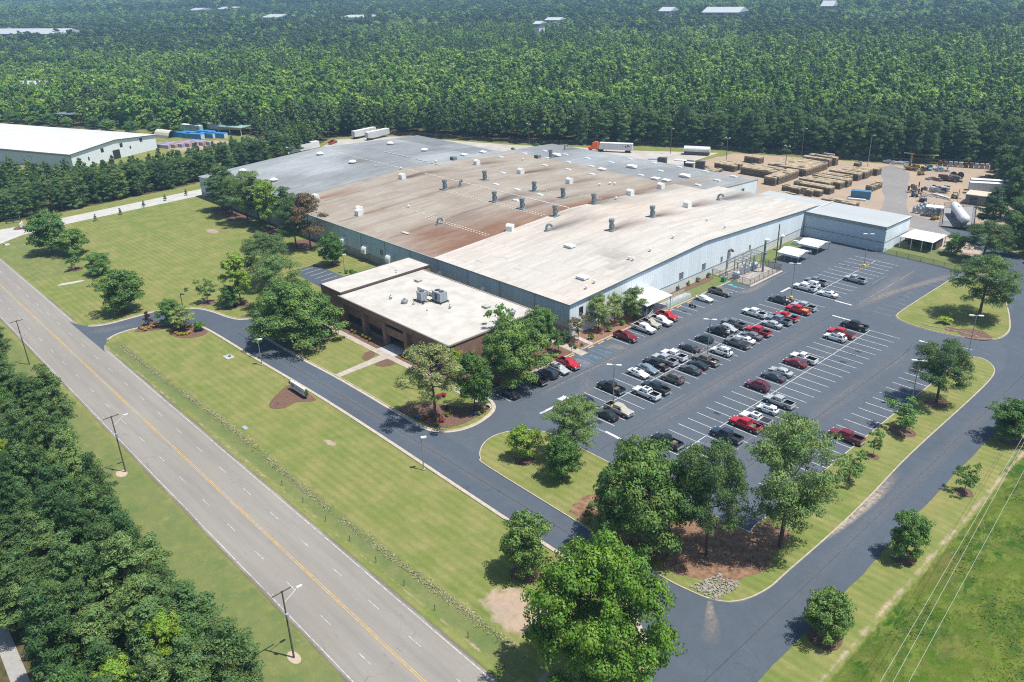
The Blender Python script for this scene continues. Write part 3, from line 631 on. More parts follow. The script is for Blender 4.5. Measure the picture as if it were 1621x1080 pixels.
# gutters and edge trim
P('gutter', MB().box((XL+XR)/2, YF-.12, 7.78, XR-XL+.5, .22, .26), M_GREYBOX)
tr = MB()
for a, b in ((YF-.2, 179.4), (179.4, 240.2)):
    tr.add([(XR+.02, a, zr(a)-.28), (XR+.02, b, zr(b)-.28), (XR+.32, b, zr(b)-.28), (XR+.32, a, zr(a)-.28), (XR+.02, a, zr(a)+.03), (XR+.02, b, zr(b)+.03), (XR+.32, b, zr(b)+.03), (XR+.32, a, zr(a)+.03)],
           [(3, 2, 1, 0), (4, 5, 6, 7), (3, 7, 6, 2), (0, 4, 7, 3), (1, 2, 6, 5), (0, 1, 5, 4)])
P('eave_trim', tr, M_TRIMB)
ds = MB()
for x in np.arange(-300, -120, 12.2): ds.box(x, YF-.06, 0.1, .14, .12, 7.7)
P('downpipe', ds, mat('downpipe_grey', (.27, .33, .37), .5), 'stuff')
# roofs: one sheet per section, its stains as colour of the surface
STAINS = []   # x, y, length along +Y, width, strength, colour
BRN, SOOT, RST = (.085, .045, .028), (.10, .095, .09), (.20, .085, .04)
for x, y, L, w, s, c in ((-216.4, 206.4, 15, 1.9, .8, BRN), (-192.6, 207.2, 11, 1.7, .6, BRN), (-240.1, 205.8, 9, 1.8, .8, BRN), (-192, 171.8, 11, 2.6, .95, BRN), (-216.7, 171.2, 7, 2.0, .8, BRN), (-240.9, 171.2, 16, 2.2, .85, BRN), (-217, 136.6, 8, 1.5, .7, RST), (-244.6, 137.6, 12, 2.2, .85, RST),
                         (-157.9, 160.6, 13, 2.3, .85, SOOT), (-143.6, 171.6, 10, 2.1, .8, BRN), (-143.5, 190.0, 8, 2.0, .8, BRN), (-143.9, 208, 11, 2.2, .85, BRN), (-142.6, 223.6, 15, 3.2, .95, SOOT), (-241, 256, 6, 1.4, .7, BRN), (-188.6, 145.5, 11, 2.3, .5, SOOT), (-179.3, 171.5, 12, 2.3, .6, BRN), (-165.5, 172, 9, 2, .35, SOOT), (-166, 189, 14, 3.5, .75, SOOT), (-166.3, 208, 24, 3, .7, BRN), (-190, 189, 14, 2.2, .4, BRN), (-178.7, 189, 14, 2.2, .4, BRN),
                         (-300, 208, 6, 2.2, .35, BRN), (-277.5, 209, 8, 2.4, .4, BRN), (-277, 173.5, 7, 2.6, .45, BRN), (-125, 148, 7, 2.5, .25, SOOT), (-131, 154, 8, 5, .3, SOOT), (-143.8, 155, 5, 2.2, .25, SOOT)):
    STAINS.append((x, y, L, w, s, c))
def roof_cols(X, Y, kind):
    n1 = fbm(X, Y, .05, 1); n2 = fbm(X, Y*.35, .5, 2); n3 = fbm(X*1.0, Y*.15, .8, 3)
    C = np.zeros(X.shape+(3,))
    if kind == 'white':
        C[:] = (.475, .444, .398); wm = np.clip((n1-.42)*3, 0, 1)[..., None]; C = C*(1-wm*.5)+np.array((.49, .425, .36))*wm*.5
        warm = np.exp(-((X+158)/12)**2)*np.clip(1.2-np.abs(Y-185)/48, 0, 1)*(.45+.9*n2); C = C*(1-warm[..., None]*.4)+np.array((.42, .31, .22))*warm[..., None]*.4
        gr = np.exp(-((X+136)/13)**2-((Y-147)/13)**2)*n2; C = C*(1-gr[..., None]*.45)+np.array((.38, .36, .34))*gr[..., None]*.45
    else:
        brown = np.array((.315, .275, .222)); grey = np.array((.245, .258, .262))
        C[:] = brown
        lt = np.clip((n1-.4)*3.2, 0, 1)[..., None]; C = C*(1-lt*.5)+np.array((.36, .325, .28))*lt*.5
        edge = -252+3*(n1-.5)
        g = np.clip((edge-X)/1.6+.5, 0, 1); g = np.maximum(g, np.clip((Y-233-np.clip((-190-X)/20, 0, 3))/1.5+.5, 0, 1)*np.clip((-168-X)/2+np.clip((Y-240)/3, 0, 5), 0, 1))
        g = np.maximum(g, (X > -167.3).astype(float)*.85)
        gc = grey*(1+.25*(n2[..., None]-.5)); gc = gc*(1+.5*np.clip((n1[..., None]-.5)*2, -.3, .6))
        dk = ((X > -312) & (X < -284) & (Y > 219)) | ((X > -272) & (X < -258) & (Y > 218) & (Y < 231)); gc = np.where(dk[..., None], gc*.72, gc)
        rust = np.clip(1-(XW-X)/30, 0, 1)*np.exp(-((Y-146)/26)**2)*(.65+.9*n2)
        rust = np.maximum(rust, np.clip(1-(XW-X)/9, 0, 1)*np.clip(1.1-np.abs(Y-185)/58, 0, 1)*(.6+n2))
        pt = np.clip((fbm(X, Y, .11, 15, 4)-.47)*4, 0, 1)[..., None]; C = C*(1-pt*.36)+np.array((.225, .165, .115))*pt*.36
        rust = np.maximum(rust, .75*np.exp(-((X+182)/13)**2-((Y-140)/13)**2)*(.5+n2)); rust = np.clip(rust*1.15, 0, 1)[..., None]; C = C*(1-rust*.85)+np.array((.170, .070, .030))*rust*.85
        w2 = np.clip(fbm(X*.6, Y*.2, .35, 9)-.5, 0, 1)[..., None]*1.6; C = C*(1-w2*.5)+np.array((.16, .085, .052))*w2*.5
        C = C*(1-g[..., None])+gc*g[..., None]
        yel = np.exp(-((X+166)/5)**2)*np.clip((Y-233)/4, 0, 1)*np.clip(1.15-(Y-233)/30, 0, 1)*(.3+n2); C = C*(1-yel[..., None]*.5)+np.array((.30, .20, .11))*yel[..., None]*.5
        for x, y0, y1, d in ((-240.6, 138, 178, .35), (-216.6, 128, 171, .4), (-191, 128, 170, .35), (-252.5, 130, 180, .2)):   # drip lines
            k = np.exp(-((X-x+.5*(n3-.5))/.45)**2)*((Y > y0) & (Y < y1))*d*(.4+n3); C *= (1-np.clip(k, 0, .8))[..., None]
    for x, y, L, w, s, c in STAINS:
        L = L*1.15; w = w*1.6; t = (Y-y)/L; m = np.where((t > -.03) & (t < 1.5), np.exp(-(np.abs(X-x-.15*(Y-y)*.4)/(w*(.45+.9*np.clip(t, 0, 1.2))))**2*1.3)*np.clip(1-t/1.5, 0, 1)**1.1*np.clip((t+.03)*12, 0, 1), 0)
        m = np.clip(m*s*(.75+1.0*n3), 0, .93)[..., None]; C = C*(1-m)+np.array(c)*m
    C *= (.93+.14*n3)[..., None]
    return np.concatenate([C, np.ones(X.shape+(1,))], -1)
def roof(name, x0, x1, y0, y1, kind, lift=0.0):
    ys = np.unique(np.concatenate([np.arange(y0, y1, .55), [179.4, y1]])); ys = ys[(ys >= y0) & (ys <= y1)]
    me, X, Y = grid_mesh(name, np.arange(x0, x1+.01, (x1-x0)/round((x1-x0)/.55)), ys, lambda X, Y: zr(Y)+lift+0*X, [M_ROOF])
    cattr(me, roof_cols(X, Y, kind)); o = link('roof', me, fac); o['label'] = {'white_roof': 'near cream-white roof section', 'brown_roof': 'rust-stained brown and grey roof section', 'rear_roof': 'grey rear roof section'}[name]; o.location = (215, -180, 0); return o
roof('brown_roof', XL-.3, XW+.2, YF-.3, YB, 'brown'); roof('rear_roof', -255.3, XW+.2, YB-.03, YE+.3, 'brown'); roof('rear_roof', XW+.17, -152.6, YB-.03, YE+.3, 'brown', .0)
roof('white_roof', XW, XR+.3, YF-.3, YB, 'white', .16); roof('white_roof', -155, XR+.05, YB-.02, 240.3, 'white', .16)
fl = MB()
for (a, b) in ((YF-.3, 179.4), (179.4, YB)):
    fl.add([(XW, a, zr(a)-.02), (XW, b, zr(b)-.02), (XW, b, zr(b)+.17), (XW, a, zr(a)+.17)], [(0, 1, 2, 3)])
P('roof_flashing', fl, M_WHITEROOF)
P('ridge_cap', MB().box((XL-243)/2-0, 179.4, 10.46, 70, .34, .1).box(-204, 179.7, 10.46, 72, .42, .12), mat('ridge_cap_metal', (.52, .47, .41), .6, var=.3, scale=.4))
dashm = MB()                                        # short pale patches of replaced roof lights, in dashes
for x0_, x1_, y_ in ((-214, -168.5, 169.0), (-214, -168.5, 170.2), (-212, -190, 149.0), (-197, -169, 148.0), (-197, -169, 146.9), (-196, -186, 192), (-185, -181, 188.3), (-178, -169, 196)):
    x = x0_
    while x < x1_:
        dashm.box(x, y_, zr(y_)+.02, .62, .34, .05); x += 1.24
P('roof_light_dashes', dashm, mat('dash_cream', (.60, .53, .45), .6), 'stuff')
pale = MB()
for px, py, sx, sy in ((642, 365, 3.2, 1.2), (668, 257, 8, .5), (640, 250, 8, .5), (618, 245, 9, .5), (596, 268, 3, .5), (690, 263, 6, .5), (760, 408, 3, 1.2), (800, 405, 2.5, 1), (820, 421, 2.6, .9)):
    x, y = G(px, py, 9.2); pale.box(x, y, zr(y)+.17, sx, sy, .02)
P('roof_patch', pale, mat('roof_patch_pale', (.42, .42, .41), .6), 'stuff')
# roof plant
def bodied(name, build, spots, m, dz=0):
    mb = MB(); build(mb); me = mb.mesh(name, m)
    for i, s in enumerate(spots):
        o = link(name, me, fac); x, y = s[:2]; lift = .16 if x > XW else 0
        o.location = (x+215, y-180, zr(y)+lift+dz); o.rotation_euler = (0, 0, s[2] if len(s) > 2 else 0)
M_VENTG = mat('vent_grey_metal', (.20, .25, .26), .5, .3, var=.25, scale=1.5); M_VENTW = mat('vent_white', (.70, .71, .68), .55, var=.18, scale=1.2)
def stack(b):
    b.box(0, 0, -.3, 2.3, 2.3, .5, 0, 0); b.lathe(0, 0, [(0, .62), (1.1, .62), (1.12, .7), (1.35, .7), (1.36, .62), (2.4, .6), (2.42, .78), (3.3, .82), (3.3, .7)], 14, 0); b.lathe(0, 0, [(3.0, .66), (3.02, .0001)], 14, 1)
    for a in (.5, 2.6, 4.7): b.box(.72*math.cos(a), .72*math.sin(a), .9, .25, .25, .9, a, 0)
bodied('exhaust_stack', stack, [(-216.3, 188.1), (-191.8, 188.3), (-192, 170.7), (-179.3, 170.7), (-178.7, 188.3), (-166, 188.8), (-165.5, 171), (-143.5, 170.8), (-143.5, 189.1), (-216.7, 170.4), (-231.5, 236.8)], [M_VENTG, M_DKMETAL])
def hood(b):
    b.box(0, 0, -.3, 1.9, 1.9, .7)
    pr = [(-.95, .4), (-.95, 1.2)]+[(-.95+1.9*(.5-.5*math.cos(t)), 1.2+.75*math.sin(t)) for t in np.linspace(0.15, math.pi/2, 5)]+[(.95, 1.7), (.95, .4)]
    n = len(pr); vs = [(-.95, y, z) for y, z in pr]+[(.95, y, z) for y, z in pr]
    b.add(vs, [(i, (i+1) % n, n+(i+1) % n, n+i) for i in range(n)]+[tuple(range(n-1, -1, -1)), tuple(range(n, 2*n))])
bodied('fan_hood', hood, [(-216.4, 205.7), (-192.7, 206.3), (-166.9, 153.9, .4), (-166.4, 207.1), (-165.9, 222.7), (-143.9, 207), (-240.1, 205.1), (-240.9, 170.4), (-217.1, 135.9), (-244.6, 136.9), (-219.7, 137.8)], M_VENTW)
def goose(b):
    p = [(0, 0, -.2), (0, 0, 1.1)]+[(0, .8-.8*math.cos(t), 1.1+.8*math.sin(t)) for t in np.linspace(.5, 3.1, 6)]
    for i in range(len(p)-1): b.cyl(p[i], p[i+1], .32, .32, 10)
    b.box(0, 0, -.2, 1.3, 1.3, .35)
bodied('gooseneck_vent', goose, [(-158, 159.7, -.6), (-167.9, 191.2, .6), (-215.6, 176.3, .5), (-188.7, 144.8, -.3), (-143, 222.3, -1), (-241.1, 255.3)], M_VENTG)
def dome(b): b.box(0, 0, -.2, 2.5, 1.35, .38); b.prism([(-1.05, -.5), (1.05, -.5), (1.05, .5), (-1.05, .5)], .18, .34)
bodied('skylight', dome, [(-246, 222.9), (-245.1, 235.4), (-244.5, 246.3), (-232.3, 235.3), (-232.3, 246.5), (-220.2, 235), (-221.5, 223.3), (-221.4, 201.3), (-209.8, 223.9), (-207.9, 185.8), (-197.1, 185.5), (-186.5, 185.7), (-187.1, 175.4), (-197.9, 223.9), (-208.3, 235.3), (-220.7, 246.8), (-208.4, 246.9), (-208.8, 258.7), (-196.7, 258.7), (-185.1, 259.3), (-185.1, 247.6), (-185, 235.9), (-173.3, 259.6), (-160.7, 248.2), (-160.7, 236.5), (-160.6, 258.5)], mat('skylight_acrylic', (.60, .65, .66), .3, var=.15))
def unit(b): b.box(0, 0, -.3, 2.6, 2.0, .8); b.box(0, 0, .5, 3.6, 2.6, .5); b.box(1.6, 0, .25, 1.4, 1.2, .3)
bodied('rooftop_unit', unit, [(-232.7, 241.2), (-196.3, 244.7), (-172.3, 245.1)], M_VENTW)
def low(b): b.box(0, 0, -.2, 2.2, 1.6, .5); b.box(0, 0, .3, 2.8, 2.1, .4)
bodied('low_vent', low, [(-200.8, 232.7), (-176.7, 233.9), (-172.2, 234.1), (-258.1, 213.9), (-258, 224), (-143.6, 153.9), (-125.9, 139.6)], M_VENTW)
def cooler(b):
    b.box(0, 0, -.2, 2.2, 1.8, 1.5)
    for i in range(4): b.box(-.75+i*.5, -.92, .1, .3, .06, 1.0, 0, 1)
bodied('evaporative_cooler', cooler, [(-234.6, 232.6), (-253.7, 204.7)], [M_VENTG, M_DKMETAL])
def mush(b): b.lathe(0, 0, [(-.3, .8), (.5, .8), (.55, 1.5), (.8, 1.45), (1.15, .75), (1.25, .01)], 16)
bodied('mushroom_fan', mush, [(-300.5, 207.7), (-277.5, 208.6), (-276.9, 172.9), (-301.2, 173.1), (-303.9, 140.1), (-279.9, 140.4)], M_VENTW)
def pipe(b): b.cyl((0, 0, -.2), (0, 0, .8), .18, .18, 8); b.lathe(0, 0, [(.7, .42), (.85, .4), (1.05, .02)], 10)
bodied('vent_pipe', pipe, [(-182.7, 210.6), (-181.8, 215), (-180.2, 215.7), (-234.8, 224.6), (-129.8, 196.9), (-121.9, 194), (-165.1, 198.5), (-121, 135.4), (-121.8, 139.2), (-126, 175.7), (-124.6, 164.1), (-125.2, 156.2), (-123.9, 156.2), (-252, 178), (-253.8, 196), (-210, 150)], M_VENTW)
# intake hoods on the front wall
def ih(b):
    pr = [(0, 0), (0, 2.3)]+[(-1.7*math.sin(t), .6+1.7*math.cos(t)) for t in np.linspace(.25, math.pi/2, 6)]+[(-1.7, 0)]
    n = len(pr); vs = [(-1.0, y, z) for y, z in pr]+[(1.0, y, z) for y, z in pr]
    b.add(vs, [(i, (i+1) % n, n+(i+1) % n, n+i) for i in range(n)]+[tuple(range(n-1, -1, -1)), tuple(range(n, 2*n))])
b = MB(); ih(b); me = b.mesh('intake_hood', M_VENTW)
for x, zz, s in ((-211.5, 2.5, 1), (-199.4, 2.5, 1), (-187.3, 2.5, 1), (-164.8, 3.7, .55), (-157.2, 2.4, .7), (-147.4, 3.8, .5), (-145.6, 2.6, .6), (-238, 2.5, 1), (-262, 2.5, 1)):
    o = link('intake_hood', me, fac); o.location = (x+215, YF-180-.02, zz); o.scale = (s, s, s)
P('window', MB().box(-192.1, YF-.03, 3.4, 1.4, .1, 1.5), mat('louvre_grey', (0, 0, 0)))

# ------------------------------------------------------------------ annex warehouse
an = thing('annex_building', 'plain pale blue metal warehouse with sloped grey roof at the car park end', 'warehouse', (-105, 239, 0))
def PA(name, mb, m): o = mb.build(name, m, an); o.location = (105, -239, 0); return o
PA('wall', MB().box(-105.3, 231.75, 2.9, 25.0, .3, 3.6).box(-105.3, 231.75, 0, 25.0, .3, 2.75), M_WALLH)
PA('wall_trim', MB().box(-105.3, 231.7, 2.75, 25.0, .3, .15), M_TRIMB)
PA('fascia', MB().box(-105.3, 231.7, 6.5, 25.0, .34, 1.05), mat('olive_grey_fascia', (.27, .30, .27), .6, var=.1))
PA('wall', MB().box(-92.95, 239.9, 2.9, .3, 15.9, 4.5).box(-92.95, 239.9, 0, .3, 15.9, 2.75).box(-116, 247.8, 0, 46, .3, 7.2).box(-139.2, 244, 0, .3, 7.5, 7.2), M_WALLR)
PA('wall_trim', MB().box(-92.9, 239.9, 2.75, .3, 15.9, .15), M_TRIMB)
rf = MB(); rf.add([(-92.5, 231.3, 7.62), (-92.5, 248.2, 7.2), (-140, 248.2, 7.2), (-140, 240.2, 7.35), (-117.7, 240.2, 7.35), (-117.7, 231.3, 7.62)]+[(-92.5, 231.3, 7.42), (-92.5, 248.2, 7.0), (-140, 248.2, 7.0), (-140, 240.2, 7.15), (-117.7, 240.2, 7.15), (-117.7, 231.3, 7.42)],
                  [(0, 1, 2, 3, 4), (0, 4, 5), (7, 6, 0, 1)[::-1], (5, 11, 6, 0), (0, 6, 7, 1), (1, 7, 8, 2)])
PA('roof', rf, ribbed('annex_roof_metal', (.40, .42, .42), 1, 1.0, .05, (.33, .34, .33), .25, streak=(.15, 1, 1)))
PA('roof_joint', MB().box(-117.4, 239.8, 7.43, .5, 16, .12), mat('pale_joint', (.55, .57, .56), .5)); PA('wall_lamp', MB().box(-92.7, 231.5, 6.1, .35, .3, .25), M_WHITEP)

# ------------------------------------------------------------------ office
of = thing('office_building', 'two-storey brown brick office with a flat white roof and deep piers', 'office', (-144, 108, 0))
def PO(name, mb, m, par=None): o = mb.build(name, m, par or of); o.location = (144, -108, 0) if not par else (0, 0, 0); return o
X0, X1, Y0, Y1, HO = -164.3, -122.5, 94.7, 120.2, 7.0
PO('wall', MB().box((X0+X1)/2, Y1-.15, 0, X1-X0, .3, HO-.02).box(X1-.15, (Y0+1.5+Y1)/2, 0, .3, Y1-Y0-1.8, HO-.02).box(X0+.15, (Y0+Y1)/2, 0, .3, Y1-Y0-.62, HO-.02), M_BRICK)
PO('fascia', MB().box((X0+X1)/2, Y0+.15, 5.55, X1-X0, .3, HO-5.57).box((X0+X1)/2, Y0+.85, 5.5, X1-X0-.7, 1.1, .05), M_BRICK)
piers = [-163.6, -154.6, -146.2, -138.1, -130.4, -123.2]
for x in piers: PO('pier', MB().box(x, Y0+.68, 0, 1.2, 1.3, 5.5), M_BRICK)
for i in range(5):
    a, b = piers[i]+.6, piers[i+1]-.6; c = (a+b)/2; w = b-a
    ent = i == 2; yb = Y0+1.35 if not ent else Y0+1.7
    PO('spandrel', MB().box(c, yb-.05 if not ent else Y0+.5, 2.75, w, .3 if not ent else .5, 1.85), M_BRICK)
    if not ent: PO('sill_wall', MB().box(c, yb-.05, 0, w, .3, .7), M_BRICK)
    for (z0, z1, k, dep) in ((4.62, 5.5, 5, 0), (.72 if not ent else .02, 2.74, 5, 0)):
        wy = yb+(.05 if not ent or z0 > 4 else 1.2)
        fr = MB(); 
        for q in range(k+1): fr.box(a+w*q/k, wy-.06, z0, .08, .1, z1-z0)
        fr.box(c, wy-.06, z1-.07, w, .1, .07); fr.box(c, wy-.06, z0, w, .1, .07); wo = PO('window_frame', fr, M_DKMETAL)
        for q in range(k):
            PO('pane', MB().box(a+w*(q+.5)/k-0, wy, z0, w/k-.06, .05, z1-z0), M_GLASS, wo)
    if i in (0, 1, 3):
        for q in range(3): PO('blind', MB().box(b-.5-q*.7, yb-.01, 1.5 if i < 2 else 4.8, .35, .03, 1.0 if i < 2 else .6), mat('cream_blind', (.5, .47, .38), .8))
PO('roof', MB().box((X0+X1)/2, (Y0+Y1)/2, HO-.02, X1-X0+.1, Y1-Y0+.1, .1), M_OFFROOF)
pp = MB(); pp.box((X0+X1)/2, Y0-.03, HO-.12, X1-X0+.4, .3, .32).box(X1+.05, (Y0+Y1)/2, HO-.12, .3, Y1-Y0-.05, .32).box((X0+X1)/2, Y1+.05, HO-.12, X1-X0+.4, .3, .32)
PO('coping', pp, mat('coping_metal', (.30, .26, .23), .5)); 
PO('wall', MB().box(-169, 109, 0, 9.1, 27.2, 7.55), M_BRICK); PO('roof', MB().box(-169, 109, 7.56, 9.0, 27.1, .12), M_OFFROOF)
PO('coping', MB().box(-164.4, 109, 7.45, .25, 27.4, .32).box(-169, 95.3, 7.45, 9.5, .25, .32).box(-173.6, 109, 7.45, .25, 27.4, .32).box(-169, 122.7, 7.45, 9.5, .25, .32), mat('dark_coping', (.10, .085, .08), .5))
PO('wall_lamp', MB().box(X1+.1, Y0-.25, 6.2, .5, .3, .35), M_WHITEP)
ac = MB(); ac.box(-143.4, 109.2, HO+.5, 3.0, 2.2, 2.2); acf = PO('air_conditioner', ac, M_GREYBOX)
for dx in (-.75, .75): PO('fan', MB().cyl((-143.4+dx, 109.2, HO+2.7), (-143.4+dx, 109.2, HO+2.85), .6, .6, 14), M_DKMETAL, acf)
for q in range(3): PO('vent_panel', MB().box(-144.3+q*.95, 108.07, HO+.8, .8, .05, 1.5), M_DKMETAL if q == 1 else M_GREYBOX, acf)
ac2 = MB(); ac2.box(-146.6, 106.4, HO+.5, 1.7, 1.7, 2.0); acg = PO('air_conditioner', ac2, M_GREYBOX)
PO('fan', MB().cyl((-146.6, 106.4, HO+2.5), (-146.6, 106.4, HO+2.65), .62, .62, 14), M_DKMETAL, acg)
rk = MB()
for x, y in ((-143.4, 109.2), (-146.6, 106.4)):
    for s in (-1, 1): rk.box(x, y+s*1.1, HO+.3, 4.2, .14, .2); rk.box(x+s*1.5, y, HO+.3, .14, 2.6, .2); rk.box(x+s*1.6, y-1.1, HO+.08, .14, .14, .24); rk.box(x+s*1.6, y+1.1, HO+.08, .14, .14, .24)
PO('support_rack', rk, M_DKMETAL)
PO('roof_duct', MB().box(-150.4, 110.2, HO+.3, 4.2, 1.4, 1.1).box(-147.5, 110.2, HO+.4, 1.8, .8, .7).box(-150.4, 110.2, HO+.06, 3.8, 1.1, .26), mat('cream_unit', (.52, .51, .47), .5))
for x, y in ((-158.2, 114.1), (-132.6, 114.1)): PO('roof_hatch', MB().box(x, y, HO+.06, 1.7, 1.2, .4).box(x, y, HO+.46, 1.9, 1.4, .12), M_SLAB)
for x, y, r, h in ((-153.3, 102.2, .28, .9), (-148.7, 102.9, .62, 1.0), (-138.3, 108.1, .25, .9), (-125.3, 115.5, .6, 1.1), (-146.5, 103.8, .2, .5), (-141, 103.5, .15, .4)):
    PO('roof_vent', MB().lathe(x, y, [(HO+.05, r), (HO+h*.5, r), (HO+h*.55, r*1.35), (HO+h*.8, r*1.3), (HO+h, r*.3)], 12).cyl((x, y, HO+h), (x, y, HO+h+.35), r*.4, r*.4, 8), M_METAL)
for x, y in ((-167.5, 114), (-166, 113)): PO('roof_vent', MB().box(x, y, 7.66, .4, .3, .2), M_METAL)

# ------------------------------------------------------------------ far warehouse on the left, rotated
fw = thing('warehouse', 'long white-roofed warehouse beyond the pine belt on the left', 'warehouse', (-408, 108.3, 0), math.atan2(-.371, -.929))
def PF(name, mb, m): return mb.build(name, m, fw)
# local x runs along the front wall away to the left, local -y to the back
LW, DW = 175, 49
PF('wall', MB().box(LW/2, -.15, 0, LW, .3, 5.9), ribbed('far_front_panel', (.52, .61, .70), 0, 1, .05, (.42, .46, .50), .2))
PF('fascia', MB().box(LW/2, -.1, 5.9, LW, .4, 1.0), mat('olive_grey_fascia', (0, 0, 0)))
gb = MB(); gb.add([(0, 0, 0), (0, -DW, 0), (0, -DW, 7), (0, -DW/2, 9), (0, 0, 7), (.3, 0, 0), (.3, -DW, 0), (.3, -DW, 7), (.3, -DW/2, 9), (.3, 0, 7)], [(0, 4, 3, 2, 1), (5, 6, 7, 8, 9), (0, 1, 6, 5), (0, 5, 9, 4)])
PF('end_wall', gb, mat('far_end_panel', (.66, .70, .73), .6))
rr = MB()
for a, b, za, zb in ((.6, -DW/2, 6.98, 9.05), (-DW/2, -DW-.6, 9.05, 6.98)): rr.add([(-.6, a, za), (LW, a, za), (LW, b, zb), (-.6, b, zb), (-.6, a, za-.3), (LW, a, za-.3), (LW, b, zb-.3), (-.6, b, zb-.3)], [(0, 1, 2, 3), (7, 6, 5, 4), (0, 3, 7, 4), (0, 4, 5, 1), (2, 6, 7, 3)])
PF('roof', rr, mat('far_roof_white', (.54, .535, .52), .6, var=.12, scale=.06))
PF('rake_trim', MB().add([(-.66, .6, 6.66), (-.66, -DW/2, 8.73), (-.66, -DW-.6, 6.66), (-.66, -DW-.6, 6.98), (-.66, -DW/2, 9.05), (-.66, .6, 6.98)], [(0, 1, 4, 5), (1, 2, 3, 4), (5, 4, 1, 0), (4, 3, 2, 1)]), M_TRIMB)
for y, z, w, h in ((-17, 4.6, 1.6, 1.8), (-28, 4.9, 1.6, 1.8), (-40, 5.2, 1.6, 1.8), (-24.5, 0, 4, 4.2), (-33, 3.2, .8, 1.2), (-9, 2.4, .7, 1.6)):
    PF('doorway' if z == 0 else 'window', MB().box(-.03, y, z, .12, w, h), M_GLASS)
PF('wall_light', MB().box(28, .2, 3, 2.2, .5, 1.2), M_WHITEP)

# distant buildings poking out of the woods
FARB = []
def far_building(px0, px1, py, depth, h, ztop, label, m, cat='building', roofh=0):
    a = Vector((*G(px0, py, ztop), 0)); b = Vector((*G(px1, py, ztop), 0)); d = (b-a); L = d.length; ang = math.atan2(d.y, d.x)
    o = thing('building', label, cat, (a.x, a.y, 0), ang); FARB.append((a, b, depth)); h = ztop
    MB().box(L/2, depth/2, 0, L, depth, h-.6).build('wall', m, o)
    r = MB(); r.add([(-2, -1, h-.6), (L+2, -1, h-.6), (L+2, depth+1, h-.6), (-2, depth+1, h-.6), (-2, depth/2, h+roofh), (L+2, depth/2, h+roofh)], [(0, 1, 5, 4), (2, 3, 4, 5), (0, 4, 3), (1, 2, 5), (3, 2, 1, 0)]); r.build('roof', mat('far_pale_roof', (.42, .45, .47), .6, var=.1), o)
    k = max(3, int(L/12))
    for q in range(k): MB().box(L*(q+.5)/k, -.1, h-3.6, L/k*.55, .2, 1.6).build('window', M_GLASS, o)
far_building(-60, 97, 53, 34, 12, 16, 'long pale industrial building in the woods at the far left', mat('far_wall_blue', (.40, .45, .50), .7), roofh=5)
far_building(1113, 1168, 19, 40, 9, 17.5, 'distant long grey-roofed building with a dark window band among trees', M_BRICKFAR, roofh=5)
far_building(1301, 1317, 9, 22, 8, 17, 'small distant white-roofed house at the top right', M_BRICKFAR, 'house', roofh=6)
far_building(846, 853, 37, 16, 12, 19, 'small distant white block house at the top middle', mat('far_wall_white', (.62, .62, .6), .7), 'house', roofh=2)
far_building(864, 884, 31, 20, 6, 16, 'distant low white shed row right of the block house', mat('far_wall_white', (0, 0, 0)), 'shed', roofh=2)
far_building(415, 438, 27, 40, 10, 16.5, 'distant flat white building at the top left of centre', mat('far_wall_white', (0, 0, 0)), roofh=3)
far_building(298, 312, 16, 40, 8, 17, 'tiny white building far off in the woods, left of two', mat('far_wall_white', (0, 0, 0)), roofh=3)
far_building(343, 366, 14, 40, 8, 17, 'wider white building far off in the woods, right of two', mat('far_wall_white', (0, 0, 0)), roofh=3)
far_building(1044, 1060, 17, 30, 8, 17, 'distant white gabled shed left of the long grey-roofed building', mat('far_wall_white', (0, 0, 0)), 'shed', roofh=4)
far_building(541, 582, 27, 40, 8, 16.5, 'distant low pale building above the middle of the woods', mat('far_wall_white', (0, 0, 0)), roofh=2)
far_building(28, 58, 137, 14, 7, 12, 'red-brown roofed house half hidden in the left woods', mat('far_wall_red', (.28, .12, .08), .7), 'house', roofh=3)

# ------------------------------------------------------------------ vehicles
PAINT = {k: paint('car_paint_'+k, c) for k, c in dict(red=(.42, .012, .02), darkred=(.16, .012, .018), maroon=(.13, .012, .03), white=(.70, .71, .71), silver=(.36, .38, .39), beige=(.40, .37, .30), grey=(.13, .14, .15), darkgrey=(.055, .062, .07), bluegrey=(.16, .21, .26), navy=(.02, .032, .05), black=(.012, .015, .018), teal=(.012, .028, .032), brown=(.14, .13, .115)).items()}
def gh(x, wb, zb, wt, zt): return (x, [(0, zb), (wb, zb), (wt+.02, zt-.07), (wt-.1, zt), (0, zt+.025)])
def quad_off(b, q, off, mi=0):
    a = [Vector(p) for p in q]; n = (a[1]-a[0]).cross(a[3]-a[0]).normalized()*off
    b.add([p+n for p in a], [(0, 1, 2, 3)], mi)
def body_sec(x, w, zb, zs, zt): return (x, [(0, zb), (w*.88, zb), (w, zb+.16), (w*1.0, zs-.14), (w*.95, zs), (w*.55, zt), (0, zt+.01)])
VP = {}
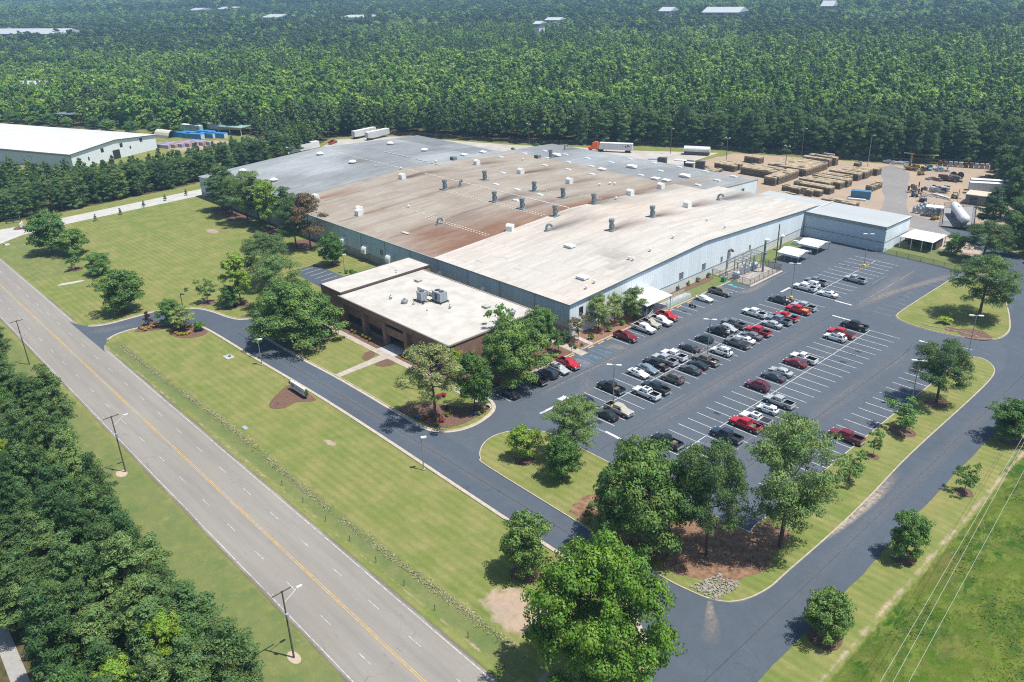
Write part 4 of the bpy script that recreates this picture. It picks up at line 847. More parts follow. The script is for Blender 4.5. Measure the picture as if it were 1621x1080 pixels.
def make_vehicle(kind):
    parts = []; b = MB(); K = kind
    if K in ('crew', 'ext', 'reg'):
        L = dict(crew=5.9, ext=5.7, reg=5.2)[K]; xf = L/2; xr = -L/2; w = .99; xh = xf-1.55; xc = dict(crew=xh-2.35, ext=xh-1.85, reg=xh-1.35)[K]; zl = 1.16; zt = 1.9
        b.loft([body_sec(xf, w*.88, .50, .92, .95), body_sec(xf-.10, w*.97, .45, 1.02, 1.06), body_sec(xf-.5, w, .42, 1.08, 1.16), body_sec(xh, w, .40, 1.13, 1.2), body_sec(xc-.06, w, .40, 1.16, 1.18)])
        b.loft([gh(xh+.12, .86, 1.14, .84, 1.2), gh(xh-.62, .90, 1.1, .70, zt), gh(xh-1.2, .91, 1.1, .71, zt+.03), gh(xc+.16, .91, 1.1, .71, zt), gh(xc, .90, 1.1, .78, 1.3)])
        bl = xc-xr; bx = (xc+xr)/2
        for s in (-1, 1): b.box(bx-.03, s*(w-.07), .45, bl-.06, .14, .80)
        b.box(xr+.07, 0, .48, .12, 2*w-.1, .76); b.box(bx, 0, .42, bl-.05, 2*w-.2, .18)
        wx = (xf-.95, xr+1.15); wr = .40; tw = .26
        gl = [('windshield', [(xh+.02, -.80, 1.22), (xh+.02, .80, 1.22), (xh-.56, .64, zt-.06), (xh-.56, -.64, zt-.06)]), ('rear_window', [(xc+.02, .70, 1.32), (xc+.02, -.70, 1.32), (xc+.13, -.62, zt-.12), (xc+.13, .62, zt-.12)])]
        cuts = [(xh-.30, (xh-.75)), (xc+.12, xc+.2)]
        mids = [xh-1.38] if K != 'reg' else []
        segs = []; xb = [xh-.28]+mids+[xc+.14]; xt = [xh-.70]+mids+[xc+.22]
        for s in (-1, 1):
            for i in range(len(xb)-1):
                q = [(xb[i]-.04, s*.905, 1.2), (xb[i+1]+.05, s*.905, 1.2), (xt[i+1]+.05, s*.745, zt-.12), (xt[i]-.04, s*.745, zt-.12)]
                gl.append(('side_window', q if s < 0 else q[::-1]))
        lin = MB(); lin.box(bx, 0, .60, bl-.2, 2*w-.3, .03)
        for s in (-1, 1): lin.box(bx, s*(w-.145), .60, bl-.2, .015, .62)
        lin.box(xr+.135, 0, .60, .015, 2*w-.3, .6); lin.box(xc-.08, 0, .60, .015, 2*w-.3, .58)
        parts.append(('bed_liner', lin, M_TRIM))
        bp = MB().box(xf+.03, 0, .48, .2, 1.86, .28).box(xr-.07, 0, .45, .2, 1.86, .2)
        hl, tl, zh, zx = .74, .90, .86, .85; tlh = .34
        grille = MB().box(xf+.005, 0, .78, .06, 1.1, .16)
    else:
        if K == 'sedan': L, w, zt, xh, ra, rb, zd, wr = 4.85, .92, 1.46, 1.05, -1.0, -1.75, .98, .33
        elif K == 'coupe': L, w, zt, xh, ra, rb, zd, wr = 4.6, .92, 1.36, .85, -.75, -1.85, .96, .33
        elif K == 'hatch': L, w, zt, xh, ra, rb, zd, wr = 4.1, .89, 1.52, 1.05, -1.45, -1.95, 1.0, .32
        else: L, w, zt, xh, ra, rb, zd, wr = 4.85, .98, 1.78, 1.15, -1.85, -2.3, 1.12, .38
        xf = L/2; xr = -L/2; zl = zd-.04; up = .08 if K == 'suv' else 0
        b.loft([body_sec(xf, w*.78, .34+up, .60+up, .62+up), body_sec(xf-.12, w*.92, .26+up, .72+up, .75+up), body_sec(xf-.7, w*.99, .22+up, .82+up, .88+up), body_sec(xh, w, .22+up, zd-.06, zd), body_sec(-.2, w, .22+up, zd-.04, zd), body_sec(rb, w, .22+up, zd-.03, zd+.02), body_sec(xr+.18, w*.94, .26+up, zd-.08, zd-.03), body_sec(xr, w*.82, .36+up, zd-.16, zd-.12)])
        b.loft([gh(xh+.1, w*.84, zd-.04, w*.80, zd+.03), gh(xh-.75, w*.90, zd-.06, w*.70, zt-.02), gh((xh+ra)/2-.3, w*.92, zd-.06, w*.71, zt+.03), gh(ra, w*.9, zd-.06, w*.68, zt-.01), gh(rb, w*.84, zd-.05, w*.74, zd+.04)])
        wx = (xf-.92, xr+.95); tw = .22; hl, tl, zh, zx = w*.70, w*.72, .58+up, .68+up; tlh = .18
        if K == 'suv': zx = .95; tlh = .3
        gl = [('windshield', [(xh+.0, -w*.78, zd+.06), (xh+.0, w*.78, zd+.06), (xh-.68, w*.64, zt-.07), (xh-.68, -w*.64, zt-.07)]),
              ('rear_window', [(rb+.05, w*.72, zd+.1), (rb+.05, -w*.72, zd+.1), (ra-.06, -w*.62, zt-.08), (ra-.06, w*.62, zt-.08)])]
        xb = [xh-.25, -.12, rb+.42]; xt = [xh-.82, -.16, ra+.04]
        if K == 'suv': xb = [xh-.25, .1, -.95, rb+.3]; xt = [xh-.82, .06, -.95, ra+.1]
        for s in (-1, 1):
            for i in range(len(xb)-1):
                q = [(xb[i]-.04, s*w*.915, zd+.04), (xb[i+1]+.04, s*w*.915, zd+.04), (xt[i+1]+.04, s*w*.735, zt-.12), (xt[i]-.04, s*w*.735, zt-.12)]
                gl.append(('side_window', q if s < 0 else q[::-1]))
        bp = MB().box(xf-.06, 0, .26+up, .18, w*1.5, .16).box(xr+.06, 0, .32+up, .18, w*1.5, .16)
        grille = MB().box(xf-.0, 0, .48+up, .06, .9, .14)
    for s in (-1, 1):
        for x in wx: b.cyl((x, s*(w-.06), wr+.02), (x, s*(w+.006), wr+.02), wr+.09, wr+.09, 16, 1)  # dark discs stand in for the shaded gaps around the wheels
        b.box(xh-.42, s*(w+.08), zl+.08, .16, .22, .16, 0, 1 if K in ('crew', 'ext', 'reg') else 0)
    parts = [('body', b, None)]+parts+[('bumper', bp, M_METAL if K in ('crew', 'ext', 'reg') else M_TRIM), ('grille', grille, M_TRIM)]
    for nme, q in gl:
        g = MB(); quad_off(g, q, .014); n0 = len(g.v); parts.append((nme, g, M_CARGLASS))
    for s in (-1, 1):
        parts.append(('headlight', MB().box(xf-.07, s*hl, zh, .14, .32, .18), M_LAMP)); parts.append(('tail_light', MB().box(xr+.04, s*tl, zx, .12, .16 if tlh > .2 else .36, tlh), M_TAIL))
    if K == 'suv':
        parts.append(('roof_rack', MB().box(-.5, .62, zt+.03, 2.0, .05, .06).box(-.5, -.62, zt+.03, 2.0, .05, .06).box(.2, 0, zt+.05, .05, 1.2, .04).box(-1.1, 0, zt+.05, .05, 1.2, .04), M_TRIM))
    out = [(nme, mb.mesh(K+'_'+nme, [PAINT['grey'], M_TRIM] if m is None else m)) for nme, mb, m in parts]
    ty = MB().lathe(0, 0, [(-tw/2, wr*.6), (-tw/2, wr*.93), (-tw/2+.04, wr), (tw/2-.04, wr), (tw/2, wr*.93), (tw/2-.01, wr*.6)], 18).mesh('tyre', M_TYRE)
    ri = MB().lathe(0, 0, [(-tw/2+.01, wr*.62), (tw/2-.02, wr*.62), (tw/2+.0, wr*.5), (tw/2+.012, wr*.16), (tw/2+.02, .001)], 14).mesh('rim', M_RIM)
    VP[K] = (out, ty, ri, wx, w, wr, tw, L)
def vehicle(kind, x, y, toward, color, label, extras=None, name=None, z=.032, ang=None, group='vehicles parked in the rows of stalls'):
    if kind not in VP: make_vehicle(kind)
    parts, ty, ri, wx, w, wr, tw, L = VP[kind]
    a = (0 if toward > 0 else math.pi) if ang is None else ang
    a += random.uniform(-.02, .02)
    cat = dict(crew='pickup truck', ext='pickup truck', reg='pickup truck', sedan='car', coupe='car', hatch='car', suv='suv')[kind]
    o = thing(name or ('pickup_truck' if cat == 'pickup truck' else 'parked_car'), label, cat, (x, y, z), a, group)
    for nme, me in parts:
        p = link(nme, me, o)
        if nme == 'body': p.material_slots[0].link = 'OBJECT'; p.material_slots[0].material = PAINT[color]
    for s in (-1, 1):
        for q in wx:
            t = link('wheel', ty, o); t.location = (q, s*(w-tw/2+.02), wr); t.rotation_euler = (-s*math.pi/2, 0, 0)
            link('rim', ri, t)
    if extras:
        for e in extras:
            if e == 'sunroof': p = MB().box(-.05, 0, {'suv': 1.815, 'sedan': 1.49, 'hatch': 1.555, 'crew': 1.935}[kind], .9, .85, .02).build('sunroof', M_CARGLASS, o)
            if e == 'tonneau': MB().box((-L/2-.45)/2-.32 if kind == 'crew' else -1.7, 0, 1.24, 1.75, 1.78, .05).build('bed_cover', M_TRIM, o)
            if e == 'load':
                m = MB()
                for i in range(7): m.box(random.uniform(-2.5, -1.3), random.uniform(-.5, .5), .63, random.uniform(.3, .7), random.uniform(.25, .5), random.uniform(.2, .75), random.uniform(0, 3), i % 3)
                m.build('bed_load', [M_WHITEP, M_RUST, M_GREYBOX], o)
            if e == 'orange':
                MB().box(-1.9, .1, .75, 1.3, 1.2, .55).build('bed_load', mat('orange_load', (.6, .25, .07), .7), o)
            if e == 'cargo': MB().box(-1.4, 0, .63, .8, 1.4, .4).build('bed_load', M_LUMBER, o)
            if e == 'toolbox': MB().box(-1.05, 0, 1.1, .5, 1.75, .22).build('tool_box', M_METAL, o)
    return o
YK = lambda k: 110.2+PITCH*k
AL, AR, BL, BR = -94.2, -87.7, -73.7, -67.2
V = [
 ('sedan', -107.4, 97.4, -1, 'black', 'black sedan alone at the near end of the kerb row below the oak', None),
 ('crew', -108.0, 105.4, -1, 'black', 'black pickup in tree shade, left of the dark blue suv', None),
 ('suv', -107.6, 108.8, -1, 'navy', 'dark blue suv backing out tail-first beside the silver suv with sunroof', None),
 ('suv', -107.6, 112.0, 1, 'silver', 'silver suv with a sunroof facing out under the tree edge', ['sunroof']),
 ('ext', -108.0, 115.2, 1, 'red', 'bright red pickup nearest the blue wheelchair bays', None),
 ('crew', -108.0, 134.4, 1, 'darkred', 'dark red crew cab pickup by the mulch bed past the wheelchair bays', None),
 ('crew', -108.0, 140.8, 1, 'white', 'white crew cab pickup in front of the willows', None),
 ('reg', -108.2, 143.9, 1, 'beige', 'small beige pickup squeezed between two white pickups', None),
 ('crew', -107.8, 147.0, 1, 'white', 'white crew cab pickup with empty bed by the canopy steps', None),
 ('ext', -108.2, 150.3, 1, 'red', 'red pickup parked beside the canopy ramp', None),
 ('coupe', -108.4, 166.0, 1, 'white', 'white coupe alone by the grass strip near the motorcycle', None),
 ('crew', -108.2, 172.4, 1, 'brown', 'long grey-brown pickup nearest the substation fence', None),
 ('crew', AL, YK(1), -1, 'black', 'black crew cab pickup right behind the nearest lot lamp post', ['cargo']),
 ('crew', AR, YK(2), -1, 'white', 'white crew cab pickup with a sunroof beside a black pickup, near lamp post', ['sunroof']),
 ('crew', AR, YK(3), -1, 'teal', 'dark teal-black crew cab pickup beside the white one with a sunroof', None),
 ('sedan', AL, YK(4), 1, 'white', 'white sedan with dark sunroof facing right, first row middle', ['sunroof']),
 ('sedan', AL, YK(5), 1, 'bluegrey', 'blue-grey sedan between a white sedan and a black pickup', None),
 ('suv', AR, YK(5), -1, 'brown', 'grey-brown suv with roof rails nose to nose with a blue-grey sedan', None),
 ('sedan', AR, YK(7), -1, 'darkgrey', 'dark grey sedan two bays beyond the grey-brown suv', None),
 ('coupe', AR, YK(8), -1, 'teal', 'glossy dark teal coupe beside the dark grey sedan', None),
 ('crew', AL, YK(6), -1, 'black', 'black crew cab pickup with orange bits in its bed', ['cargo']),
 ('crew', AL, YK(7), -1, 'silver', 'silver crew cab pickup with a dark bed between black and white pickups', None),
 ('crew', AL, YK(8), -1, 'white', 'white crew cab pickup with a silver tool box in its bed', ['toolbox']),
 ('crew', AR, YK(9), -1, 'brown', 'grey-brown pickup carrying a white load in its bed', ['load']),
 ('sedan', AL, YK(10), -1, 'darkgrey', 'dark grey sedan two bays before the black wagon', None),
 ('hatch', AL, YK(12), -1, 'teal', 'black-green wagon just left of the second lot lamp post', None),
 ('suv', AR, YK(11), -1, 'white', 'white boxy suv facing the lamp post with yellow bollards', None),
 ('ext', AL, YK(14), -1, 'black', 'old black pickup heaped with junk behind the lamp post', ['load']),
 ('hatch', AL+.4, YK(15), 1, 'silver', 'tiny silver-blue hatchback between the junk-laden pickup and a grey pickup', None),
 ('crew', AL, YK(16), -1, 'grey', 'grey pickup with an open black bed beside the tiny hatchback', None),
 ('crew', AR, YK(13), -1, 'grey', 'charcoal pickup with a covered bed behind the yellow bollards', ['tonneau']),
 ('sedan', AR, YK(14), -1, 'white', 'white sedan with dark roof glass beside the charcoal pickup', ['sunroof']),
 ('sedan', AR, YK(15), -1, 'grey', 'grey sedan between a white sedan and a red pickup', None),
 ('crew', AR, YK(16), -1, 'red', 'red crew cab pickup next to a grey sedan in the first double row', None),
 ('crew', AL, YK(19), -1, 'white', 'white crew cab pickup standing alone on the left of the first double row', None),
 ('sedan', AR, YK(18), -1, 'silver', 'silver sedan beside the blue-grey pickup', None),
 ('crew', AR, YK(19), -1, 'bluegrey', 'blue-grey crew cab pickup between a silver sedan and a red pickup', None),
 ('ext', AR, YK(20), -1, 'red', 'red pickup with a silver bed cover beside the blue-grey pickup', ['toolbox']),
 ('crew', AR, YK(22), -1, 'red', 'big red pickup with an orange load at the far end of the row', ['orange']),
 ('crew', AR, YK(23), -1, 'silver', 'silver pickup with dark bed behind the big red pickup', None),
 ('crew', AL, YK(23), -1, 'darkgrey', 'dark grey-green pickup against the third lot lamp post', ['load']),
 ('crew', AL, 189.6, -1, 'white', 'white crew cab pickup first in the far block of stalls', ['toolbox']),
 ('suv', AL, 192.5, -1, 'white', 'white boxy suv between a white and a silver-blue pickup', None),
 ('ext', AL, 195.4, -1, 'bluegrey', 'silver-blue pickup third in the far block of stalls', None),
 ('sedan', AR, 189.4, -1, 'white', 'white sedan with sunroof at the start of the far block', ['sunroof']),
 ('ext', AR, 203.6, -1, 'silver', 'silver extended cab pickup by itself near the far lamp post', None),
 ('crew', BL, YK(22), -1, 'black', 'black crew cab pickup with cargo at the far end of the second double row', ['cargo']),
 ('crew', BL, YK(20), -1, 'red', 'red crew cab pickup with closed bed beside a white suv', ['tonneau']),
 ('suv', BL, YK(19), -1, 'white', 'white rounded suv beside a red pickup, second double row', ['sunroof']),
 ('ext', BL+.5, YK(14), -1, 'white', 'white extended cab pickup beside a dark red sedan', None),
 ('sedan', BL, YK(13), -1, 'darkred', 'dark red sedan beside a white extended cab pickup', None),
 ('sedan', BL, YK(11), -1, 'silver', 'silver sedan beside a charcoal sedan, second double row', None),
 ('sedan', BL, YK(10), -1, 'darkgrey', 'charcoal sedan between a silver sedan and a maroon suv', None),
 ('suv', BL, YK(8), -1, 'maroon', 'maroon suv on the left side of the second double row', None),
 ('crew', BR, YK(7), -1, 'silver', 'silver crew cab pickup beside a white hatchback', None),
 ('hatch', BR, YK(5.7), -1, 'white', 'white hatchback with dark roof glass beside a silver pickup', ['sunroof']),
 ('crew', BR+.3, YK(4), -1, 'white', 'white pickup with sunroof and black bed cover beside a red pickup', ['sunroof', 'tonneau']),
 ('crew', BR+.3, YK(3), -1, 'red', 'bright red crew cab pickup nearest the big pines', ['cargo']),
 ('crew', BR, YK(1), -1, 'navy', 'lifted dark blue-black pickup half behind the pine tops', None),
 ('sedan', BR, YK(-1), -1, 'grey', 'grey car almost hidden by the pine crown', None),
 ('ext', BL-.1, YK(-2), -1, 'black', 'black pickup nearest the corner island, small load in its bed', ['cargo']),
 ('crew', AR+.3, YK(-1), 1, 'beige', 'pale silver pickup facing right by the nearest lamp post base', None),
 ('sedan', AR, YK(-2), -1, 'black', 'black sedan with a pale rear window behind the dark island tree', None),
 ('ext', AL-1.2, YK(-2.6), -1, 'white', 'white pickup partly hidden by the dark tree on the island', None),
 ('suv', AL, YK(-1.8), -1, 'navy', 'dark blue suv beside the half hidden white pickup', None),
 ('crew', -52.2, 127.6, -1, 'darkred', 'red pickup peeking out beside the pine at the outer kerb row', None),
]
for k, x, y, t, c, lab, ex in V: vehicle(k, x+random.uniform(-.2, .2), y+random.uniform(-.12, .12), t, c, lab, ex)
vehicle('ext', *G(527, 227.5), 1, 'red', 'red pickup behind the far left corner of the factory', ang=2.0, z=.03, group='vehicles behind the factory')
vehicle('crew', *G(1441, 381), 1, 'silver', 'pale pickup sheltering under the white shed roof', ang=.3, z=.03, group='vehicles behind the factory')
# motorcycle
mc = thing('motorcycle', 'small dark motorcycle with pink tank in a stall by the canopy ramp', 'motorcycle', (-108.2, 160.5, .03), .2)
for x in (-.7, .7): 
    t = MB().lathe(0, 0, [(-.06, .2), (-.06, .3), (.06, .3), (.06, .2)], 16).build('wheel', M_TYRE, mc); t.location = (x, 0, .3); t.rotation_euler = (math.pi/2, 0, 0)
MB().cyl((-.7, 0, .3), (-.1, 0, .55), .05).cyl((.7, 0, .3), (.42, 0, .95), .04).box(0, 0, .28, .5, .3, .3).build('frame', M_DKMETAL, mc)
MB().lathe(.15, 0, [(.6, .12), (.7, .2), (.82, .16), (.86, .02)], 10).build('fuel_tank', mat('pink_tank', (.5, .15, .25), .3), mc)
MB().box(-.35, 0, .68, .75, .26, .1).build('seat', M_TRIM, mc); MB().cyl((.40, -.38, 1.0), (.40, .38, 1.0), .025).build('handlebar', M_METAL, mc)

# ------------------------------------------------------------------ lamp posts, utility poles, wires
def lot_lamp(x, y, label, h=9.6, az=R(35), base=True, hd=2):
    o = thing('lamp_post', label, 'lamp post', (x, y, .03), 0, 'car park lamp posts' if hd == 2 else 'lamp posts along the drive')
    MB().cyl((0, 0, .5 if base else 0), (0, 0, h), .11, .075, 8).build('pole', M_METAL, o)
    if base: MB().lathe(0, 0, [(0, .42), (.75, .42), (.85, .36), (.86, .01)], 12).build('base', M_STOP, o)
    else: MB().lathe(0, 0, [(0, .3), (.2, .3), (.22, .01)], 10).build('base', M_CONC, o)
    for s in ((-1, 1) if hd == 2 else (1,)):
        b = MB().box(s*.9 if hd == 2 else .45, 0, h-.05, .95, .5, .22).box(s*.3, 0, h, .5, .1, .1); hd_ = b.build('lamp_head', M_WHITEP, o); hd_.rotation_euler = (0, 0, az)
    return o
LL = [(-88.9, 107.5, 'lot lamp post with yellow base nearest the camera, beside a black pickup'), (-88.3, 137.8, 'lot lamp post with yellow bollards in the middle of the first double row'), (-93.3, 181.3, 'lot lamp post beside the dark grey-green pickup and big red pickup'), (-91, 216.0, 'farthest lot lamp post in the far block before the annex wall'), (-49.2, 147.6, 'lamp post on the outer kerb beside the island pine'), (-49.6, 176.6, 'lamp post at the tip of the corner island, in front of the mulched pine')]
for i, (x, y, l) in enumerate(LL): lot_lamp(x, y, l, 9.4, base=i < 4)
lot_lamp(-135.5, 61.4+7.0, 'x') if False else None
lot_lamp(-98.5, 69.0, 'short single lamp post on the lawn edge opposite the pine planter', 6.3, R(60), False, 1)
lot_lamp(-157.0, 69.5, 'short single lamp post on the lawn edge near the oak shadow', 6.1, R(60), False, 1)
lot_lamp(*G(546, 433), 'short single lamp post by the small car park beside the factory', 5.5, R(60), False, 1)
dk = thing('lamp_post', 'dark brown lamp post rising behind the entrance shrubs', 'lamp post', (*G(292, 498), 0)); MB().cyl((0, 0, 0), (0, 0, 5.6), .1, .09, 8).build('pole', M_RUST, dk); MB().box(.5, .3, 5.5, 1.1, .5, .18, .5).build('lamp_head', M_DKMETAL, dk)
for y in (134.9, 136.0, 138.9, 139.9):
    o = MB().cyl((0, 0, 0), (0, 0, 1.15), .09, .09, 8).build('bollard', M_STOP); o.location = (-91.2+random.uniform(-.3, .9), y+1.2, .03); tag(o, 'yellow bollard by the second lot lamp post', 'bollard', 'yellow bollards')
for y in (213.5, 214.6, 217.8, 218.8):
    o = MB().cyl((0, 0, 0), (0, 0, 1.15), .09, .09, 8).build('bollard', M_STOP); o.location = (-91.0+random.uniform(-.3, .6), y, .03); tag(o, 'yellow bollard by the farthest lot lamp post', 'bollard', 'yellow bollards far')
def utility(x, y, label, h=11, lamp=True, az=R(90)):
    o = thing('utility_pole', label, 'utility pole', (x, y, 0), az, 'timber utility poles')
    MB().cyl((0, 0, 0), (0, 0, h), .13, .09, 9).build('pole', mat('creosote_timber', (.12, .10, .09), .9, var=.3), o)
    MB().box(0, .12, h-.35, 2.5, .12, .14).build('crossarm', M_WOODP, o)
    for q in (-1.15, 0.0, 1.15): MB().lathe(q, .12, [(h-.2, .05), (h-.02, .07), (h+.06, .03)], 8).build('insulator', M_WHITEP, o)
    if lamp:
        MB().cyl((0, 0, h-1.9), (2.0, 0, h-.75), .045, .045, 6).build('lamp_arm', M_WHITEP, o); MB().box(2.25, 0, h-.85, .75, .3, .2).build('lamp_head', M_WHITEP, o)
    MB().lathe(0, -.3, [(h-4.2, .2), (h-3.4, .2), (h-3.35, .01)], 10).build('meter_box', M_GREYBOX, o)
    return o
utility(-76.5, 31.5, 'timber utility pole with street lamp nearest the camera on the road verge', 10.7)
utility(-135.4, 32.2, 'timber utility pole with street lamp second along the road verge', 11.2)
utility(-196.1, 33.1, 'timber utility pole without lamp farthest along the road verge', 10.8, False)
for x in (-76.5, -135.4, -110): bed('sand_patch', [(x+1.3*math.cos(t), 31.5+(.7 if x > -100 else .9)*math.sin(t)) for t in np.linspace(0, 6.283, 9)[:-1]], .02, mat('sand_patch_colour', (.40, .33, .25), .95)) if x != -110 else None
utility(-20.3, 136.5, 'timber utility pole beyond the right edge carrying the pale wires', 11, False, R(0))
def wire(name, pts, r, m, label):
    mb = MB()
    for a, b in zip(pts, pts[1:]): mb.cyl(a, b, r, r, 5, 0, False)
    o = mb.build(name, m); return tag(o, label, 'wire')
for i, (a, b, lab) in enumerate((((1395, 1080), (1600, 725), 'pale overhead wire on the left over the meadow'), ((1415, 1080), (1621, 700), 'pale overhead wire in the middle over the meadow'), ((1440, 1080), (1621, 745), 'pale overhead wire on the right over the meadow'))):
    p, q = G(*a, 10.6), G(*b, 10.6); d = ((q[0]-p[0])/(q[1]-p[1])); y0, y1 = 20, 250
    wire('power_line', [(p[0]+d*(y-p[1]), y, 10.6+(.9*((y-135)/100)**2)) for y in np.linspace(y0, y1, 16)], .018, mat('wire_aluminium', (.44, .47, .44), .5, var=0), lab)

# ------------------------------------------------------------------ fences
def mesh_mat():
    n = NB('chain_link'); tr = n.n('BsdfTransparent'); mx = n.n('MixShader'); mx.inputs[0].default_value = .28
    n.done((.10, .11, .11), .6, .5); n.l(tr.outputs[0], mx.inputs[1]); n.l(n.b.outputs[0], mx.inputs[2]); n.l(mx.outputs[0], n.out.inputs[0]); return n.m
M_CHAIN = mesh_mat()
def fence(pts, label, h=2.1, step=3.5, m=M_DKMETAL, dark=False):
    o = thing('chain_link_fence', label, 'fence', (*pts[0], 0)); ox, oy = pts[0]; mb = MB(); rail = MB(); pm = MB().cyl((0, 0, 0), (0, 0, h+.1), .05, .05, 6).mesh('post', m)
    for a, b in zip(pts, pts[1:]):
        d = math.dist(a, b); n = max(1, round(d/step))
        for i in range(n): p = link('post', pm, o); p.location = (a[0]+(b[0]-a[0])*i/n-ox, a[1]+(b[1]-a[1])*i/n-oy, 0)
        A = (a[0]-ox, a[1]-oy); B = (b[0]-ox, b[1]-oy)
        mb.add([(*A, .05), (*B, .05), (*B, h), (*A, h)], [(0, 1, 2, 3)]); rail.cyl((*A, h), (*B, h), .035, .035, 5); rail.cyl((*A, .1), (*B, .1), .025, .025, 5)
    mb.build('mesh_panel', M_CHAIN, o); rail.build('rail', m, o); return o
fence([(-93.5, 230.0), (-92, 230.9), (-78.2, 230.2), (-72, 229.2), (-60, 236)], 'dark chain-link fence between the car park and the green strip by the annex', 1.5, 3.2)
fence([(-364, 248), (-338.8, 259), (-285.4, 278), (-261, 296), (-229, 316), (-172, 334.5), (-139, 344.5), (-106, 366), (-94, 344)], 'long chain-link fence along the edge of the pine woods behind the yard', 2.2, 5)
fence([(-117.9, 183.3), (-105.9, 182.7), (-106.0, 198.3), (-112.6, 199.6)], 'dark chain-link fence around the electrical substation', 1.8, 2.4)
fence([(-98.4, 289.5), (-90.5, 267.8), (-81.5, 268.5), (-91.5, 299), (-98.4, 289.5)], 'chain-link fence around the white gas tank', 1.9, 2.6)
fence([(-590, 123), (-525, 151), (-482, 174), (-434, 198)], 'dark fence behind the far warehouse', 2, 6)

# ------------------------------------------------------------------ substation, carports, canopy
sheet('substation_gravel', ragged([(-117.6, 183.8), (-106.3, 183.2), (-106.4, 198), (-112.4, 199.3), (-117.6, 199)], .1), .03, mat('substation_stones', (.33, .30, .27), .95, var=.45, scale=1.2, bump=.5))
ga = thing('substation_gantry', 'grey steel gantry with bars and insulators over the transformers', 'gantry', (-113, 191, 0))
M_INS = mat('porcelain_grey', (.45, .47, .47), .3); b = MB()
for x in (-1.8, 1.6):
    for y in (-6, -2, 2, 6): b.box(x, y, 0, .25, .25, 4.3)
b.build('post', M_METAL, ga); b = MB()
for x in (-1.8, 1.6): b.box(x, 0, 4.3, .22, 12.6, .22); b.box(x, 0, 3.3, .12, 12.4, .12)
for y in (-6, -4, -2, 0, 2, 4, 6): b.box(-.1, y, 4.5, 3.8, .14, .14)
b.build('beam', M_METAL, ga)
for y in (-5, -3, -1, 1, 3, 5):
    for x in (-1.2, 0, 1.1): MB().lathe(x, y, [(4.6, .08), (4.75, .16), (4.85, .08), (5.0, .16), (5.1, .07)], 8).build('insulator', M_INS, ga)
b = MB()
for x in (-1.2, 0, 1.1): b.cyl((x, -6.2, 5.12), (x, 6.2, 5.12), .04, .04, 5)
for y in (-3, 1, 5): b.cyl((0, y, 5.1), (1.9, y-1, 2.7), .035, .035, 5)
b.build('busbar', M_METAL, ga)
tp = MB().box(0, 0, .15, 1.35, 1.2, 1.9).box(0, 0, 2.05, 1.1, .9, .15); tpm = tp.mesh('tank', mat('transformer_white', (.62, .66, .68), .45, var=.12))
fin = MB().box(0, 0, .9, 1.75, .9, .25); [fin.box(.78, -.5+.2*i, .4, .2, .06, 1.3).box(-.78, -.5+.2*i, .4, .2, .06, 1.3) for i in range(6)]; fim = fin.mesh('cooling_fin', M_GREYBOX)
bu = MB(); [bu.lathe(-.35+.35*i, 0, [(2.2, .1), (2.35, .16), (2.45, .09), (2.6, .14), (2.75, .05)], 8) for i in range(3)]; bum = bu.mesh('bushing', M_INS)
plm = MB().box(0, 0, 0, 2, 1.9, .16).mesh('plinth', M_CONC)
for i, (px, py) in enumerate(((1165, 442), (1176, 434), (1184.5, 430), (1193, 427))):
    o = thing('transformer', 'pale %s transformer on a plinth in the substation' % ('blue-white nearest', 'blue-white second nearest', 'blue-white third', 'blue-white farthest')[i], 'transformer', (*G(px, py), .03), 0, 'substation transformers')
    for nme, me in (('tank', tpm), ('cooling_fin', fim), ('bushing', bum), ('plinth', plm)): link(nme, me, o)
tb = thing('tall_duct_pole', 'tall grey steel pole with a white curved head beside the substation', 'pole', (*G(1207, 431), 0)); MB().cyl((0, 0, 0), (0, 0, 9.2), .32, .28, 10).box(.3, 0, 5.2, .8, .5, .5).build('pole', M_VENTG, tb); MB().lathe(.4, 0, [(9.0, .7), (9.4, .75), (9.7, .3), (9.75, .01)], 12).build('head', M_WHITEP, tb)
tb = thing('tall_duct_pole', 'shorter grey steel pole with a white curved head against the factory wall', 'pole', (-115.6, 214.5, 0)); MB().cyl((0, 0, 0), (0, 0, 4.2), .3, .26, 10).build('pole', M_VENTG, tb); MB().lathe(.4, 0, [(4.0, .6), (4.4, .65), (4.7, .25), (4.75, .01)], 12).build('head', M_WHITEP, tb)
o = thing('utility_pole', 'dark timber power pole with two crossarms beside the carports', 'utility pole', (-110.6, 203.5, 0)); MB().cyl((0, 0, 0), (0, 0, 11.2), .19, .13, 9).build('pole', M_WOODP, o)
for hh in (8.6, 7.0): MB().box(0, 0, hh, .14, 2.4, .14, .7).build('crossarm', M_WOODP, o)
tb = thing('duct_pole', 'grey steel duct with a rusty brown elbow at the substation corner', 'pole', (*G(1150.5, 425), 0)); MB().cyl((0, 0, 0), (0, 0, 5), .32, .28, 10).build('pole', M_METAL, tb); MB().cyl((0, 0, 5), (.4, .8, 5.3), .34, .34, 8).cyl((.4, .8, 5.3), (.6, 1.6, 4.7), .4, .3, 8).build('elbow', M_RUST, tb)
o = MB().box(0, 0, 0, 2.0, 1.2, .9).box(0, 0, .9, 1.6, .9, .35).build('wall_cabinet', M_WHITEP); o.location = (-114.7, 221.8, 0); tag(o, 'white low cabinet on grass strip against factory wall', 'cabinet')
o = MB().box(0, 0, 0, 1.0, .9, 1.2).lathe(0, 0, [(1.2, .3), (1.5, .25), (1.55, .01)], 8).build('pump', mat('green_pump', (.03, .22, .14), .5)); o.location = (*G(1145, 446), 0); tag(o, 'small green pump set on the grass by the substation fence', 'pump')
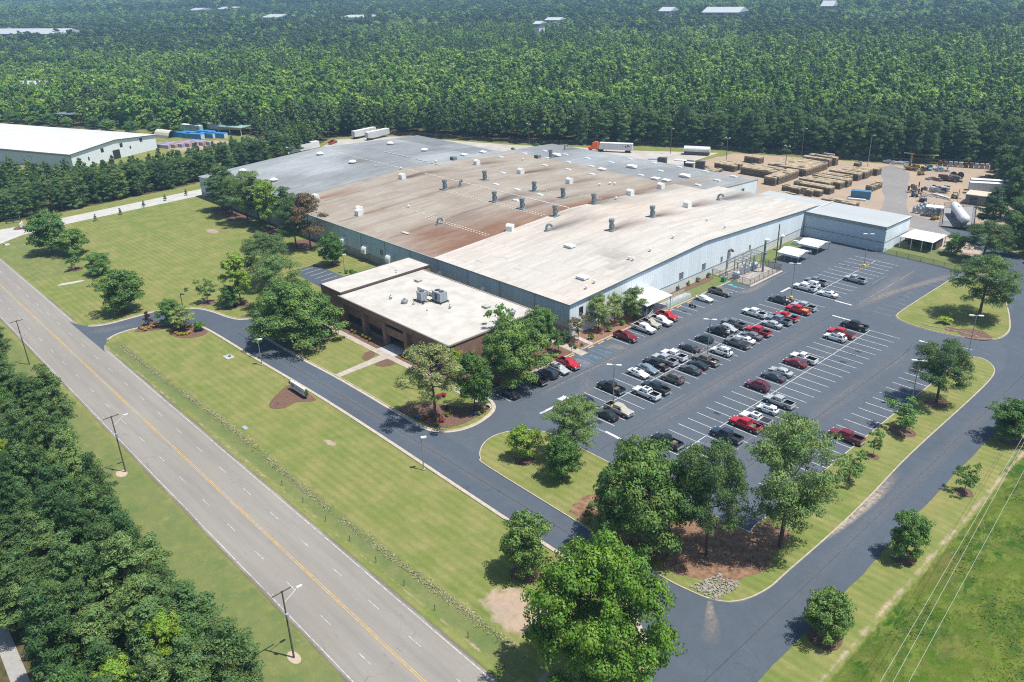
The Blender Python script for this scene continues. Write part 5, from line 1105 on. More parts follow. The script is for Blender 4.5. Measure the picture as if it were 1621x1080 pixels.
def carport(y0, y1, label):
    o = thing('carport', label, 'carport', (-108.3, (y0+y1)/2, .03)); w, d = 6.4, y1-y0; b = MB()
    b.add([(-w/2-.2, -d/2, 2.35), (w/2+.2, -d/2, 2.35), (w/2+.2, 0, 3.15), (-w/2-.2, 0, 3.15), (-w/2-.2, d/2, 2.35), (w/2+.2, d/2, 2.35)] + [(-w/2-.2, -d/2, 2.27), (w/2+.2, -d/2, 2.27), (w/2+.2, 0, 3.07), (-w/2-.2, 0, 3.07), (-w/2-.2, d/2, 2.27), (w/2+.2, d/2, 2.27)], [(0, 1, 2, 3), (3, 2, 5, 4), (9, 8, 7, 6), (10, 11, 8, 9), (0, 6, 7, 1), (5, 11, 10, 4), (1, 7, 8, 2), (2, 8, 11, 5), (0, 3, 9, 6), (3, 4, 10, 9)]); b.build('roof', M_WHITEP, o)
    for s in (-1, 1):
        MB().box(0, s*(d/2-.02), 1.8, w+.4, .05, .5).build('side_skirt', mat('pale_blue_skirt', (.48, .54, .58), .5), o)
        for q in (-3, -1, 1, 3): MB().box(q, s*(d/2-.1), 0, .09, .09, 2.3).build('post', M_METAL, o)
    MB().box(w/2+.1, 0, 2.3, .05, d-.3, .45).build('gable', M_METAL, o)
carport(205.8, 212.6, 'white gabled metal carport nearer of two beside the grass strip'); carport(216.8, 223.8, 'white gabled metal carport farther of two, close to the annex wall')
dc = thing('entrance_canopy', 'white flat entrance canopy on posts with stairs and a ramp', 'canopy', (-114.6, 152, 0))
def PD(n, b, m): o = b.build(n, m, dc); o.location = (114.6, -152, 0); return o
PD('roof', MB().add([(-110.9, 145.6, 3.95), (-110.9, 155.6, 3.95), (-117.9, 155.6, 4.5), (-117.9, 145.6, 4.5), (-110.9, 145.6, 3.75), (-110.9, 155.6, 3.75), (-117.9, 155.6, 4.3), (-117.9, 145.6, 4.3)], [(0, 1, 2, 3), (7, 6, 5, 4), (0, 4, 5, 1), (1, 5, 6, 2), (3, 7, 4, 0)]), mat('canopy_cream', (.62, .60, .56), .6))
for x, y in ((-111.2, 146), (-111.2, 150.7), (-111.2, 155.3), (-114.5, 146), (-114.5, 155.3)): PD('post', MB().box(x, y, 0, .14, .14, 4.0), M_GREYBOX)
PD('deck', MB().box(-114.9, 151, .0, 5.8, 9.0, .95).box(-113.6, 160.8, 0, 1.7, 10.4, .7), M_SLAB)
for i in range(5): PD('step', MB().box(-111.9+.0, 148.2-.3*i, 0, 1.2, .3, .95-.18*i), M_CONC)
rl = MB()
for y in (156, 158.3, 160.6, 163, 165.6): rl.box(-112.7, y, .7, .07, .07, 1.05); rl.box(-114.5, y, .7, .07, .07, 1.05)
for z in (1.05, 1.38, 1.72): rl.box(-112.7, 160.8, z, .06, 9.8, .06); rl.box(-114.5, 160.8, z, .06, 9.8, .06)
for z in (1.3, 1.65, 1.98): rl.box(-111.95, 152, z, .06, 7, .06)
PD('railing', rl, mat('rail_grey', (.42, .45, .47), .5))
sr = MB()
for x in (-111.3, -112.5):
    sr.cyl((x, 146.6, 1.0), (x, 148.6, 2.0), .05); sr.cyl((x, 146.6, .6), (x, 148.6, 1.5), .04)
PD('handrail', sr, M_WHITEP); PD('ramp_wall', MB().box(-112.5, 160.6, 0, .14, 10.6, .95), mat('ramp_blue_white', (.46, .52, .56), .6))
PD('clutter', MB().box(-113.6, 149.5, .95, 1.2, 1, 1.2).box(-115, 152.5, .95, 1.4, .8, 1.6), M_DKMETAL)
for i, (x, y) in enumerate(((-110.4, 120.0), (-110.2, 123.6), (-111.4, 126.9))):
    o = thing('access_sign', ('small blue parking sign left of the side walk', 'small blue parking sign right of the side walk', 'small blue parking sign at the corner walk')[i], 'sign', (x-1.0, y, 0)); MB().cyl((0, 0, 0), (0, 0, 1.7), .03).build('post', M_METAL, o); MB().box(.04, 0, 1.25, .03, .32, .48).build('panel', mat('sign_blue', (.03, .16, .42), .5, var=0), o); MB().box(.062, 0, 1.4, .01, .1, .2).build('symbol', M_WHITEP, o)

# ------------------------------------------------------------------ monument sign, lawn fittings
ms = thing('monument_sign', 'white company sign panel with a red and navy emblem on a mulch bed', 'sign', (-138.9, 68.2, 0))
MB().box(0, 0, .6, 5.6, .4, 1.6).build('panel', mat('sign_white', (.62, .64, .66), .5, var=.06), ms); MB().box(0, .05, 0, 5.4, .3, .6).build('plinth', M_TRIM, ms)
for dx, dz, w, h, m in ((-2.2, 1.55, .42, .28, M_RED), (-1.75, 1.62, .3, .2, M_NAVY), (-2.1, 1.15, .55, .26, M_NAVY), (-1.55, 1.2, .3, .34, M_RED), (-1.35, 1.5, .35, .16, M_NAVY)): MB().box(dx, -.215, dz, w, .03, h).build('emblem', m, ms)
for i in range(9): MB().box(-.75+i*.36, -.215, 1.15, .22, .03, .4 if i % 3 else .52).build('letter', mat('letter_grey', (.32, .38, .42), .5, var=0), ms)
o = MB().box(0, 0, 0, .35, .3, .25).cyl((0, 0, .2), (0, .15, .55), .16, .2, 8).build('flood_light', M_METAL); o.location = (-138.2, 63.2, .05); tag(o, 'small floodlight on the mulch in front of the company sign', 'floodlight')
ls = thing('roadside_sign', 'low white business sign on a dark mulch bed beside the concrete side road', 'sign', (-321.2, 64.3, 0), R(-25)); MB().box(0, 0, .3, 3.6, .4, 1.5).build('panel', M_WHITEP, ls); MB().box(0, 0, 0, 3.2, .5, .3).build('plinth', M_TRIM, ls)
for i in range(6): MB().box(-1.0+i*.4, -.22, 1.0, .24, .03, .4).build('letter', M_TRIM, ls)
pr = thing('pipe_rack', 'dark low pipe rack with an upright post by the left woods', 'pipe rack', (-330, 63.8, 0), R(70)); b = MB().box(0, 0, .9, 5, .3, .5); [b.box(q, 0, 0, .2, .3, .9) for q in (-2.2, 0, 2.2)]; b.build('rack', M_DKMETAL, pr); MB().box(2.3, 0, 0, .16, .16, 2.6).build('post', M_METAL, pr)
for (px, py, l) in ((362, 565.5, 'concrete pad with a green valve on the front lawn'), (388, 678, 'grey drain grate in the ditch edge of the front lawn'), (10, 388, 'white concrete headwall beside the side road mouth')):
    o = thing('drain_fitting', l, 'drain', (*G(px, py), 0)); MB().box(0, 0, 0, *((2.4, 1.8) if px != 388 else (1.5, .8)), .14).build('pad', M_SLAB if px != 388 else M_GREYBOX, o)
    if px == 362: MB().lathe(.2, .2, [(.14, .3), (.4, .3), (.5, .2), (.7, .05)], 10).build('valve', mat('green_pump', (0, 0, 0)), o)
    if px == 10: MB().box(0, -.6, .1, 2.4, .2, .6).build('headwall', M_SLAB, o); MB().box(.2, -.72, .12, .8, .04, .4).build('opening', M_TRIM, o)
pm = MB().box(0, 0, 0, .09, .09, 1.0).mesh('marker_post', M_WOODP)
for i in range(9):
    o = link('marker_post', pm); o.location = (-112+i*6.9, 49.5-i*.03, -.1); tag(o, 'short dark marker post in the row along the road ditch', 'post', 'marker posts along the ditch')
for (x, y, l) in ((-108.2, 86.6, 'x'),): pass
for i, (px, py) in enumerate(((661.5, 663), (752, 658))):
    o = MB().lathe(0, 0, [(0, .1), (.3, .22), (.5, .3), (.7, .22), (.78, .01)], 12).build('gazing_ball', mat('gazing_blue', (.02, .10, .55), .1, var=0)); o.location = (*G(px, py), .03); tag(o, ('blue glass gazing ball in the planter, left one by the drive', 'blue glass gazing ball in the planter, right one near the kerb end')[i], 'ornament')

# ------------------------------------------------------------------ rear yard: lumber, trailers, tank, machines
def lumber(name, x0, x1, y0, y1, h, label, cw=2.4, cd=1.25, gap=.05, m=None, jag=.06):
    o = thing(name, label, 'lumber stack', ((x0+x1)/2, (y0+y1)/2, .03), 0, 'stacks of bundled timber in the yard'); b = MB(); nx = max(1, int((x1-x0)/cw)); ny = max(1, int((y1-y0)/cd)); ox, oy = (x0+x1)/2, (y0+y1)/2
    for i in range(nx):
        for j in range(ny):
            if (i in (0, nx-1) or j in (0, ny-1)) and random.random() < .05: continue
            hh = h*(1-jag*.25*random.random()); edge = i == nx-1 or j == 0 or i == 0 or j == ny-1; lv = 4 if edge else 1; q = hh/lv
            for k in range(lv):
                mi = random.choice((0, 0, 2)) if edge and k < lv-1 else 1  # top layer and inner bundles paler, outer lower layers darker
                b.box(x0+(i+.5)*cw-ox+random.uniform(-.05, .05), y0+(j+.5)*cd-oy+random.uniform(-.05, .05), k*q, cw-gap, cd-gap, q-.1 if lv > 1 else q, 0, mi)
                if edge and lv > 1 and k < lv-1: b.box(x0+(i+.5)*cw-ox, y0+(j+.5)*cd-oy, k*q+q-.1, cw-.35, cd-.35, .1, 0, 2)
            if random.random() < .08: b.box(x0+(i+.5)*cw-ox, y0+(j+.5)*cd-oy, hh, cw-.2, cd-.3, .12, 0, random.choice((1, 2)))
    b.build('bundles', [M_LUMBER, M_LUMTOP, M_LUMGREY], o, 'stuff')
lumber('lumber_stack', -177, -161.2, 289.5, 298.5, 3.0, 'broad pale lumber stack nearest the factory, with a stepped front')
lumber('lumber_stack', -161.1, -154.2, 280.5, 298.5, 3.2, 'tall square-fronted lumber stack at the near end of the broad pale stack')
lumber('lumber_stack', -171.5, -152.5, 300.5, 319, 3.1, 'largest flat-topped pale lumber stack in the yard centre')
lumber('lumber_stack', -168, -154, 321.5, 324.3, 3.2, 'long lumber row directly behind the largest stack'); lumber('lumber_stack', -167.4, -153.6, 325.6, 328.4, 3.4, 'second long lumber row behind the largest stack'); lumber('lumber_stack', -163.5, -154, 330.2, 332.6, 3.6, 'rearmost long lumber row by the woods fence')
for i, (x0, x1, y, h) in enumerate(((-150.4, -133.8, 275.4, 2.3), (-149.4, -133.8, 282, 2.6), (-150.6, -137.5, 287.9, 2.8), (-150.2, -134, 291.3, 2.6), (-149.5, -134.4, 295.6, 2.8), (-149.5, -135.3, 300.6, 2.8), (-148.7, -135.6, 307.2, 2.8), (-145.7, -135.3, 311.5, 2.9), (-146.2, -135.1, 315.6, 2.9), (-139.9, -134.3, 319.8, 2.8), (-131.3, -117.3, 268.6, 2.2))):
    lumber('lumber_row', x0, x1, y-.4, y+3.36, h, ('low lumber row nearest the annex roof', 'second lumber row from the annex', 'third lumber row from the annex', 'fourth lumber row from the annex', 'fifth lumber row from the annex', 'sixth lumber row from the annex', 'seventh lumber row from the annex', 'eighth lumber row from the annex', 'ninth lumber row from the annex', 'short last lumber row beside the yard road', 'single long lumber row in front of the blue container')[i])
lumber('lumber_stack', -187.5, -180, 308.8, 313.5, 2.8, 'isolated grey lumber stack behind the factory roof edge', m=1); lumber('lumber_stack', -190, -178.6, 290.5, 297, 2.6, 'brown lumber stack beside the broad pale stack'); lumber('lumber_stack', -194, -183, 284.5, 290, 1.3, 'low scattered lumber stack at the factory back corner', jag=2)
lumber('lumber_stack', -128, -124.4, 294.5, 303.5, 2.4, 'small lumber cluster beside the yard road', jag=2.5)
lumber('lumber_stack', -149.5, -145, 329.5, 332.5, 2, 'little lumber pile at the lamp post by the woods', jag=2.5)
lumber('lumber_pile', -150.5, -142, 262, 273.5, 1.2, 'low jumbled lumber pile just behind the annex roof', jag=3)
def container(x, y, rz, L, label, m, h=2.6, w=2.5, nm='container', grp=None):
    o = thing(nm, label, 'container', (x, y, .03), rz, grp); MB().box(0, 0, .1, L, w, h).build('body', m, o); rb = MB()
    for i in range(int(L/.9)): rb.box(-L/2+.45+i*.9, -w/2-.04, .25, .3, .08, h-.3); rb.box(-L/2+.45+i*.9, w/2+.04, .25, .3, .08, h-.3)
    rb.build('rib', m, o, 'stuff'); return o
container(-124.8, 284.4, R(18), 6.5, 'open blue steel container among the lumber rows', M_BLUE)
o = MB().box(0, 0, 0, 6, 1.2, .5).build('white_beam_bundle', M_WHITEP); o.location = (-124.6, 281, .03); o.rotation_euler = (0, 0, R(18)); tag(o, 'white wrapped bundle lying in front of the blue container', 'bundle')
def trailer(x, y, rz, label, m=M_WHITEP, L=14.5, logo=False, z=.03):
    o = thing('semi_trailer', label, 'trailer', (x, y, z), rz, 'box trailers behind the factory'); MB().box(0, 0, 1.2, L, 2.6, 2.8).build('box_body', m, o); MB().box(0, 0, 3.98, L+.05, 2.65, .08).build('roof', mat('trailer_roof', (.66, .66, .64), .6), o); MB().box(-L/2-.02, 0, 1.3, .08, 2.5, 2.6).build('rear_door', mat('trailer_door', (.45, .48, .5), .5), o)
    rb = MB()
    for i in range(int(L/1.2)):
        for s in (-1, 1): rb.box(-L/2+.6+i*1.2, s*1.31, 1.3, .06, .03, 2.6)
    rb.build('side_post', mat('trailer_post', (.42, .45, .47), .5), o, 'stuff')
    for wx in (-L/2+1.5, -L/2+2.8):
        for s in (-1, 1): MB().cyl((wx, s*.85, .5), (wx, s*1.28, .5), .5, .5, 14).build('wheel', M_TYRE, o)
    for s in (-1, 1): MB().box(L/2-3, s*.9, 0, .15, .15, 1.2).build('landing_leg', M_DKMETAL, o)
    if logo:
        for dx, dz, w, h, mm in ((5.6, 3.2, .9, .3, M_NAVY), (5.9, 2.75, 1.2, .34, M_RED), (4.9, 2.45, 1.1, .3, M_RED), (4.5, 2.8, .5, .3, M_NAVY)): MB().box(dx, -1.33, dz, w, .03, h).build('emblem', mm, o); MB().box(-dx, 1.33, dz, w, .03, h).build('emblem', mm, o)
        for i in range(6): MB().box(3.6-i*.42, -1.33, 3.1, .28, .03, .5).build('letter', M_NAVY if i % 2 else M_RED, o)
    return o
tx, ty = G(968, 241.5); trailer(tx+1, ty+2, R(180+27), 'white box trailer with red and navy emblem behind the orange tractor', L=15, logo=True)
ot = thing('tractor_unit', 'orange semi tractor coupled to the emblem trailer', 'truck', (tx-8.2, ty-2.6, .03), R(180+27)); MB().box(-.6, 0, 1.0, 2.4, 2.4, 2.8).box(1.6, 0, .8, 2.0, 2.0, 1.3).box(-.9, 0, 3.8, 1.6, 2.2, .5).build('cab', M_ORANGE, ot); MB().box(.63, 0, 2.4, .05, 2.1, .9).build('windshield', M_CARGLASS, ot)
for wx in (1.7, -2.6, -3.8):
    for s in (-1, 1): MB().cyl((wx, s*.85, .5), (wx, s*1.25, .5), .5, .5, 14).build('wheel', M_TYRE, ot)
MB().box(-2.6, 0, .7, 3.6, 1.0, .3).build('frame', M_DKMETAL, ot); MB().box(2.62, 0, .9, .06, 1.3, .9).build('grille', M_DKMETAL, ot)
trailer(*G(577, 217), R(97), 'white box trailer parked at the back left corner, left of two'); trailer(*G(598, 219), R(97), 'grey-sided box trailer parked at the back left corner, right of two', mat('trailer_grey', (.45, .48, .49), .5))
trailer(*G(474, 243), R(97), 'white trailer roof against the trees, left of the pair beyond the roof edge'); trailer(*G(487, 240), R(97), 'white trailer roof against the factory edge, right of the pair', L=13)
sh = thing('loaf_shed', 'white barrel-roofed shed on a slatted brown base behind the factory', 'shed', (*G(1103, 245), 0), R(24)); b = MB(); n = 7
pf = [(-1.9, 1.6)]+[(-1.9*math.cos(t), 2.6+1.1*math.sin(t)) for t in np.linspace(0, math.pi, 7)]+[(1.9, 1.6)]; vs = [(-5.6, y, z) for y, z in pf]+[(5.6, y, z) for y, z in pf]; k = len(pf)
b.add(vs, [(i, i+1, k+i+1, k+i) for i in range(k-1)]+[tuple(range(k-1, -1, -1)), tuple(range(k, 2*k))]); b.build('cover', M_WHITEP, sh); b = MB(); [b.box(-5.2+i*.8, -1.7, 0, .3, .2, 1.7).box(-5.2+i*.8, 1.7, 0, .3, .2, 1.7) for i in range(14)]; b.box(0, 0, .2, 10.8, 3, 1.2); b.build('slatted_base', M_WOODP, sh)
for i, (px, py, l) in enumerate(((1048, 262, 'dark dock lift behind the factory roof, left one'), (1090, 264, 'dark dock lift behind the factory roof, middle one'), (1108, 268, 'dark dock lift behind the factory roof, right one'))):
    o = thing('dock_lift', l, 'dock lift', (*G(px, py, 1), .03), R(20)); MB().box(0, 0, 0, 3.5, 2.5, 4.2 if i != 1 else 3.4).build('tower', M_DKMETAL, o); MB().box(-3.5, 0, 3.2, 5, 2.2, .3).build('boom', M_WHITEP if i else M_GREYBOX, o)
# yard lamps
for i, (x, y, hh, two) in enumerate(((-192.2, 302.5, 10.5, 1), (-164.8, 302.5, 10.5, 1), (-174.5, 333, 12, 0), (-145.3, 333.2, 12.5, 0), (-285.2, 277.1, 10, 1), (-221.7, 303.4, 11, 0), (-335.7, 260.9, 11, 0), (-495.5, 176.4, 11, 0), (-529, 162, 11, 0), (-468.6, 197, 11, 0))):
    o = thing('yard_lamp', ('twin-headed yard lamp left of the lumber', 'twin-headed yard lamp among the lumber', 'tall single yard lamp at the woods behind the lumber', 'tall leaning-headed yard lamp by the yard road', 'twin yard lamp at the grass behind the left roof', 'single yard lamp right of the orange truck', 'single yard lamp near the left trailers', 'yard lamp behind the far warehouse, middle', 'yard lamp behind the far warehouse, leftmost', 'yard lamp behind the blue tarps')[i], 'lamp post', (x, y, 0)); MB().cyl((0, 0, 0), (0, 0, hh), .14, .09, 7).build('pole', M_WOODP if i != 3 else M_METAL, o)
    for s in ((-1, 1) if two else (1,)): MB().cyl((0, 0, hh-.4), (s*.8, 0, hh), .05, .05, 6).box(s*1.0, 0, hh-.05, .7, .35, .25).build('lamp_head', M_WHITEP, o)
# gas tank
gt = thing('gas_tank', 'long white horizontal gas tank with rounded ends on a gravel pad', 'tank', (-89.2, 277.3, .03), R(31)); b = MB(); prof = [(-9.0, .02)]+[(-9+1.4*(1-math.cos(t)), 1.45*math.sin(t)) for t in np.linspace(.3, math.pi/2, 5)]; prof += [(-p, r) for p, r in prof[::-1]]
b.lathe(0, 0, prof, 20); o = b.build('vessel', mat('tank_white', (.70, .70, .70), .35, var=.06), gt); o.rotation_euler = (-math.pi/2, 0, 0); o.location = (0, 0, 2.8)
for q in (-5.5, 5.5): MB().box(0, q, 0, 2.6, .5, 2.0).build('saddle', M_CONC, gt)
MB().cyl((0, 5.8, 4.1), (0, 5.8, 6.6), .12).box(0, 2, 4.15, .5, 1, .4).build('relief_pipe', M_WHITEP, gt)
cy = MB().lathe(0, 0, [(0, .55), (1.7, .58), (2.0, .4), (2.1, .3), (2.2, .32), (2.25, .05)], 12).mesh('gas_cylinder', mat('cylinder_grey', (.32, .37, .40), .4, .3, var=.2))
for i, (a, c) in enumerate([(a, c) for a in range(5) for c in range(4)]):
    if a == 4 and c > 1: continue
    o = link('gas_cylinder', cy); o.location = (-103.4+a*1.75+random.uniform(-.15, .15), 277.6+c*2.6+random.uniform(-.2, .2), .03); tag(o, 'squat grey cylinder in the block beside the gas tank pad', 'cylinder', 'grey cylinders')
cn = thing('fuel_canopy', 'small white flat canopy on posts with a yellow lift under it', 'canopy', (-97.2, 278.2, .03), R(15)); MB().box(0, 0, 3.0, 5.2, 3.6, .2).build('roof', M_WHITEP, cn); [MB().box(sx*2.3, sy*1.5, 0, .14, .14, 3).build('post', M_METAL, cn) for sx in (-1, 1) for sy in (-1, 1)]
def forklift(x, y, rz, label, m):
    o = thing('forklift', label, 'forklift', (x, y, .03), rz); MB().box(-.2, 0, .35, 2.0, 1.2, .8).box(-.9, 0, .4, .7, 1.2, 1.0).build('body', m, o); MB().box(.95, .35, .1, .12, .12, 3.2).box(.95, -.35, .1, .12, .12, 3.2).box(.95, 0, 2.2, .1, .8, .1).build('mast', M_DKMETAL, o); MB().box(1.5, .3, .12, 1.1, .12, .06).box(1.5, -.3, .12, 1.1, .12, .06).build('fork', M_DKMETAL, o)
    MB().box(-.2, 0, 2.0, 1.4, 1.1, .08).box(-.85, .5, 1.1, .08, .08, .9).box(-.85, -.5, 1.1, .08, .08, .9).box(.45, .5, 1.1, .08, .08, .9).box(.45, -.5, 1.1, .08, .08, .9).build('roll_cage', M_DKMETAL, o)
    for q in (.6, -.8):
        for s in (-1, 1): MB().cyl((q, s*.45, .36), (q, s*.7, .36), .36, .36, 12).build('wheel', M_TYRE, o)
forklift(-95.2, 274.2, 1.2, 'yellow forklift under the small white canopy', M_YEL); forklift(-111.5, 297.9, .4, 'blue-grey forklift at the edge of the yard road', M_BLUE); forklift(-106.8, 292.8, 2.9, 'dark forklift with raised mast in the dirt yard', M_DKMETAL); forklift(-123.2, 331.4, .9, 'yellow-grey forklift far back in the dirt yard', M_YEL); forklift(-100.4, 304.5, .2, 'small yellow forklift by the tan shed', M_YEL); forklift(-97.0, 240.2+2, 0, 'x', M_YEL) if False else None
def heap(x, y, r, label, cols, n=24, long=3.0, h=1.4, cat='scrap heap', nm='scrap_heap'):
    o = thing(nm, label, cat, (x, y, .03), random.uniform(-.4, .4)); 
    for ci, m in enumerate(cols):
        b = MB()
        for i in range(n//len(cols)): b.box(random.uniform(-r, r), random.uniform(-r*.5, r*.5), random.uniform(0, h*.7), random.uniform(.4, long), random.uniform(.2, .7), random.uniform(.15, h*.6), random.uniform(-.4, .4))
        b.build('scrap', m, o, 'stuff')
heap(-110.9, 329, 3.4, 'grey metal scrap heap with rusty bits in mid yard', [M_GREYBOX, M_RUST, M_DKMETAL], 40, 3.4, 2.0); heap(-116, 326.5, 2.6, 'pile of grey pipes and orange barrels left of the scrap heap', [M_METAL, M_RUST], 24, 3, .9)
heap(-108, 310, 3.0, 'heap of dark metal frames topped with white sacks', [M_DKMETAL, M_GREYBOX, M_WHITEP], 36, 2.6, 2.0); heap(-113.4, 304, 2.8, 'upright rusty posts and drums beside the yard road', [M_RUST, M_WOODP, M_BRICKFAR], 26, .9, 3.0); heap(-106, 303, 3.6, 'line of long pipes lying across the dirt', [M_METAL, M_WHITEP], 12, 6, .5, 'pipes', 'pipe_pile')
heap(-138.5, 344, 3.4, 'grey sheeting pile at the back of the yard', [M_GREYBOX, M_WHITEP], 24, 4, 1.2); heap(-127.6, 337.5, 3.6, 'yellow and rusty machinery parts at the back of the yard', [M_YEL, M_RUST, M_DKMETAL], 30, 2.5, 1.8); heap(-121.2, 343, 4.2, 'blue-grey metal parts near the back fence', [M_GREYBOX, M_BLUE, M_WHITEP], 34, 3, 1.4); heap(-102, 342, 3, 'orange-brown scrap at the right end of the yard', [M_RUST, M_YEL], 18, 2, 1.2)
for i in range(11):
    x, y = -124+i*1.75, 351.5+i*.62
    o = MB().box(0, 0, 0, 1.5, 1.3, random.uniform(1.3, 2.0)).box(0, 0, 1.9, 1.3, 1.1, .15).build('waste_crate', [M_RUST, M_WOODP, M_GREYBOX, mat('pinkish_crate', (.33, .25, .24), .8), M_BRICKFAR][i % 5]); o.location = (x, y, 0); o.rotation_euler = (0, 0, .35); tag(o, 'shade-dulled crate in the long row along the back fence of the yard', 'crate', 'crates along the yard fence')  # crate colours kept dull and dark, the shade is in the paint
yr = thing('storage_rack', 'open yellowish storage rack against the woods at the back of the yard', 'rack', (-130.6, 353.5, 0), R(22)); MB().box(0, 0, 3.2, 9, 2.2, .16).box(0, 0, 1.6, 9, 2, .14).build('shelf', M_YEL, yr); [MB().box(q, 0, 0, .15, 2, 3.2).build('post', M_DKMETAL, yr) for q in (-4.3, -1.5, 1.5, 4.3)]
jib = thing('jib_crane', 'yellow jib crane standing in the yard back row', 'crane', (-130.5, 338.4, 0)); MB().box(0, 0, 0, .5, .5, 6.2).build('mast', M_YEL, jib); MB().box(-1.2, 0, 6.0, 4, .3, .3).build('boom', M_METAL, jib)
rd = thing('cable_reel', 'pair of dark cable reels standing upright in the yard', 'cable reel', (-112.3, 334, .03), .4)
for q in (0, 2.4): MB().cyl((q, -.5, 1.2), (q, -.4, 1.2), 1.2, 1.2, 18).cyl((q, .4, 1.2), (q, .5, 1.2), 1.2, 1.2, 18).cyl((q, -.4, 1.2), (q, .4, 1.2), .6, .6, 12).build('reel', M_DKMETAL, rd)
trailer(-95.5, 322.5, R(25), 'white box trailer roof half hidden by the right woods, farther one', L=13); trailer(-94.6, 317.6, R(25), 'white box trailer roof half hidden by the right woods, nearer one', L=12)
b = thing('tan_shed', 'flat tan-roofed block shed behind the gas tank', 'shed', (-90.5, 303.5, 0), R(8)); MB().box(0, 0, 0, 11, 6.5, 3.2).build('wall', mat('grey_block', (.20, .19, .18), .9), b); MB().box(0, 0, 3.2, 11.5, 7, .25).build('roof', mat('tan_roof', (.50, .45, .36), .8), b); MB().box(-3, -3.28, 0, 2.4, .1, 2.6).build('door', M_DKMETAL, b)
ws = thing('open_shed', 'open-sided shed with a white hipped roof beside the annex', 'shed', (-86.8, 244.2, 0)); MB().add([(-5, -5, 3.3), (4.6, -5, 3.3), (4.6, 5, 3.3), (-5, 5, 3.3), (-3, 0, 4.6), (2.6, 0, 4.6)], [(0, 1, 5, 4), (1, 2, 5), (2, 3, 4, 5), (3, 0, 4), (3, 2, 1, 0)]).build('roof', M_WHITEP, ws)
for sx in (-4.7, -1.5, 1.5, 4.3):
    for sy in (-4.7, 4.7): MB().box(sx, sy, 0, .18, .18, 3.3).build('post', M_WHITEP, ws)
MB().box(3.2, 1.5, 0, 1.6, 5, 2.4).box(-3.4, 2, 0, 2, 4, 2).build('stored_goods', M_DKMETAL, ws)
# far warehouse yard
for i, (x, y, L) in enumerate(((-447.5, 176, 13), (-445, 180.5, 13), (-438.5, 178.5, 12), (-436, 183.5, 13), (-431, 187.5, 13), (-441.5, 186.5, 11))):
    o = thing('tarped_stack', ('bright blue tarp-covered stack, front left of the group', 'bright blue tarp-covered stack, second of the group', 'bright blue tarp-covered stack, third of the group', 'bright blue tarp-covered stack, fourth of the group', 'bright blue tarp-covered stack, nearest the green canopy', 'bright blue tarp-covered stack, rear left of the group')[i], 'tarped stack', (x, y, 0), R(22)); MB().box(0, 0, 0, L, 3.0, 2.6).build('tarpaulin', M_TARP, o); MB().box(L/2+.03, 0, 0, .1, 2.6, 2.3).build('stack_end', mat('pale_goods', (.55, .53, .55), .8), o)
for i in range(7):
    o = MB().box(0, 0, 0, 14, 2.0, 1.6).box(0, 0, 1.6, 13.6, 1.7, .15).build('pallet_row', mat('pinkish_pallets', (.36, .27, .28), .85, var=.5, scale=1.5) if i % 2 else mat('lilac_pallets', (.34, .32, .40), .85, var=.5, scale=1.5)); o.location = (-428+i*1.4, 156+i*3.0, 0); o.rotation_euler = (0, 0, R(18)); tag(o, 'long row of pinkish-grey wrapped pallets beside the far warehouse', 'pallet row', 'pallet rows by the far warehouse')
gc = thing('green_canopy', 'low green-roofed canopy behind the blue tarps', 'canopy', (-433, 199, 0), R(20)); MB().box(0, 0, 4.0, 17, 8, .3).build('roof', mat('canopy_green', (.25, .38, .34), .6), gc); MB().box(0, -4.0, 3.1, 17, .2, .9).build('fascia', mat('canopy_olive', (.28, .27, .08), .7), gc); [MB().box(q, s*3.7, 0, .25, .25, 4).build('post', M_WHITEP, gc) for q in (-8, 0, 8) for s in (-1, 1)]
trailer(-458, 186, R(17), 'colourful printed box trailer behind the blue tarps', mat('printed_trailer', (.32, .46, .42), .6, var=.6, scale=.5), 15); trailer(-449, 197, R(17), 'pale box trailer behind the printed trailer', L=14)
ht = thing('fabric_shelter', 'cream half-round fabric shelter by the far warehouse end', 'shelter', (-455, 170, 0), R(15)); pf = [(-3*math.cos(t), 4*math.sin(t)) for t in np.linspace(0, math.pi, 9)]; k = 9; vs = [(-6, y, z) for y, z in pf]+[(6, y, z) for y, z in pf]; MB().add(vs, [(i, i+1, k+i+1, k+i) for i in range(k-1)]+[tuple(range(k-1, -1, -1))]).build('cover', mat('fabric_cream', (.55, .52, .42), .8), ht); MB().box(-6.5, 0, 0, .5, 3, 3).build('front_frame', M_DKMETAL, ht)
pv = thing('pole_shelter', 'small flat shelter on poles behind the far warehouse', 'shelter', (-541, 147.5, 0), R(22)); MB().box(0, 0, 7, 14, 7, .3).build('roof', M_VENTG, pv); [MB().box(q, s*3, 0, .25, .25, 7).build('post', M_WOODP, pv) for q in (-6, 0, 6) for s in (-1, 1)]

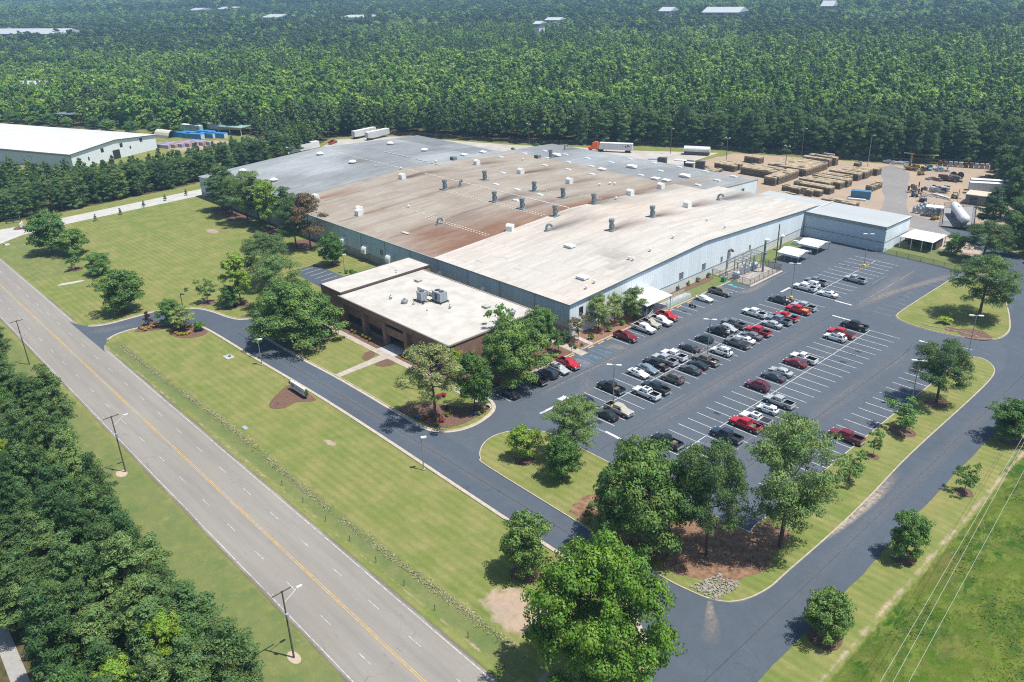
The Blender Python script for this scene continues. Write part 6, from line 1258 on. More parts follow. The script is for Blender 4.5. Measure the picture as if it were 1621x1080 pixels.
# ------------------------------------------------------------------ trees
def leaf_mesh(name, cs, rs, n, size, seed, m, aspect=.6, outward=1.0, jit=.7, up=.15, shell=.45, droop=0.0, sub=6):
    r = np.random.default_rng(seed); cs = np.asarray(cs, float); rs = np.asarray(rs, float)
    if rs.ndim == 1: rs = np.stack([rs]*3, 1)
    big = np.arange(len(cs))
    if sub:                                   # boughs carry smaller clumps
        k = len(cs)*sub; par = np.repeat(big, sub); dd = r.normal(size=(k, 3)); dd /= np.linalg.norm(dd, axis=1)[:, None]; dd[:, 2] = np.where(dd[:, 2] < -.3, -dd[:, 2]*.6, dd[:, 2])
        sc = cs[par]+dd*rs[par]*(.45+.4*r.random((k, 1))); sr = rs[par]*(.34+.22*r.random((k, 1)))
        par0, cs0, rs0 = par, cs, rs; cs = np.concatenate([sc, cs]); rs = np.concatenate([sr, rs*.7]); big = np.concatenate([par0, big])
        P0 = cs0[big]
    else: P0 = cs
    w = (rs[:, 0]*rs[:, 1]+rs[:, 0]*rs[:, 2]); w[-len(cs0) if sub else 0:] *= .35 if sub else 1; w /= w.sum(); L = r.choice(len(cs), n, p=w)
    d = r.normal(size=(n, 3)); d /= np.linalg.norm(d, axis=1)[:, None]
    d[:, 2] = np.where(d[:, 2] < -.35, -d[:, 2]*r.random(n), d[:, 2])
    p = cs[L]+d*rs[L]*(1-shell*r.random(n)**1.6)[:, None]
    o = p-P0[L]; o /= np.linalg.norm(o, axis=1)[:, None]+1e-6
    nr = d*outward*.7+o*.75+r.normal(size=(n, 3))*jit*.7+np.array([0, 0, up]); nr /= np.linalg.norm(nr, axis=1)[:, None]
    t = np.cross(nr, r.normal(size=(n, 3))); t /= np.linalg.norm(t, axis=1)[:, None]
    if droop: t = t*.5+np.array([0, 0, -droop]); t -= nr*(t*nr).sum(1)[:, None]; t /= np.linalg.norm(t, axis=1)[:, None]
    b = np.cross(nr, t); s = size*(.6+.8*r.random(n))[:, None]
    v = np.stack([p-t*s, p+b*s*aspect, p+t*s+nr*s*.1, p-b*s*aspect], 1).reshape(-1, 3)
    q = np.arange(4*n).reshape(n, 4); me = quads(name, v, q, [m])
    lt = .84+.32*r.random(len(cs)); c = (lt[L]*(.78+.44*r.random(n)))[:, None]*np.array([1, 1, 1.])
    hue = r.random(len(cs))[L]*.6+r.random(n)*.4; c[:, 0] *= .9+.25*hue; c[:, 2] *= 1.1-.3*hue
    col = np.concatenate([c, (hue**2)[:, None]], 1); cattr(me, np.repeat(col, 4, 0)); return me
def trunk_mesh(name, h, r, limbs, seed, m=None, bend=.25):
    rd = random.Random(seed); b = MB(); pts = [(0, 0, -.2)]; k = 6
    for i in range(1, k+1): pts.append((pts[-1][0]+rd.uniform(-bend, bend)*h/40, pts[-1][1]+rd.uniform(-bend, bend)*h/40, h*i/k))
    for i in range(k): b.cyl(pts[i], pts[i+1], r*(1-.8*i/k), r*(1-.8*(i+1)/k), 8, 0, False)
    for (c, rl) in limbs:
        zz = max(.12*h, min(h*.95, c[2]-.35*math.hypot(c[0], c[1]))); i = min(k-1, int(zz/h*k)); s = pts[i]; t = zz/h*k-i; s = tuple(pts[i][q]+(pts[i+1][q]-pts[i][q])*t for q in range(3))
        mid = ((s[0]+c[0])*.5, (s[1]+c[1])*.5, (s[2]*.55+c[2]*.45)); b.cyl(s, mid, rl, rl*.7, 5, 0, False); b.cyl(mid, c, rl*.7, rl*.25, 5, 0, False)
    return b.mesh(name, m or M_BARK)
PROTO = {}
def crown_lobes(rd, n, H, Rr, z0, shape, rl):
    cs = []; rs = []
    for i in range(n):
        for _ in range(40):
            u = rd.random()**.9; z = z0+(H-z0)*u; e = shape(u)*Rr; a = rd.random()*6.283; q = e*math.sqrt(rd.uniform(.05, 1)) if e > .1 else 0
            c = (q*math.cos(a), q*math.sin(a), z)
            if all((c[0]-k[0])**2+(c[1]-k[1])**2+(c[2]-k[2])**2 > (rl*.62)**2 for k in cs): break
        cs.append(c); f = rd.uniform(.75, 1.25); rs.append((rl*f, rl*f, rl*f*rd.uniform(.75, 1.0)))
    return cs, rs
def proto(key, H, Rr, n, lobes, z0, shape, rl, size, m, seed, aspect=.6, jit=.7, trunk=.02, bark=None, droop=0, shell=.45, nl=14, up=.15):
    rd = random.Random(seed); cs, rs = crown_lobes(rd, lobes, H-rl*.5, Rr-rl*.6, z0, shape, rl)
    if z0 < H*.6 and lobes > 8: cs.append((0, 0, H-rl*.8)); rs.append((rl*.9, rl*.9, rl*.8))
    cm = leaf_mesh(key+'_crown', cs, rs, n, size, seed, m, aspect, 1.0, jit, up, shell, droop)
    li = [(c, H*trunk*.32) for c in cs[:nl]]; tm = trunk_mesh(key+'_trunk', H*.9, H*trunk, li, seed, bark)
    PROTO[key] = (H, Rr, tm, cm)
S_PINE = lambda u: math.sin(min(1, .18+u*.95)*math.pi)**.7*(1-.25*u)
S_OAK = lambda u: math.sqrt(max(0, 1-(u*1.05-.25)**2*1.25)) if u < .95 else .3
S_CONE = lambda u: 1.0-.88*u
S_OVAL = lambda u: math.sqrt(max(.02, 1-(2*u-.85)**2*.85))
S_VASE = lambda u: .35+.65*math.sin(u*2.4)
for i in range(4): proto('wood_pine%d' % i, 15, 3.3, 13000, 44, 3.4+i*.3, S_PINE, 1.15, .17, L_PINE if i % 2 else L_PINED, 20+i, .36, .8, .012)
for i in range(3): proto('edge_pine%d' % i, 17, 3.9, 13000, 60, .5, lambda u: .75+.25*math.sin(u*3) if u < .6 else 1.0-1.6*(u-.6)**1.3, 1.3, .20, L_PINED if i != 1 else L_PINE, 25+i, .4, .8, .012)
for i in range(2): proto('big_pine%d' % i, 14, 5.2, 32000, 64, 4.2, S_OVAL, 1.4, .14, L_PINE, 30+i, .34, .85, .017, nl=30)
proto('open_pine', 13, 5.0, 12000, 34, 4.2, S_OVAL, 1.2, .15, leaf_mat('pale_pine_needles', (.20, .26, .10), (.26, .29, .12)), 34, .36, .9, .015, nl=30, shell=.6)
for i in range(2): proto('oak%d' % i, 10, 6.2, 42000, 84, 1.8, S_OAK, 1.55, .14, L_OAK, 40+i, .6, .7, .022, nl=20)
proto('maple', 13, 7.6, 70000, 110, 2.0, S_OVAL, 1.5, .125, L_BRIGHT, 45, .7, .65, .02, shell=.5)
for i in range(3): proto('round_tree%d' % i, 7, 3.3, 17000, 52, 1.1, S_OVAL, 1.05, .115, (L_MID, L_OAK, L_MID)[i], 50+i, .6, .75, .018)
for i in range(3): proto('young_tree%d' % i, 4, 2.0, 2600, 20, 1.0, S_VASE, .55, .10, L_MID, 60+i, .55, .9, .014, nl=16, shell=.8)
proto('lime_tree', 5, 2.3, 8500, 28, .9, S_OVAL, .75, .10, L_LIME, 65, .6, .7, .018)
proto('willow', 7, 3.0, 8500, 28, 1.6, S_OVAL, 1.0, .17, L_WILLOW, 66, .25, .6, .016, droop=1.2, shell=.7)
proto('brown_tree', 11, 3.6, 12000, 36, 3.5, S_OVAL, 1.2, .13, L_BROWN, 67, .5, .85, .014)
proto('bronze_tree', 5, 2.3, 3000, 18, 2.1, S_VASE, .65, .10, L_MYRTLE, 68, .5, .9, .012, nl=16, shell=.8)
proto('purple_tree', 3, 1.3, 1600, 14, .7, S_CONE, .45, .09, L_PURPLE, 69, .6, .8, .016)
proto('light_tree', 9, 3.2, 13000, 34, 2.2, S_OVAL, 1.0, .13, L_LIME, 70, .6, .75, .014)
proto('cone_conifer', 2.4, .8, 1500, 18, .2, S_CONE, .3, .09, L_PINED, 71, .35, .7, .02)
def shrub_proto(key, m, n, size, seed, asp=.6):
    rd = random.Random(seed); cs = [(0, 0, .55)]+[(rd.uniform(-.45, .45), rd.uniform(-.45, .45), rd.uniform(.3, .7)) for _ in range(7)]; rs = [(.6, .6, .5)]+[(.42, .42, .38)]*7
    PROTO[key] = (1.1, .95, None, leaf_mesh(key, cs, rs, n*2, size*.65, seed, m, asp, 1, .6, sub=4))
for k, m in (('green_shrub', L_BOX), ('yellow_shrub', L_YELLOW), ('red_shrub', L_RED), ('olive_shrub', L_LIME), ('dark_shrub', L_PINED), ('purple_shrub', L_PURPLE), ('gold_green_shrub', leaf_mat('gold_green', (.20, .22, .02), (.28, .27, .03), .02, .15))): shrub_proto(k, m, 750, .13, hash(k) % 97 if False else sum(map(ord, k)))
def put_tree(key, x, y, h, rad, label, name='tree', cat='tree', group=None, z=0, rz=None):
    Hh, Rr, tm, cm = PROTO[key]
    o = thing(name, label, cat, (x, y, z), random.uniform(0, 6.28) if rz is None else rz, group, (rad/Rr, rad/Rr, h/Hh))
    link('trunk', tm, o); link('crown', cm, o); return o
RINGED = ('mulch ring', 'outer grass strip', 'right verge', 'corner island', 'entrance drive', 'dark small', 'alone on the left', 'edge of the oak', 'bright green tree on the left', 'by the wall hoods', 'edge of the verge', 'twiggy')
def tree_px(key, bx, by, ty, wpx, label, name='tree', z=0, group=None, hmul=1):
    x, y = G(bx, by, z); lo_, hi = 1., 40.
    for _ in range(30):
        m_ = (lo_+hi)/2
        if proj(x, y, m_+z)[1] > ty: lo_ = m_
        else: hi = m_
    a = np.array([x, y, lo_*.55-HC]) @ CF
    if any(q in label for q in RINGED) and 'shaggy' not in label: ring(x, y, min(2.2, .34*wpx*a/FPX), z+.04)
    return put_tree(key, x, y, lo_*hmul, wpx/2*a/FPX*(1.22 if 'pine' in key else 1.12), label, name, group=group, z=z)
T = [
 ('round_tree0', 83, 401, 334, 62, 'tall loose light-green tree beside the concrete side road', 'deciduous_tree'), ('round_tree1', 118, 403, 363, 54, 'broad mid-green tree just right of the tall loose tree', 'deciduous_tree'),
 ('young_tree0', 120, 427, 398, 31, 'small young tree on a mulch ring left of the dark small tree', 'young_tree'), ('round_tree2', 158, 435, 401, 40, 'small dark round tree alone on the left lawn', 'deciduous_tree'),
 ('round_tree1', 197, 494, 427, 74, 'large round green tree on the lawn left of the entrance drive', 'deciduous_tree'), ('young_tree1', 329, 479, 440, 36, 'sparse young tree on a mulch ring above the entrance drive', 'young_tree'),
 ('round_tree0', 365, 487, 452, 30, 'small tree at the edge of the oak group', 'deciduous_tree'),
 ('wood_pine1', 353, 334, 262, 48, 'pine leaning left at the left end of the factory front group', 'pine_tree'), ('wood_pine2', 368, 343, 263, 46, 'second pine of the factory front group', 'pine_tree'), ('big_pine0', 393, 354, 272, 58, 'dark broad pine in the middle of the factory front group', 'pine_tree'),
 ('wood_pine1', 411, 357, 272, 52, 'tall straight pine right of the dark broad pine', 'pine_tree'), ('light_tree', 428, 364, 287, 42, 'bright lime-green tree between the front pines', 'deciduous_tree'), ('wood_pine3', 458, 372, 295, 50, 'round-topped pine behind the browned tree', 'pine_tree'),
 ('big_pine1', 470, 394, 318, 50, 'pine with a bare lower trunk left of the browned tree', 'pine_tree'), ('brown_tree', 492.6, 395, 306, 56, 'browned tree dying against the factory wall', 'brown_tree'), ('round_tree0', 527, 420, 369, 42, 'fresh green tree on the lawn by the wall hoods', 'deciduous_tree'),
 ('big_pine0', 425, 455, 368, 74, 'tall dark pine at the back of the oak group', 'pine_tree'), ('light_tree', 382, 482, 402, 46, 'bright green tree on the left of the oak group', 'deciduous_tree'), ('big_pine1', 442, 492, 405, 76, 'spreading pine in the middle of the oak group', 'pine_tree'), ('oak0', 470, 541, 452, 138, 'huge spreading oak overhanging the front drive', 'oak_tree'),
 ('open_pine', 690, 668, 548, 108, 'pale airy pine with visible branches in the planter before the office', 'pine_tree'), ('round_tree1', 752, 650, 556, 62, 'dense dark green tree at the tip of the office planter', 'deciduous_tree'), ('lime_tree', 721, 604, 551, 28, 'small bright green tree at the office corner', 'deciduous_tree'),
 ('oak1', 814, 606, 512, 110, 'wide airy oak covering the office end wall', 'oak_tree'), ('young_tree2', 790, 566, 488, 58, 'thin sparse treetop above the office roof edge', 'young_tree'), ('round_tree0', 856, 545, 486, 50, 'upright tree between office and factory corner', 'deciduous_tree'), ('young_tree0', 884, 558, 522, 34, 'small leafy tree over the side walk', 'young_tree'),
 ('bronze_tree', 915, 540, 503, 40, 'bronze-leaved multi-stem tree at the factory corner', 'ornamental_tree'), ('willow', 947, 523, 468, 46, 'weeping willow nearest the factory corner', 'willow_tree'), ('willow', 973, 514, 466, 36, 'middle weeping willow by the factory wall', 'willow_tree'), ('willow', 1003, 506, 456, 46, 'weeping willow beside the entrance canopy', 'willow_tree'),
 ('lime_tree', 830, 727, 674, 52, 'round lime-green tree at the tip of the corner island', 'deciduous_tree'), ('big_pine1', 910, 728, 631, 84, 'dark shaggy pine on the corner island next to the lot', 'pine_tree'), ('round_tree0', 890, 759, 690, 56, 'light green tree in front of the dark island pine', 'deciduous_tree'),
 ('round_tree1', 833, 907, 813, 82, 'twiggy round tree on the lawn edge of the front drive', 'deciduous_tree'), ('maple', 945, 1092, 872, 232, 'very large bright green maple in the bottom foreground', 'maple_tree'),
 ('oak1', 1012, 862, 712, 160, 'broad dark oak at the front of the pine straw bed', 'oak_tree'), ('big_pine0', 1118, 878, 700, 112, 'tall pine in the middle of the pine straw bed', 'pine_tree'), ('big_pine1', 1234, 866, 664, 136, 'tallest wide pine at the right of the pine straw bed', 'pine_tree'),
 ('young_tree1', 1343, 763, 718, 52, 'ragged young tree beside the tallest wide pine', 'young_tree'), ('young_tree2', 1382, 723, 683, 28, 'slim young tree on the outer grass strip', 'young_tree'), ('young_tree0', 1427, 683, 638, 66, 'wide sparse young tree on the outer grass strip', 'young_tree'), ('big_pine0', 1482, 638, 540, 84, 'pine standing alone on the outer grass strip', 'pine_tree'), ('big_pine1', 1549.6, 503, 406, 92, 'tall pine on the mulched tree island', 'pine_tree'),
 ('big_pine0', 1555, 413, 350, 66, 'pine behind the tree island by the tan court', 'pine_tree'), ('round_tree2', 1509, 403, 370, 32, 'small tree on the green strip by the annex fence', 'deciduous_tree'), ('wood_pine0', 1566, 362, 296, 44, 'pine at the right of the gas tank', 'pine_tree'),
 ('round_tree1', 1307, 1010, 938, 80, 'round young tree nearest the camera on the right verge', 'deciduous_tree'), ('round_tree2', 1432, 884, 813, 60, 'round tree second along the right verge', 'deciduous_tree'), ('young_tree1', 1526, 780, 736, 42, 'small sparse tree third along the right verge', 'young_tree'), ('round_tree1', 1600, 697, 634, 78, 'dark tree at the right edge of the verge', 'deciduous_tree'),
 ('round_tree0', 272, 515, 474, 38, 'dense dark tree in the entrance bed', 'deciduous_tree'), ('willow', 293, 522, 486, 42, 'feathery pale green tree in the entrance bed', 'ornamental_tree'), ('purple_tree', 236, 515, 494, 18, 'small purple-leaved tree among yellow shrubs', 'ornamental_tree'),
]
for k, bx, by, ty, w, l, nm in T: tree_px(k, bx, by, ty, w, l, nm, z=.13 if 'island' in l and 'lawn' not in l or 'straw' in l or 'outer' in l else 0)
for i, (px, py) in enumerate(((152, 350), (191, 340), (228, 328), (262, 318), (295, 309.5))):
    put_tree('cone_conifer', *G(px, py), 2.5, .95, 'little dark cone conifer in the row along the concrete side road', 'conifer', group='row of little conifers')
SH = [('green_shrub', 316, 521, 2.0, 2.9, 'big clipped round green shrub at the drive edge of the entrance bed'), ('dark_shrub', 283, 521, 1.4, 2.0, 'dark shrub under the feathery tree'), ('dark_shrub', 1495, 515, 0, 0, '')]
def shrub(key, x, y, rad, h, label, group=None, z=.05, cat='shrub'):
    Hh, Rr, _, cm = PROTO[key]; o = link(key if key != 'yellow_shrub' else 'yellow_shrub', cm); o.location = (x, y, z); o.rotation_euler = (0, 0, random.uniform(0, 6.28)); o.scale = (rad/Rr, rad/Rr, h/Hh); return tag(o, label, cat, group)
shrub('green_shrub', *G(316, 524), 1.85, 2.3, 'big clipped round green shrub at the drive edge of the entrance bed'); shrub('dark_shrub', *G(284, 521), 1.3, 1.4, 'dark shrub under the feathery tree in the entrance bed')
for px, py in ((226, 522), (231, 524), (236, 521), (240, 518), (246, 514), (249, 517), (227, 516)): shrub('yellow_shrub', *G(px, py), .62, .75, 'golden yellow shrub in the clump around the purple tree', 'yellow shrubs at the entrance left')
for px, py in ((279, 529), (283, 531), (287, 530.5), (291, 531), (296, 530), (300, 528)): shrub('yellow_shrub', *G(px, py), .66, .7, 'golden yellow shrub in the row below the feathery tree', 'yellow shrubs at the entrance right')
for px, py in ((221, 521), (243, 519), (248, 512)): shrub('red_shrub', *G(px, py), .45, .5, 'small red flowering shrub among the yellow clump', 'red flowers at the entrance')
for px, py, k in ((659, 661, 'dark_shrub'), (667, 666, 'gold_green_shrub'), (683, 661, 'dark_shrub'), (714, 654, 'gold_green_shrub'), (708, 659, 'gold_green_shrub'), (693, 674, 'gold_green_shrub'), (757, 657, 'gold_green_shrub'), (763, 653, 'gold_green_shrub'), (705, 648, 'purple_shrub')): shrub(k, *G(px, py), .75, .85, {'dark_shrub': 'dark round shrub in the planter under the airy pine', 'gold_green_shrub': 'yellow-green shrub in the planter under the airy pine', 'purple_shrub': 'dark purple shrub behind the airy pine'}[k], {'dark_shrub': 'dark planter shrubs', 'gold_green_shrub': 'yellow-green planter shrubs'}.get(k))
for px, py in ((674, 663), (700, 668), (702, 628), (696, 630)): shrub('red_shrub', *G(px, py), .8, .8, 'crimson azalea in the planter around the airy pine', 'crimson azaleas in the planter')
for x in (-162.5, -160.8, -157.5, -156.2, -153.1, -151.6, -150.0, -137.4, -136.0, -133, -131.2): shrub('gold_green_shrub', x, 93.4, .75, 1.0, 'clipped yellow-green shrub along the office front', 'clipped shrubs along the office front')
for px, py in ((936, 537), (963.5, 525), (985, 515), (1006, 506)): shrub('green_shrub', *G(px, py), 1.05, 1.2, 'round bright green shrub in the mulch by the willows', 'round shrubs by the willows')
for px, py in ((1072, 459), (1088, 452), (1104, 446), (1121.5, 439)): shrub('green_shrub', *G(px, py), 1.1, 1.25, 'round green shrub in the row along the factory wall grass', 'round shrubs along the factory wall')
for px, py, k, r_ in ((874, 536, 'olive_shrub', .9), (870, 545, 'green_shrub', 1), (889, 542, 'dark_shrub', 1.2), (897, 530, 'green_shrub', 1.2), (905, 549, 'dark_shrub', .8), (912, 552, 'dark_shrub', .8), (922, 548, 'dark_shrub', .7), (880, 566, 'olive_shrub', .9), (872, 574, 'olive_shrub', .9), (850, 566, 'gold_green_shrub', .8), (784, 612, 'dark_shrub', .8), (862, 529, 'green_shrub', 1.3), (900, 541, 'green_shrub', 1.0)): shrub(k, *G(px, py), r_, r_*1.1, {'olive_shrub': 'lime-green shrub in the bed between office and car park', 'green_shrub': 'mid-green shrub in the bed between office and car park', 'dark_shrub': 'dark shrub in the bed between office and car park', 'gold_green_shrub': 'yellow-green shrub in the bed under the wide airy oak'}[k], {'olive_shrub': 'lime shrubs by the office end', 'green_shrub': 'mid-green shrubs by the office end', 'dark_shrub': 'dark shrubs by the office end'}.get(k))
for px, py, k in ((937, 805, 'dark_shrub'), (931, 818, 'gold_green_shrub'), (930, 829, 'gold_green_shrub'), (949, 826, 'gold_green_shrub'), (1025, 868, 'gold_green_shrub'), (1042, 873, 'gold_green_shrub'), (1041, 898, 'gold_green_shrub'), (1058, 888, 'gold_green_shrub')): shrub(k, *G(px, py), .95, 1.05, 'round yellow-green shrub at the edge of the pine straw bed' if k != 'dark_shrub' else 'dark shrub at the left end of the pine straw bed', 'yellow-green shrubs at the straw bed' if k != 'dark_shrub' else None, z=.16)
for px, py in ((998, 862), (1004, 868), (1012, 873), (1020, 879), (1028, 885), (1033, 880)): shrub('red_shrub', *G(px, py), .7, .75, 'crimson azalea in the drift below the dark oak', 'crimson azaleas at the straw bed', z=.16)
shrub('olive_shrub', *G(1496, 513), 2.1, 1.9, 'spreading bright green shrub on the tree island', z=.15)
for px, py in ((1452, 388), (1462, 391), (1470, 389)): shrub('green_shrub', *G(px, py), 2.2, 2.0, 'sprawling juniper shrub in front of the open shed', 'junipers by the open shed')
for px, py in ((549, 433), (556, 432), (562, 434), (558, 436)): shrub('green_shrub', *G(px, py), .9, .95, 'green shrub by the small car park lamp post', 'shrubs by the small car park')
for i, (a, b) in enumerate(((-142.0, 'left'), (-135.8, 'right'))): shrub('dark_shrub', a, 68.3, .55, 2.4, 'dark upright shrub at the %s end of the company sign' % b)
for px, py, w_ in ((812, 240, 1.4), (848, 236, 2.2), (295, 461, .8)): shrub('green_shrub', *G(px, py), w_, w_*1.2, 'lone green bush near the %s' % {812: 'factory back edge, left one', 848: 'factory back edge, right one', 295: 'entrance drive on the open lawn'}[px])
for i in range(9):
    x, y = -575+i*15+random.uniform(-4, 4), 126+i*6.3+random.uniform(-2, 2); put_tree('round_tree%d' % (i % 3), x, y, random.uniform(5, 9), random.uniform(4, 6), 'bushy green tree in the hedge line behind the far warehouse', 'deciduous_tree', group='bushes behind the far warehouse')

# ------------------------------------------------------------------ woods: nearest pines one by one, the rest as one mass
PATHZ = [(-130, 2), (-40, 2), (-40, 8.2), (-130, 8.8)]
def allowed(X, Y): return ~(inpoly(X, Y, SITE) | inpoly(X, Y, FARYARD) | inpoly(X, Y, PATHZ))
def inframe(X, Y, z=8, m=60):
    q = np.stack([X, Y, np.full_like(X, z-HC)], -1); w = q @ CF; ok = w > 5; w = np.where(ok, w, 1)
    px = W/2+FPX*(q @ CR)/w; py = H/2-FPX*(q @ CU)/w; return ok & (px > -m) & (px < W+m) & (py > -150) & (py < H+m+60), px, py
n_sw = 0
for gx in np.arange(-262, -30, 4.4):
    for gy in np.arange(9.5, 24.6+4.5*min(1, max(0, (-gx-120)/60)), 4.1):
        if random.random() < .03: continue
        x, y = gx+random.uniform(-2.1, 2.1), gy+random.uniform(-1.9, 1.9)
        ok, _, _ = inframe(np.array([x]), np.array([y]), 8, 90)
        if not ok[0] or (x > -74 and random.random() < .2): continue
        h = random.uniform(8.5, 16.5); key = 'wood_pine%d' % random.randrange(4)
        if random.random() < .11: put_tree(random.choice(('light_tree', 'round_tree0', 'round_tree2')), x, y, h*.75, random.uniform(2.4, 3.2), 'light green broadleaf tree among the roadside pines', 'deciduous_tree', group='broadleaf trees in the roadside wood')
        else: put_tree(key, x, y, h, random.uniform(2.7, 4.2), 'pine in the dense roadside wood across the main road', 'pine_tree', group='pines in the roadside wood'); n_sw += 1
st = 5.0; gxs, gys = np.meshgrid(np.arange(-740, 60, st), np.arange(30, 760, st)); X = (gxs+RNG.uniform(-2, 2, gxs.shape)).ravel(); Y = (gys+RNG.uniform(-2, 2, gys.shape)).ravel()
ok, px, py = inframe(X, Y, 8, 220); d = np.hypot(np.hypot(X, Y), HC)
ok &= allowed(X, Y) & (d < 760) & (Y > 40); X, Y, d, px = X[ok], Y[ok], d[ok], px[ok]
# trees on the edge that faces the camera show largest: put those first
dirx, diry = -X/np.hypot(X, Y), -Y/np.hypot(X, Y); edge = ~allowed(X+dirx*16, Y+diry*16)
order = np.argsort(d-edge*170+2000*((px < -45) | (px > W+45))); X, Y, d, edge = X[order], Y[order], d[order], edge[order]; NI = max(0, 292-n_sw)
for x, y, dd in zip(X[:NI], Y[:NI], d[:NI]):
    right = x > -115 and y < 372
    belt = x < -325 and y < 205
    lab, grp = (('pine in the belt between the side road and the far warehouse', 'pines in the belt by the side road') if belt else ('pine in the woods at the right side of the yard', 'pines right of the yard') if right else ('tall pine in the dense treeline behind the factory', 'pines in the treeline behind the factory'))
    h = random.uniform(9.5, 13) if belt else random.uniform(14, 20)
    put_tree('edge_pine%d' % random.randrange(3) if random.random() < .85 else 'wood_pine%d' % random.randrange(4), x, y, h, random.uniform(2.9, 3.9) if belt else random.uniform(3.4, 4.8), lab, 'pine_tree', group=grp)
put_tree('brown_tree', *G(530, 207), 11, 3, 'rust-brown dead pine at the left end of the treeline', 'pine_tree')
for i, (qx, qy) in enumerate(((1588, 300), (1606, 322), (1616, 350), (1590, 345), (1614, 392), (1600, 288), (1580, 282), (1618, 310), (1604, 372), (1596, 405))):
    put_tree('edge_pine%d' % (i % 3), *G(qx, qy), random.uniform(11, 16), random.uniform(3.4, 4.6), 'pine in the woods at the right side of the yard', 'pine_tree', group='pines right of the yard')
# prototypes for the far woods: instanced on points as one mass
FC = bpy.data.collections.new('far_wood_kinds')
def far_proto(key, H, Rr, n, lobes, z0, shape, rl, size, m, seed, asp):
    rd = random.Random(seed); cs, rs = crown_lobes(rd, lobes, H-rl*.4, Rr-rl*.5, z0, shape, rl); cs.append((0, 0, H-rl*.7)); rs.append((rl*.8,)*3)
    me = leaf_mesh(key, cs, rs, n, size, seed, m, asp, 1, .7, sub=3); o = bpy.data.objects.new(key, me); FC.objects.link(o)
for i in range(4): far_proto('a%d_pine' % i, 14, 3.4, 1500, 26, 3.0, S_PINE, 1.2, .42, L_FAR, 80+i, .5)
for i in range(3): far_proto('b%d_conic' % i, 13, 2.9, 1300, 22, 2.0, S_CONE, 1.1, .42, L_FARB, 90+i, .6)
for i in range(2): far_proto('e%d_light' % i, 11, 5.0, 1500, 28, 1.5, S_OVAL, 1.7, .56, L_FARL, 115+i, .65)
for i in range(2): far_proto('d%d_dark' % i, 14, 5.0, 1500, 28, 2.0, S_OVAL, 1.7, .56, L_FARD, 105+i, .65)
for i in range(3): far_proto('c%d_broad' % i, 14, 5.4, 1600, 30, 2.0, S_OVAL, 1.8, .60, L_FARB, 95+i, .65)
pts, idx, scl = [], [], []
def scatter(dmin, dmax, step, smul, near):
    Rm = dmax; gx, gy = np.meshgrid(np.arange(-Rm, 60, step), np.arange(0, Rm, step)); X = (gx+RNG.uniform(-.42, .42, gx.shape)*step).ravel(); Y = (gy+RNG.uniform(-.42, .42, gy.shape)*step).ravel()
    d = np.hypot(X, Y); k = (d >= dmin) & (d < dmax); X, Y, d = X[k], Y[k], d[k]; ok, px, py = inframe(X, Y, 10, 230); ok &= allowed(X, Y); X, Y, d, px, py = X[ok], Y[ok], d[ok], px[ok], py[ok]
    for a, b, dep in FARB:                     # no trees inside the distant buildings, a gap before them
        m = (a+b)/2; m2 = np.array([m.x, m.y]); u = -m2/np.linalg.norm(m2); t = (X-m2[0])*u[0]+(Y-m2[1])*u[1]; s = np.abs((X-m2[0])*u[1]-(Y-m2[1])*u[0]); L = (b-a).length/2+9
        k = ~((s < L) & (t > -dep-12) & (t < 26)); X, Y, d, px, py = X[k], Y[k], d[k], px[k], py[k]
    st = fbm(X, Y, .0045, 11, 3); mid = fbm(X, Y, .02, 12, 3); rr = RNG.random(len(X))
    leftness = np.clip((700-px)/700, 0, 1)
    pb = np.clip(.12+(st-.40)*3.2+(mid-.5)*2.2+.35*(py < 150)-.9*np.clip((py-165)/25, 0, 1)+.1, .03, .85)
    broad = rr < pb*(.25+.75*leftness*(py < 190)); conic = (~broad) & (rr < pb)
    ix = np.where(broad, RNG.integers(7, 10, len(X)), np.where(conic, RNG.integers(4, 7, len(X)), RNG.integers(0, 4, len(X))))
    dark = (fbm(X, Y, .0022, 41, 3)+.08*(d > 1500)+.12*leftness > .63) & (d > 900) & (rr > .2); ix = np.where(dark, RNG.integers(10, 12, len(X)), ix)  # patches of darker trees paint cloud shadows onto the far woods
    lite = ((fbm(X, Y, .007, 43, 3) > .62) | ((px > 1380) & (py < 48) & (mid > .42))) & (rr < .7) & (py < 130); ix = np.where(lite, RNG.integers(12, 14, len(X)), ix)
    for x, y, i in zip(X, Y, ix): pts.append((x, y, 0.)); idx.append(int(i)); scl.append(smul*random.choice((random.uniform(.7, 1.15), random.uniform(.55, 1.4))))
nX, nY = X[NI:], Y[NI:]
fs_ = fbm(nX, nY, .011, 51, 3); fl_ = fbm(nX, nY, .03, 52, 2); left_ = nX < -330
for x, y, f1, f2 in zip(nX, nY, fs_, fl_):
    pp_ = proj(x, y, 10); near_edge = pp_[1] > 178; belt_ = x < -322 and y < 215 and x > -430; r_ = random.random()
    if near_edge or belt_: k_ = random.randrange(4)
    elif f1 > .47: k_ = 12+random.randrange(2) if (r_ < .22 and f2 > .5) else 4+random.randrange(3) if r_ < (.72 if x > -450 else .35) else 7+random.randrange(3) if r_ < .88 else random.randrange(4)
    else: k_ = random.randrange(4) if r_ < .62 else 4+random.randrange(3) if r_ < .85 else 7+random.randrange(3)
    pts.append((x, y, 0.)); idx.append(k_); scl.append(random.uniform(.68, .9) if belt_ else random.uniform(1.0, 1.35) if near_edge else random.choice((random.uniform(.62, 1.1), random.uniform(.5, 1.3))))
scatter(757, 1200, 5.9, .86, False); scatter(1200, 2000, 9, 1.1, False); scatter(2000, 3600, 16, 1.7, False)
gm = bpy.data.meshes.new('woods'); gm.vertices.add(len(pts)); gm.vertices.foreach_set('co', np.asarray(pts, np.float32).ravel())
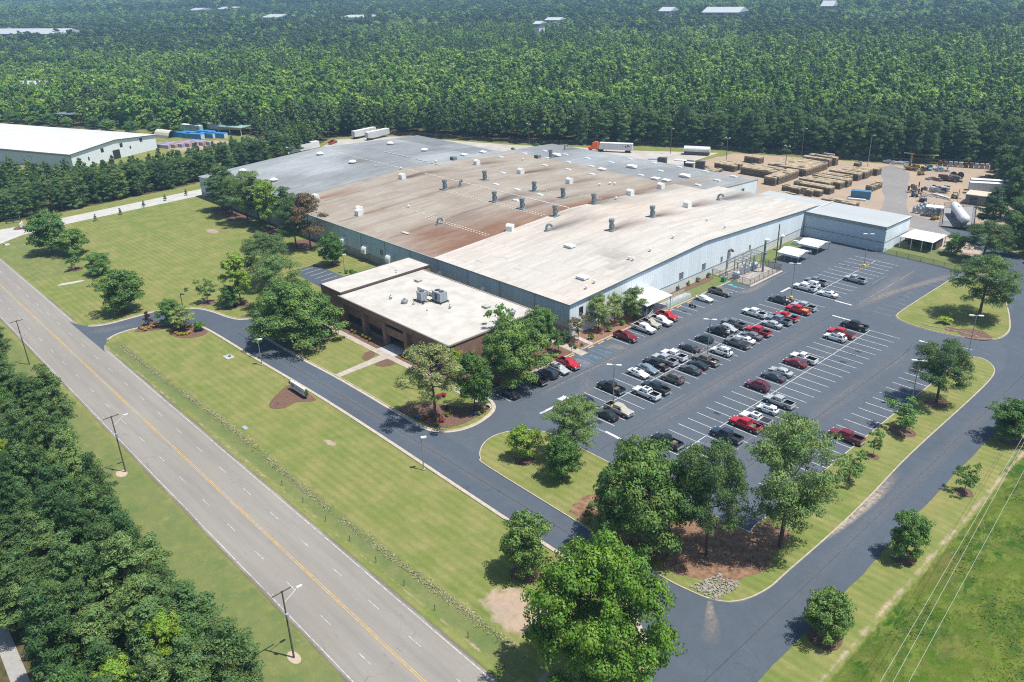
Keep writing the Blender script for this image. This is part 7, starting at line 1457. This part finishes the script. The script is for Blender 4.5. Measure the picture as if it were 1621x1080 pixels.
ai = gm.attributes.new('kind_index', 'INT', 'POINT'); ai.data.foreach_set('value', np.asarray(idx, np.int32)); fattr(gm, 'tree_scale', scl); fattr(gm, 'turn', RNG.uniform(0, 6.28, len(pts))); gm.update()
fo = link('woods', gm, None, 'stuff')
ng = bpy.data.node_groups.new('far_woods_scatter', 'GeometryNodeTree'); ng.interface.new_socket('Geometry', in_out='INPUT', socket_type='NodeSocketGeometry'); ng.interface.new_socket('Geometry', in_out='OUTPUT', socket_type='NodeSocketGeometry')
N = ng.nodes; gi = N.new('NodeGroupInput'); go = N.new('NodeGroupOutput'); ip = N.new('GeometryNodeInstanceOnPoints'); ci = N.new('GeometryNodeCollectionInfo'); ci.inputs['Collection'].default_value = FC; ci.inputs['Separate Children'].default_value = True; ci.inputs['Reset Children'].default_value = True
def na(nm, ty): o = N.new('GeometryNodeInputNamedAttribute'); o.data_type = ty; o.inputs['Name'].default_value = nm; return [s for s in o.outputs if s.enabled][0]
cx_ = N.new('ShaderNodeCombineXYZ'); ng.links.new(na('turn', 'FLOAT'), cx_.inputs[2]); cs_ = N.new('ShaderNodeCombineXYZ'); sc_ = na('tree_scale', 'FLOAT'); [ng.links.new(sc_, cs_.inputs[q]) for q in range(3)]
ng.links.new(gi.outputs[0], ip.inputs['Points']); ng.links.new(ci.outputs[0], ip.inputs['Instance']); ip.inputs['Pick Instance'].default_value = True; ng.links.new(na('kind_index', 'INT'), ip.inputs['Instance Index'])
ng.links.new(cx_.outputs[0], ip.inputs['Rotation']); ng.links.new(cs_.outputs[0], ip.inputs['Scale']); ng.links.new(ip.outputs[0], go.inputs[0])
mo = fo.modifiers.new('scatter', 'NODES'); mo.node_group = ng
# woods beyond: a bumpy canopy to the horizon
ths = np.linspace(R(95), R(180), 260); rs_ = 3400*1.0085**np.arange(0, 125); TH, RR = np.meshgrid(ths, rs_); X, Y = RR*np.cos(TH), RR*np.sin(TH)
Z = 9+13*fbm(X, Y, .018, 21, 3)+8*fbm(X, Y, .05, 22, 2)+np.clip((RR-4500)/4000, 0, 1)*(40+150*np.clip(fbm(X, Y, .0009, 23, 3)-.35, 0, 1))
i = (np.arange(len(rs_)-1)[:, None]*len(ths)+np.arange(len(ths)-1)[None, :]).ravel(); n = NB('far_canopy'); c = n.mix(n.ramp(n.noise(.006, 5, .65), .4, .6), (.028, .055, .022), (.055, .10, .03)); c = n.mix(1, c, n.ramp(n.noise(.05, 4, .7), .3, .7, .5, 1.3), 'MULTIPLY')
link('distant_canopy', quads('distant_canopy', np.stack([X, Y, Z], -1).reshape(-1, 3), np.stack([i, i+len(ths), i+len(ths)+1, i+1], -1), [n.done(c, .9, 0, .1)]), None, 'stuff')

# ------------------------------------------------------------------ grass that stands up: meadow tufts, seed heads along the ditch
def tufts(name, P, size, m, seed, wide=.5, lean=.5):
    r = np.random.default_rng(seed); n = len(P); a = r.random(n)*6.283; t = np.stack([np.cos(a), np.sin(a), 0*a], 1); u = np.stack([r.normal(size=n)*lean, r.normal(size=n)*lean, np.ones(n)], 1); s = (size*(.5+r.random(n)))[:, None]; b = np.asarray(P)
    v = np.stack([b-t*s*wide*.6, b+t*s*wide*.6, b+u*s+t*s*wide*.5, b+u*s-t*s*wide*.5], 1).reshape(-1, 3); me = quads(name, v, np.arange(4*n).reshape(n, 4), [m]); c = np.ones((n, 4)); c[:, :3] *= (.7+.6*r.random(n))[:, None]; c[:, 3] = r.random(n)**2; cattr(me, np.repeat(c, 4, 0)); return link(name, me, None, 'stuff')
k = 60000; X = RNG.uniform(-26.5, 14, k); Y = RNG.uniform(45, 175, k); ok, _, _ = inframe(X, Y, 0, 30); ok &= fbm(X, Y, .16, 31, 3)+.25*RNG.random(k) > .72; X, Y = X[ok], Y[ok]; tufts('meadow_grass', np.stack([X, Y, gz(X, Y)], 1), .15, L_MEADOW, 5, .5, 1.3)
k = 8000; X = RNG.uniform(-192, -58, k); Y = 51.8+.5*np.sin(X*.08)+RNG.normal(0, .36, k); ok = fbm(X, Y, .35, 33, 3)+.2*RNG.random(k) > .40; X, Y = X[ok], Y[ok]; tufts('ditch_seed_heads', np.stack([X, Y, gz(X, Y)], 1), .085, L_SEED, 6, .9, 1.6)

# ------------------------------------------------------------------ air
hz = MB().box(-2900, 3300, -3, 12600, 13000, 330).build('haze', None or mat('haze_surface', (1, 1, 1))); hz['kind'] = 'stuff'
hm = bpy.data.materials.new('haze_air'); hm.use_nodes = True; t = hm.node_tree; t.nodes.clear(); ho = t.nodes.new('ShaderNodeOutputMaterial'); pvn = t.nodes.new('ShaderNodeVolumePrincipled')
pvn.inputs['Color'].default_value = (.42, .70, 1.0, 1); pvn.inputs['Density'].default_value = .00024; pvn.inputs['Anisotropy'].default_value = .2; t.links.new(pvn.outputs[0], ho.inputs['Volume']); hz.data.materials.clear(); hz.data.materials.append(hm)
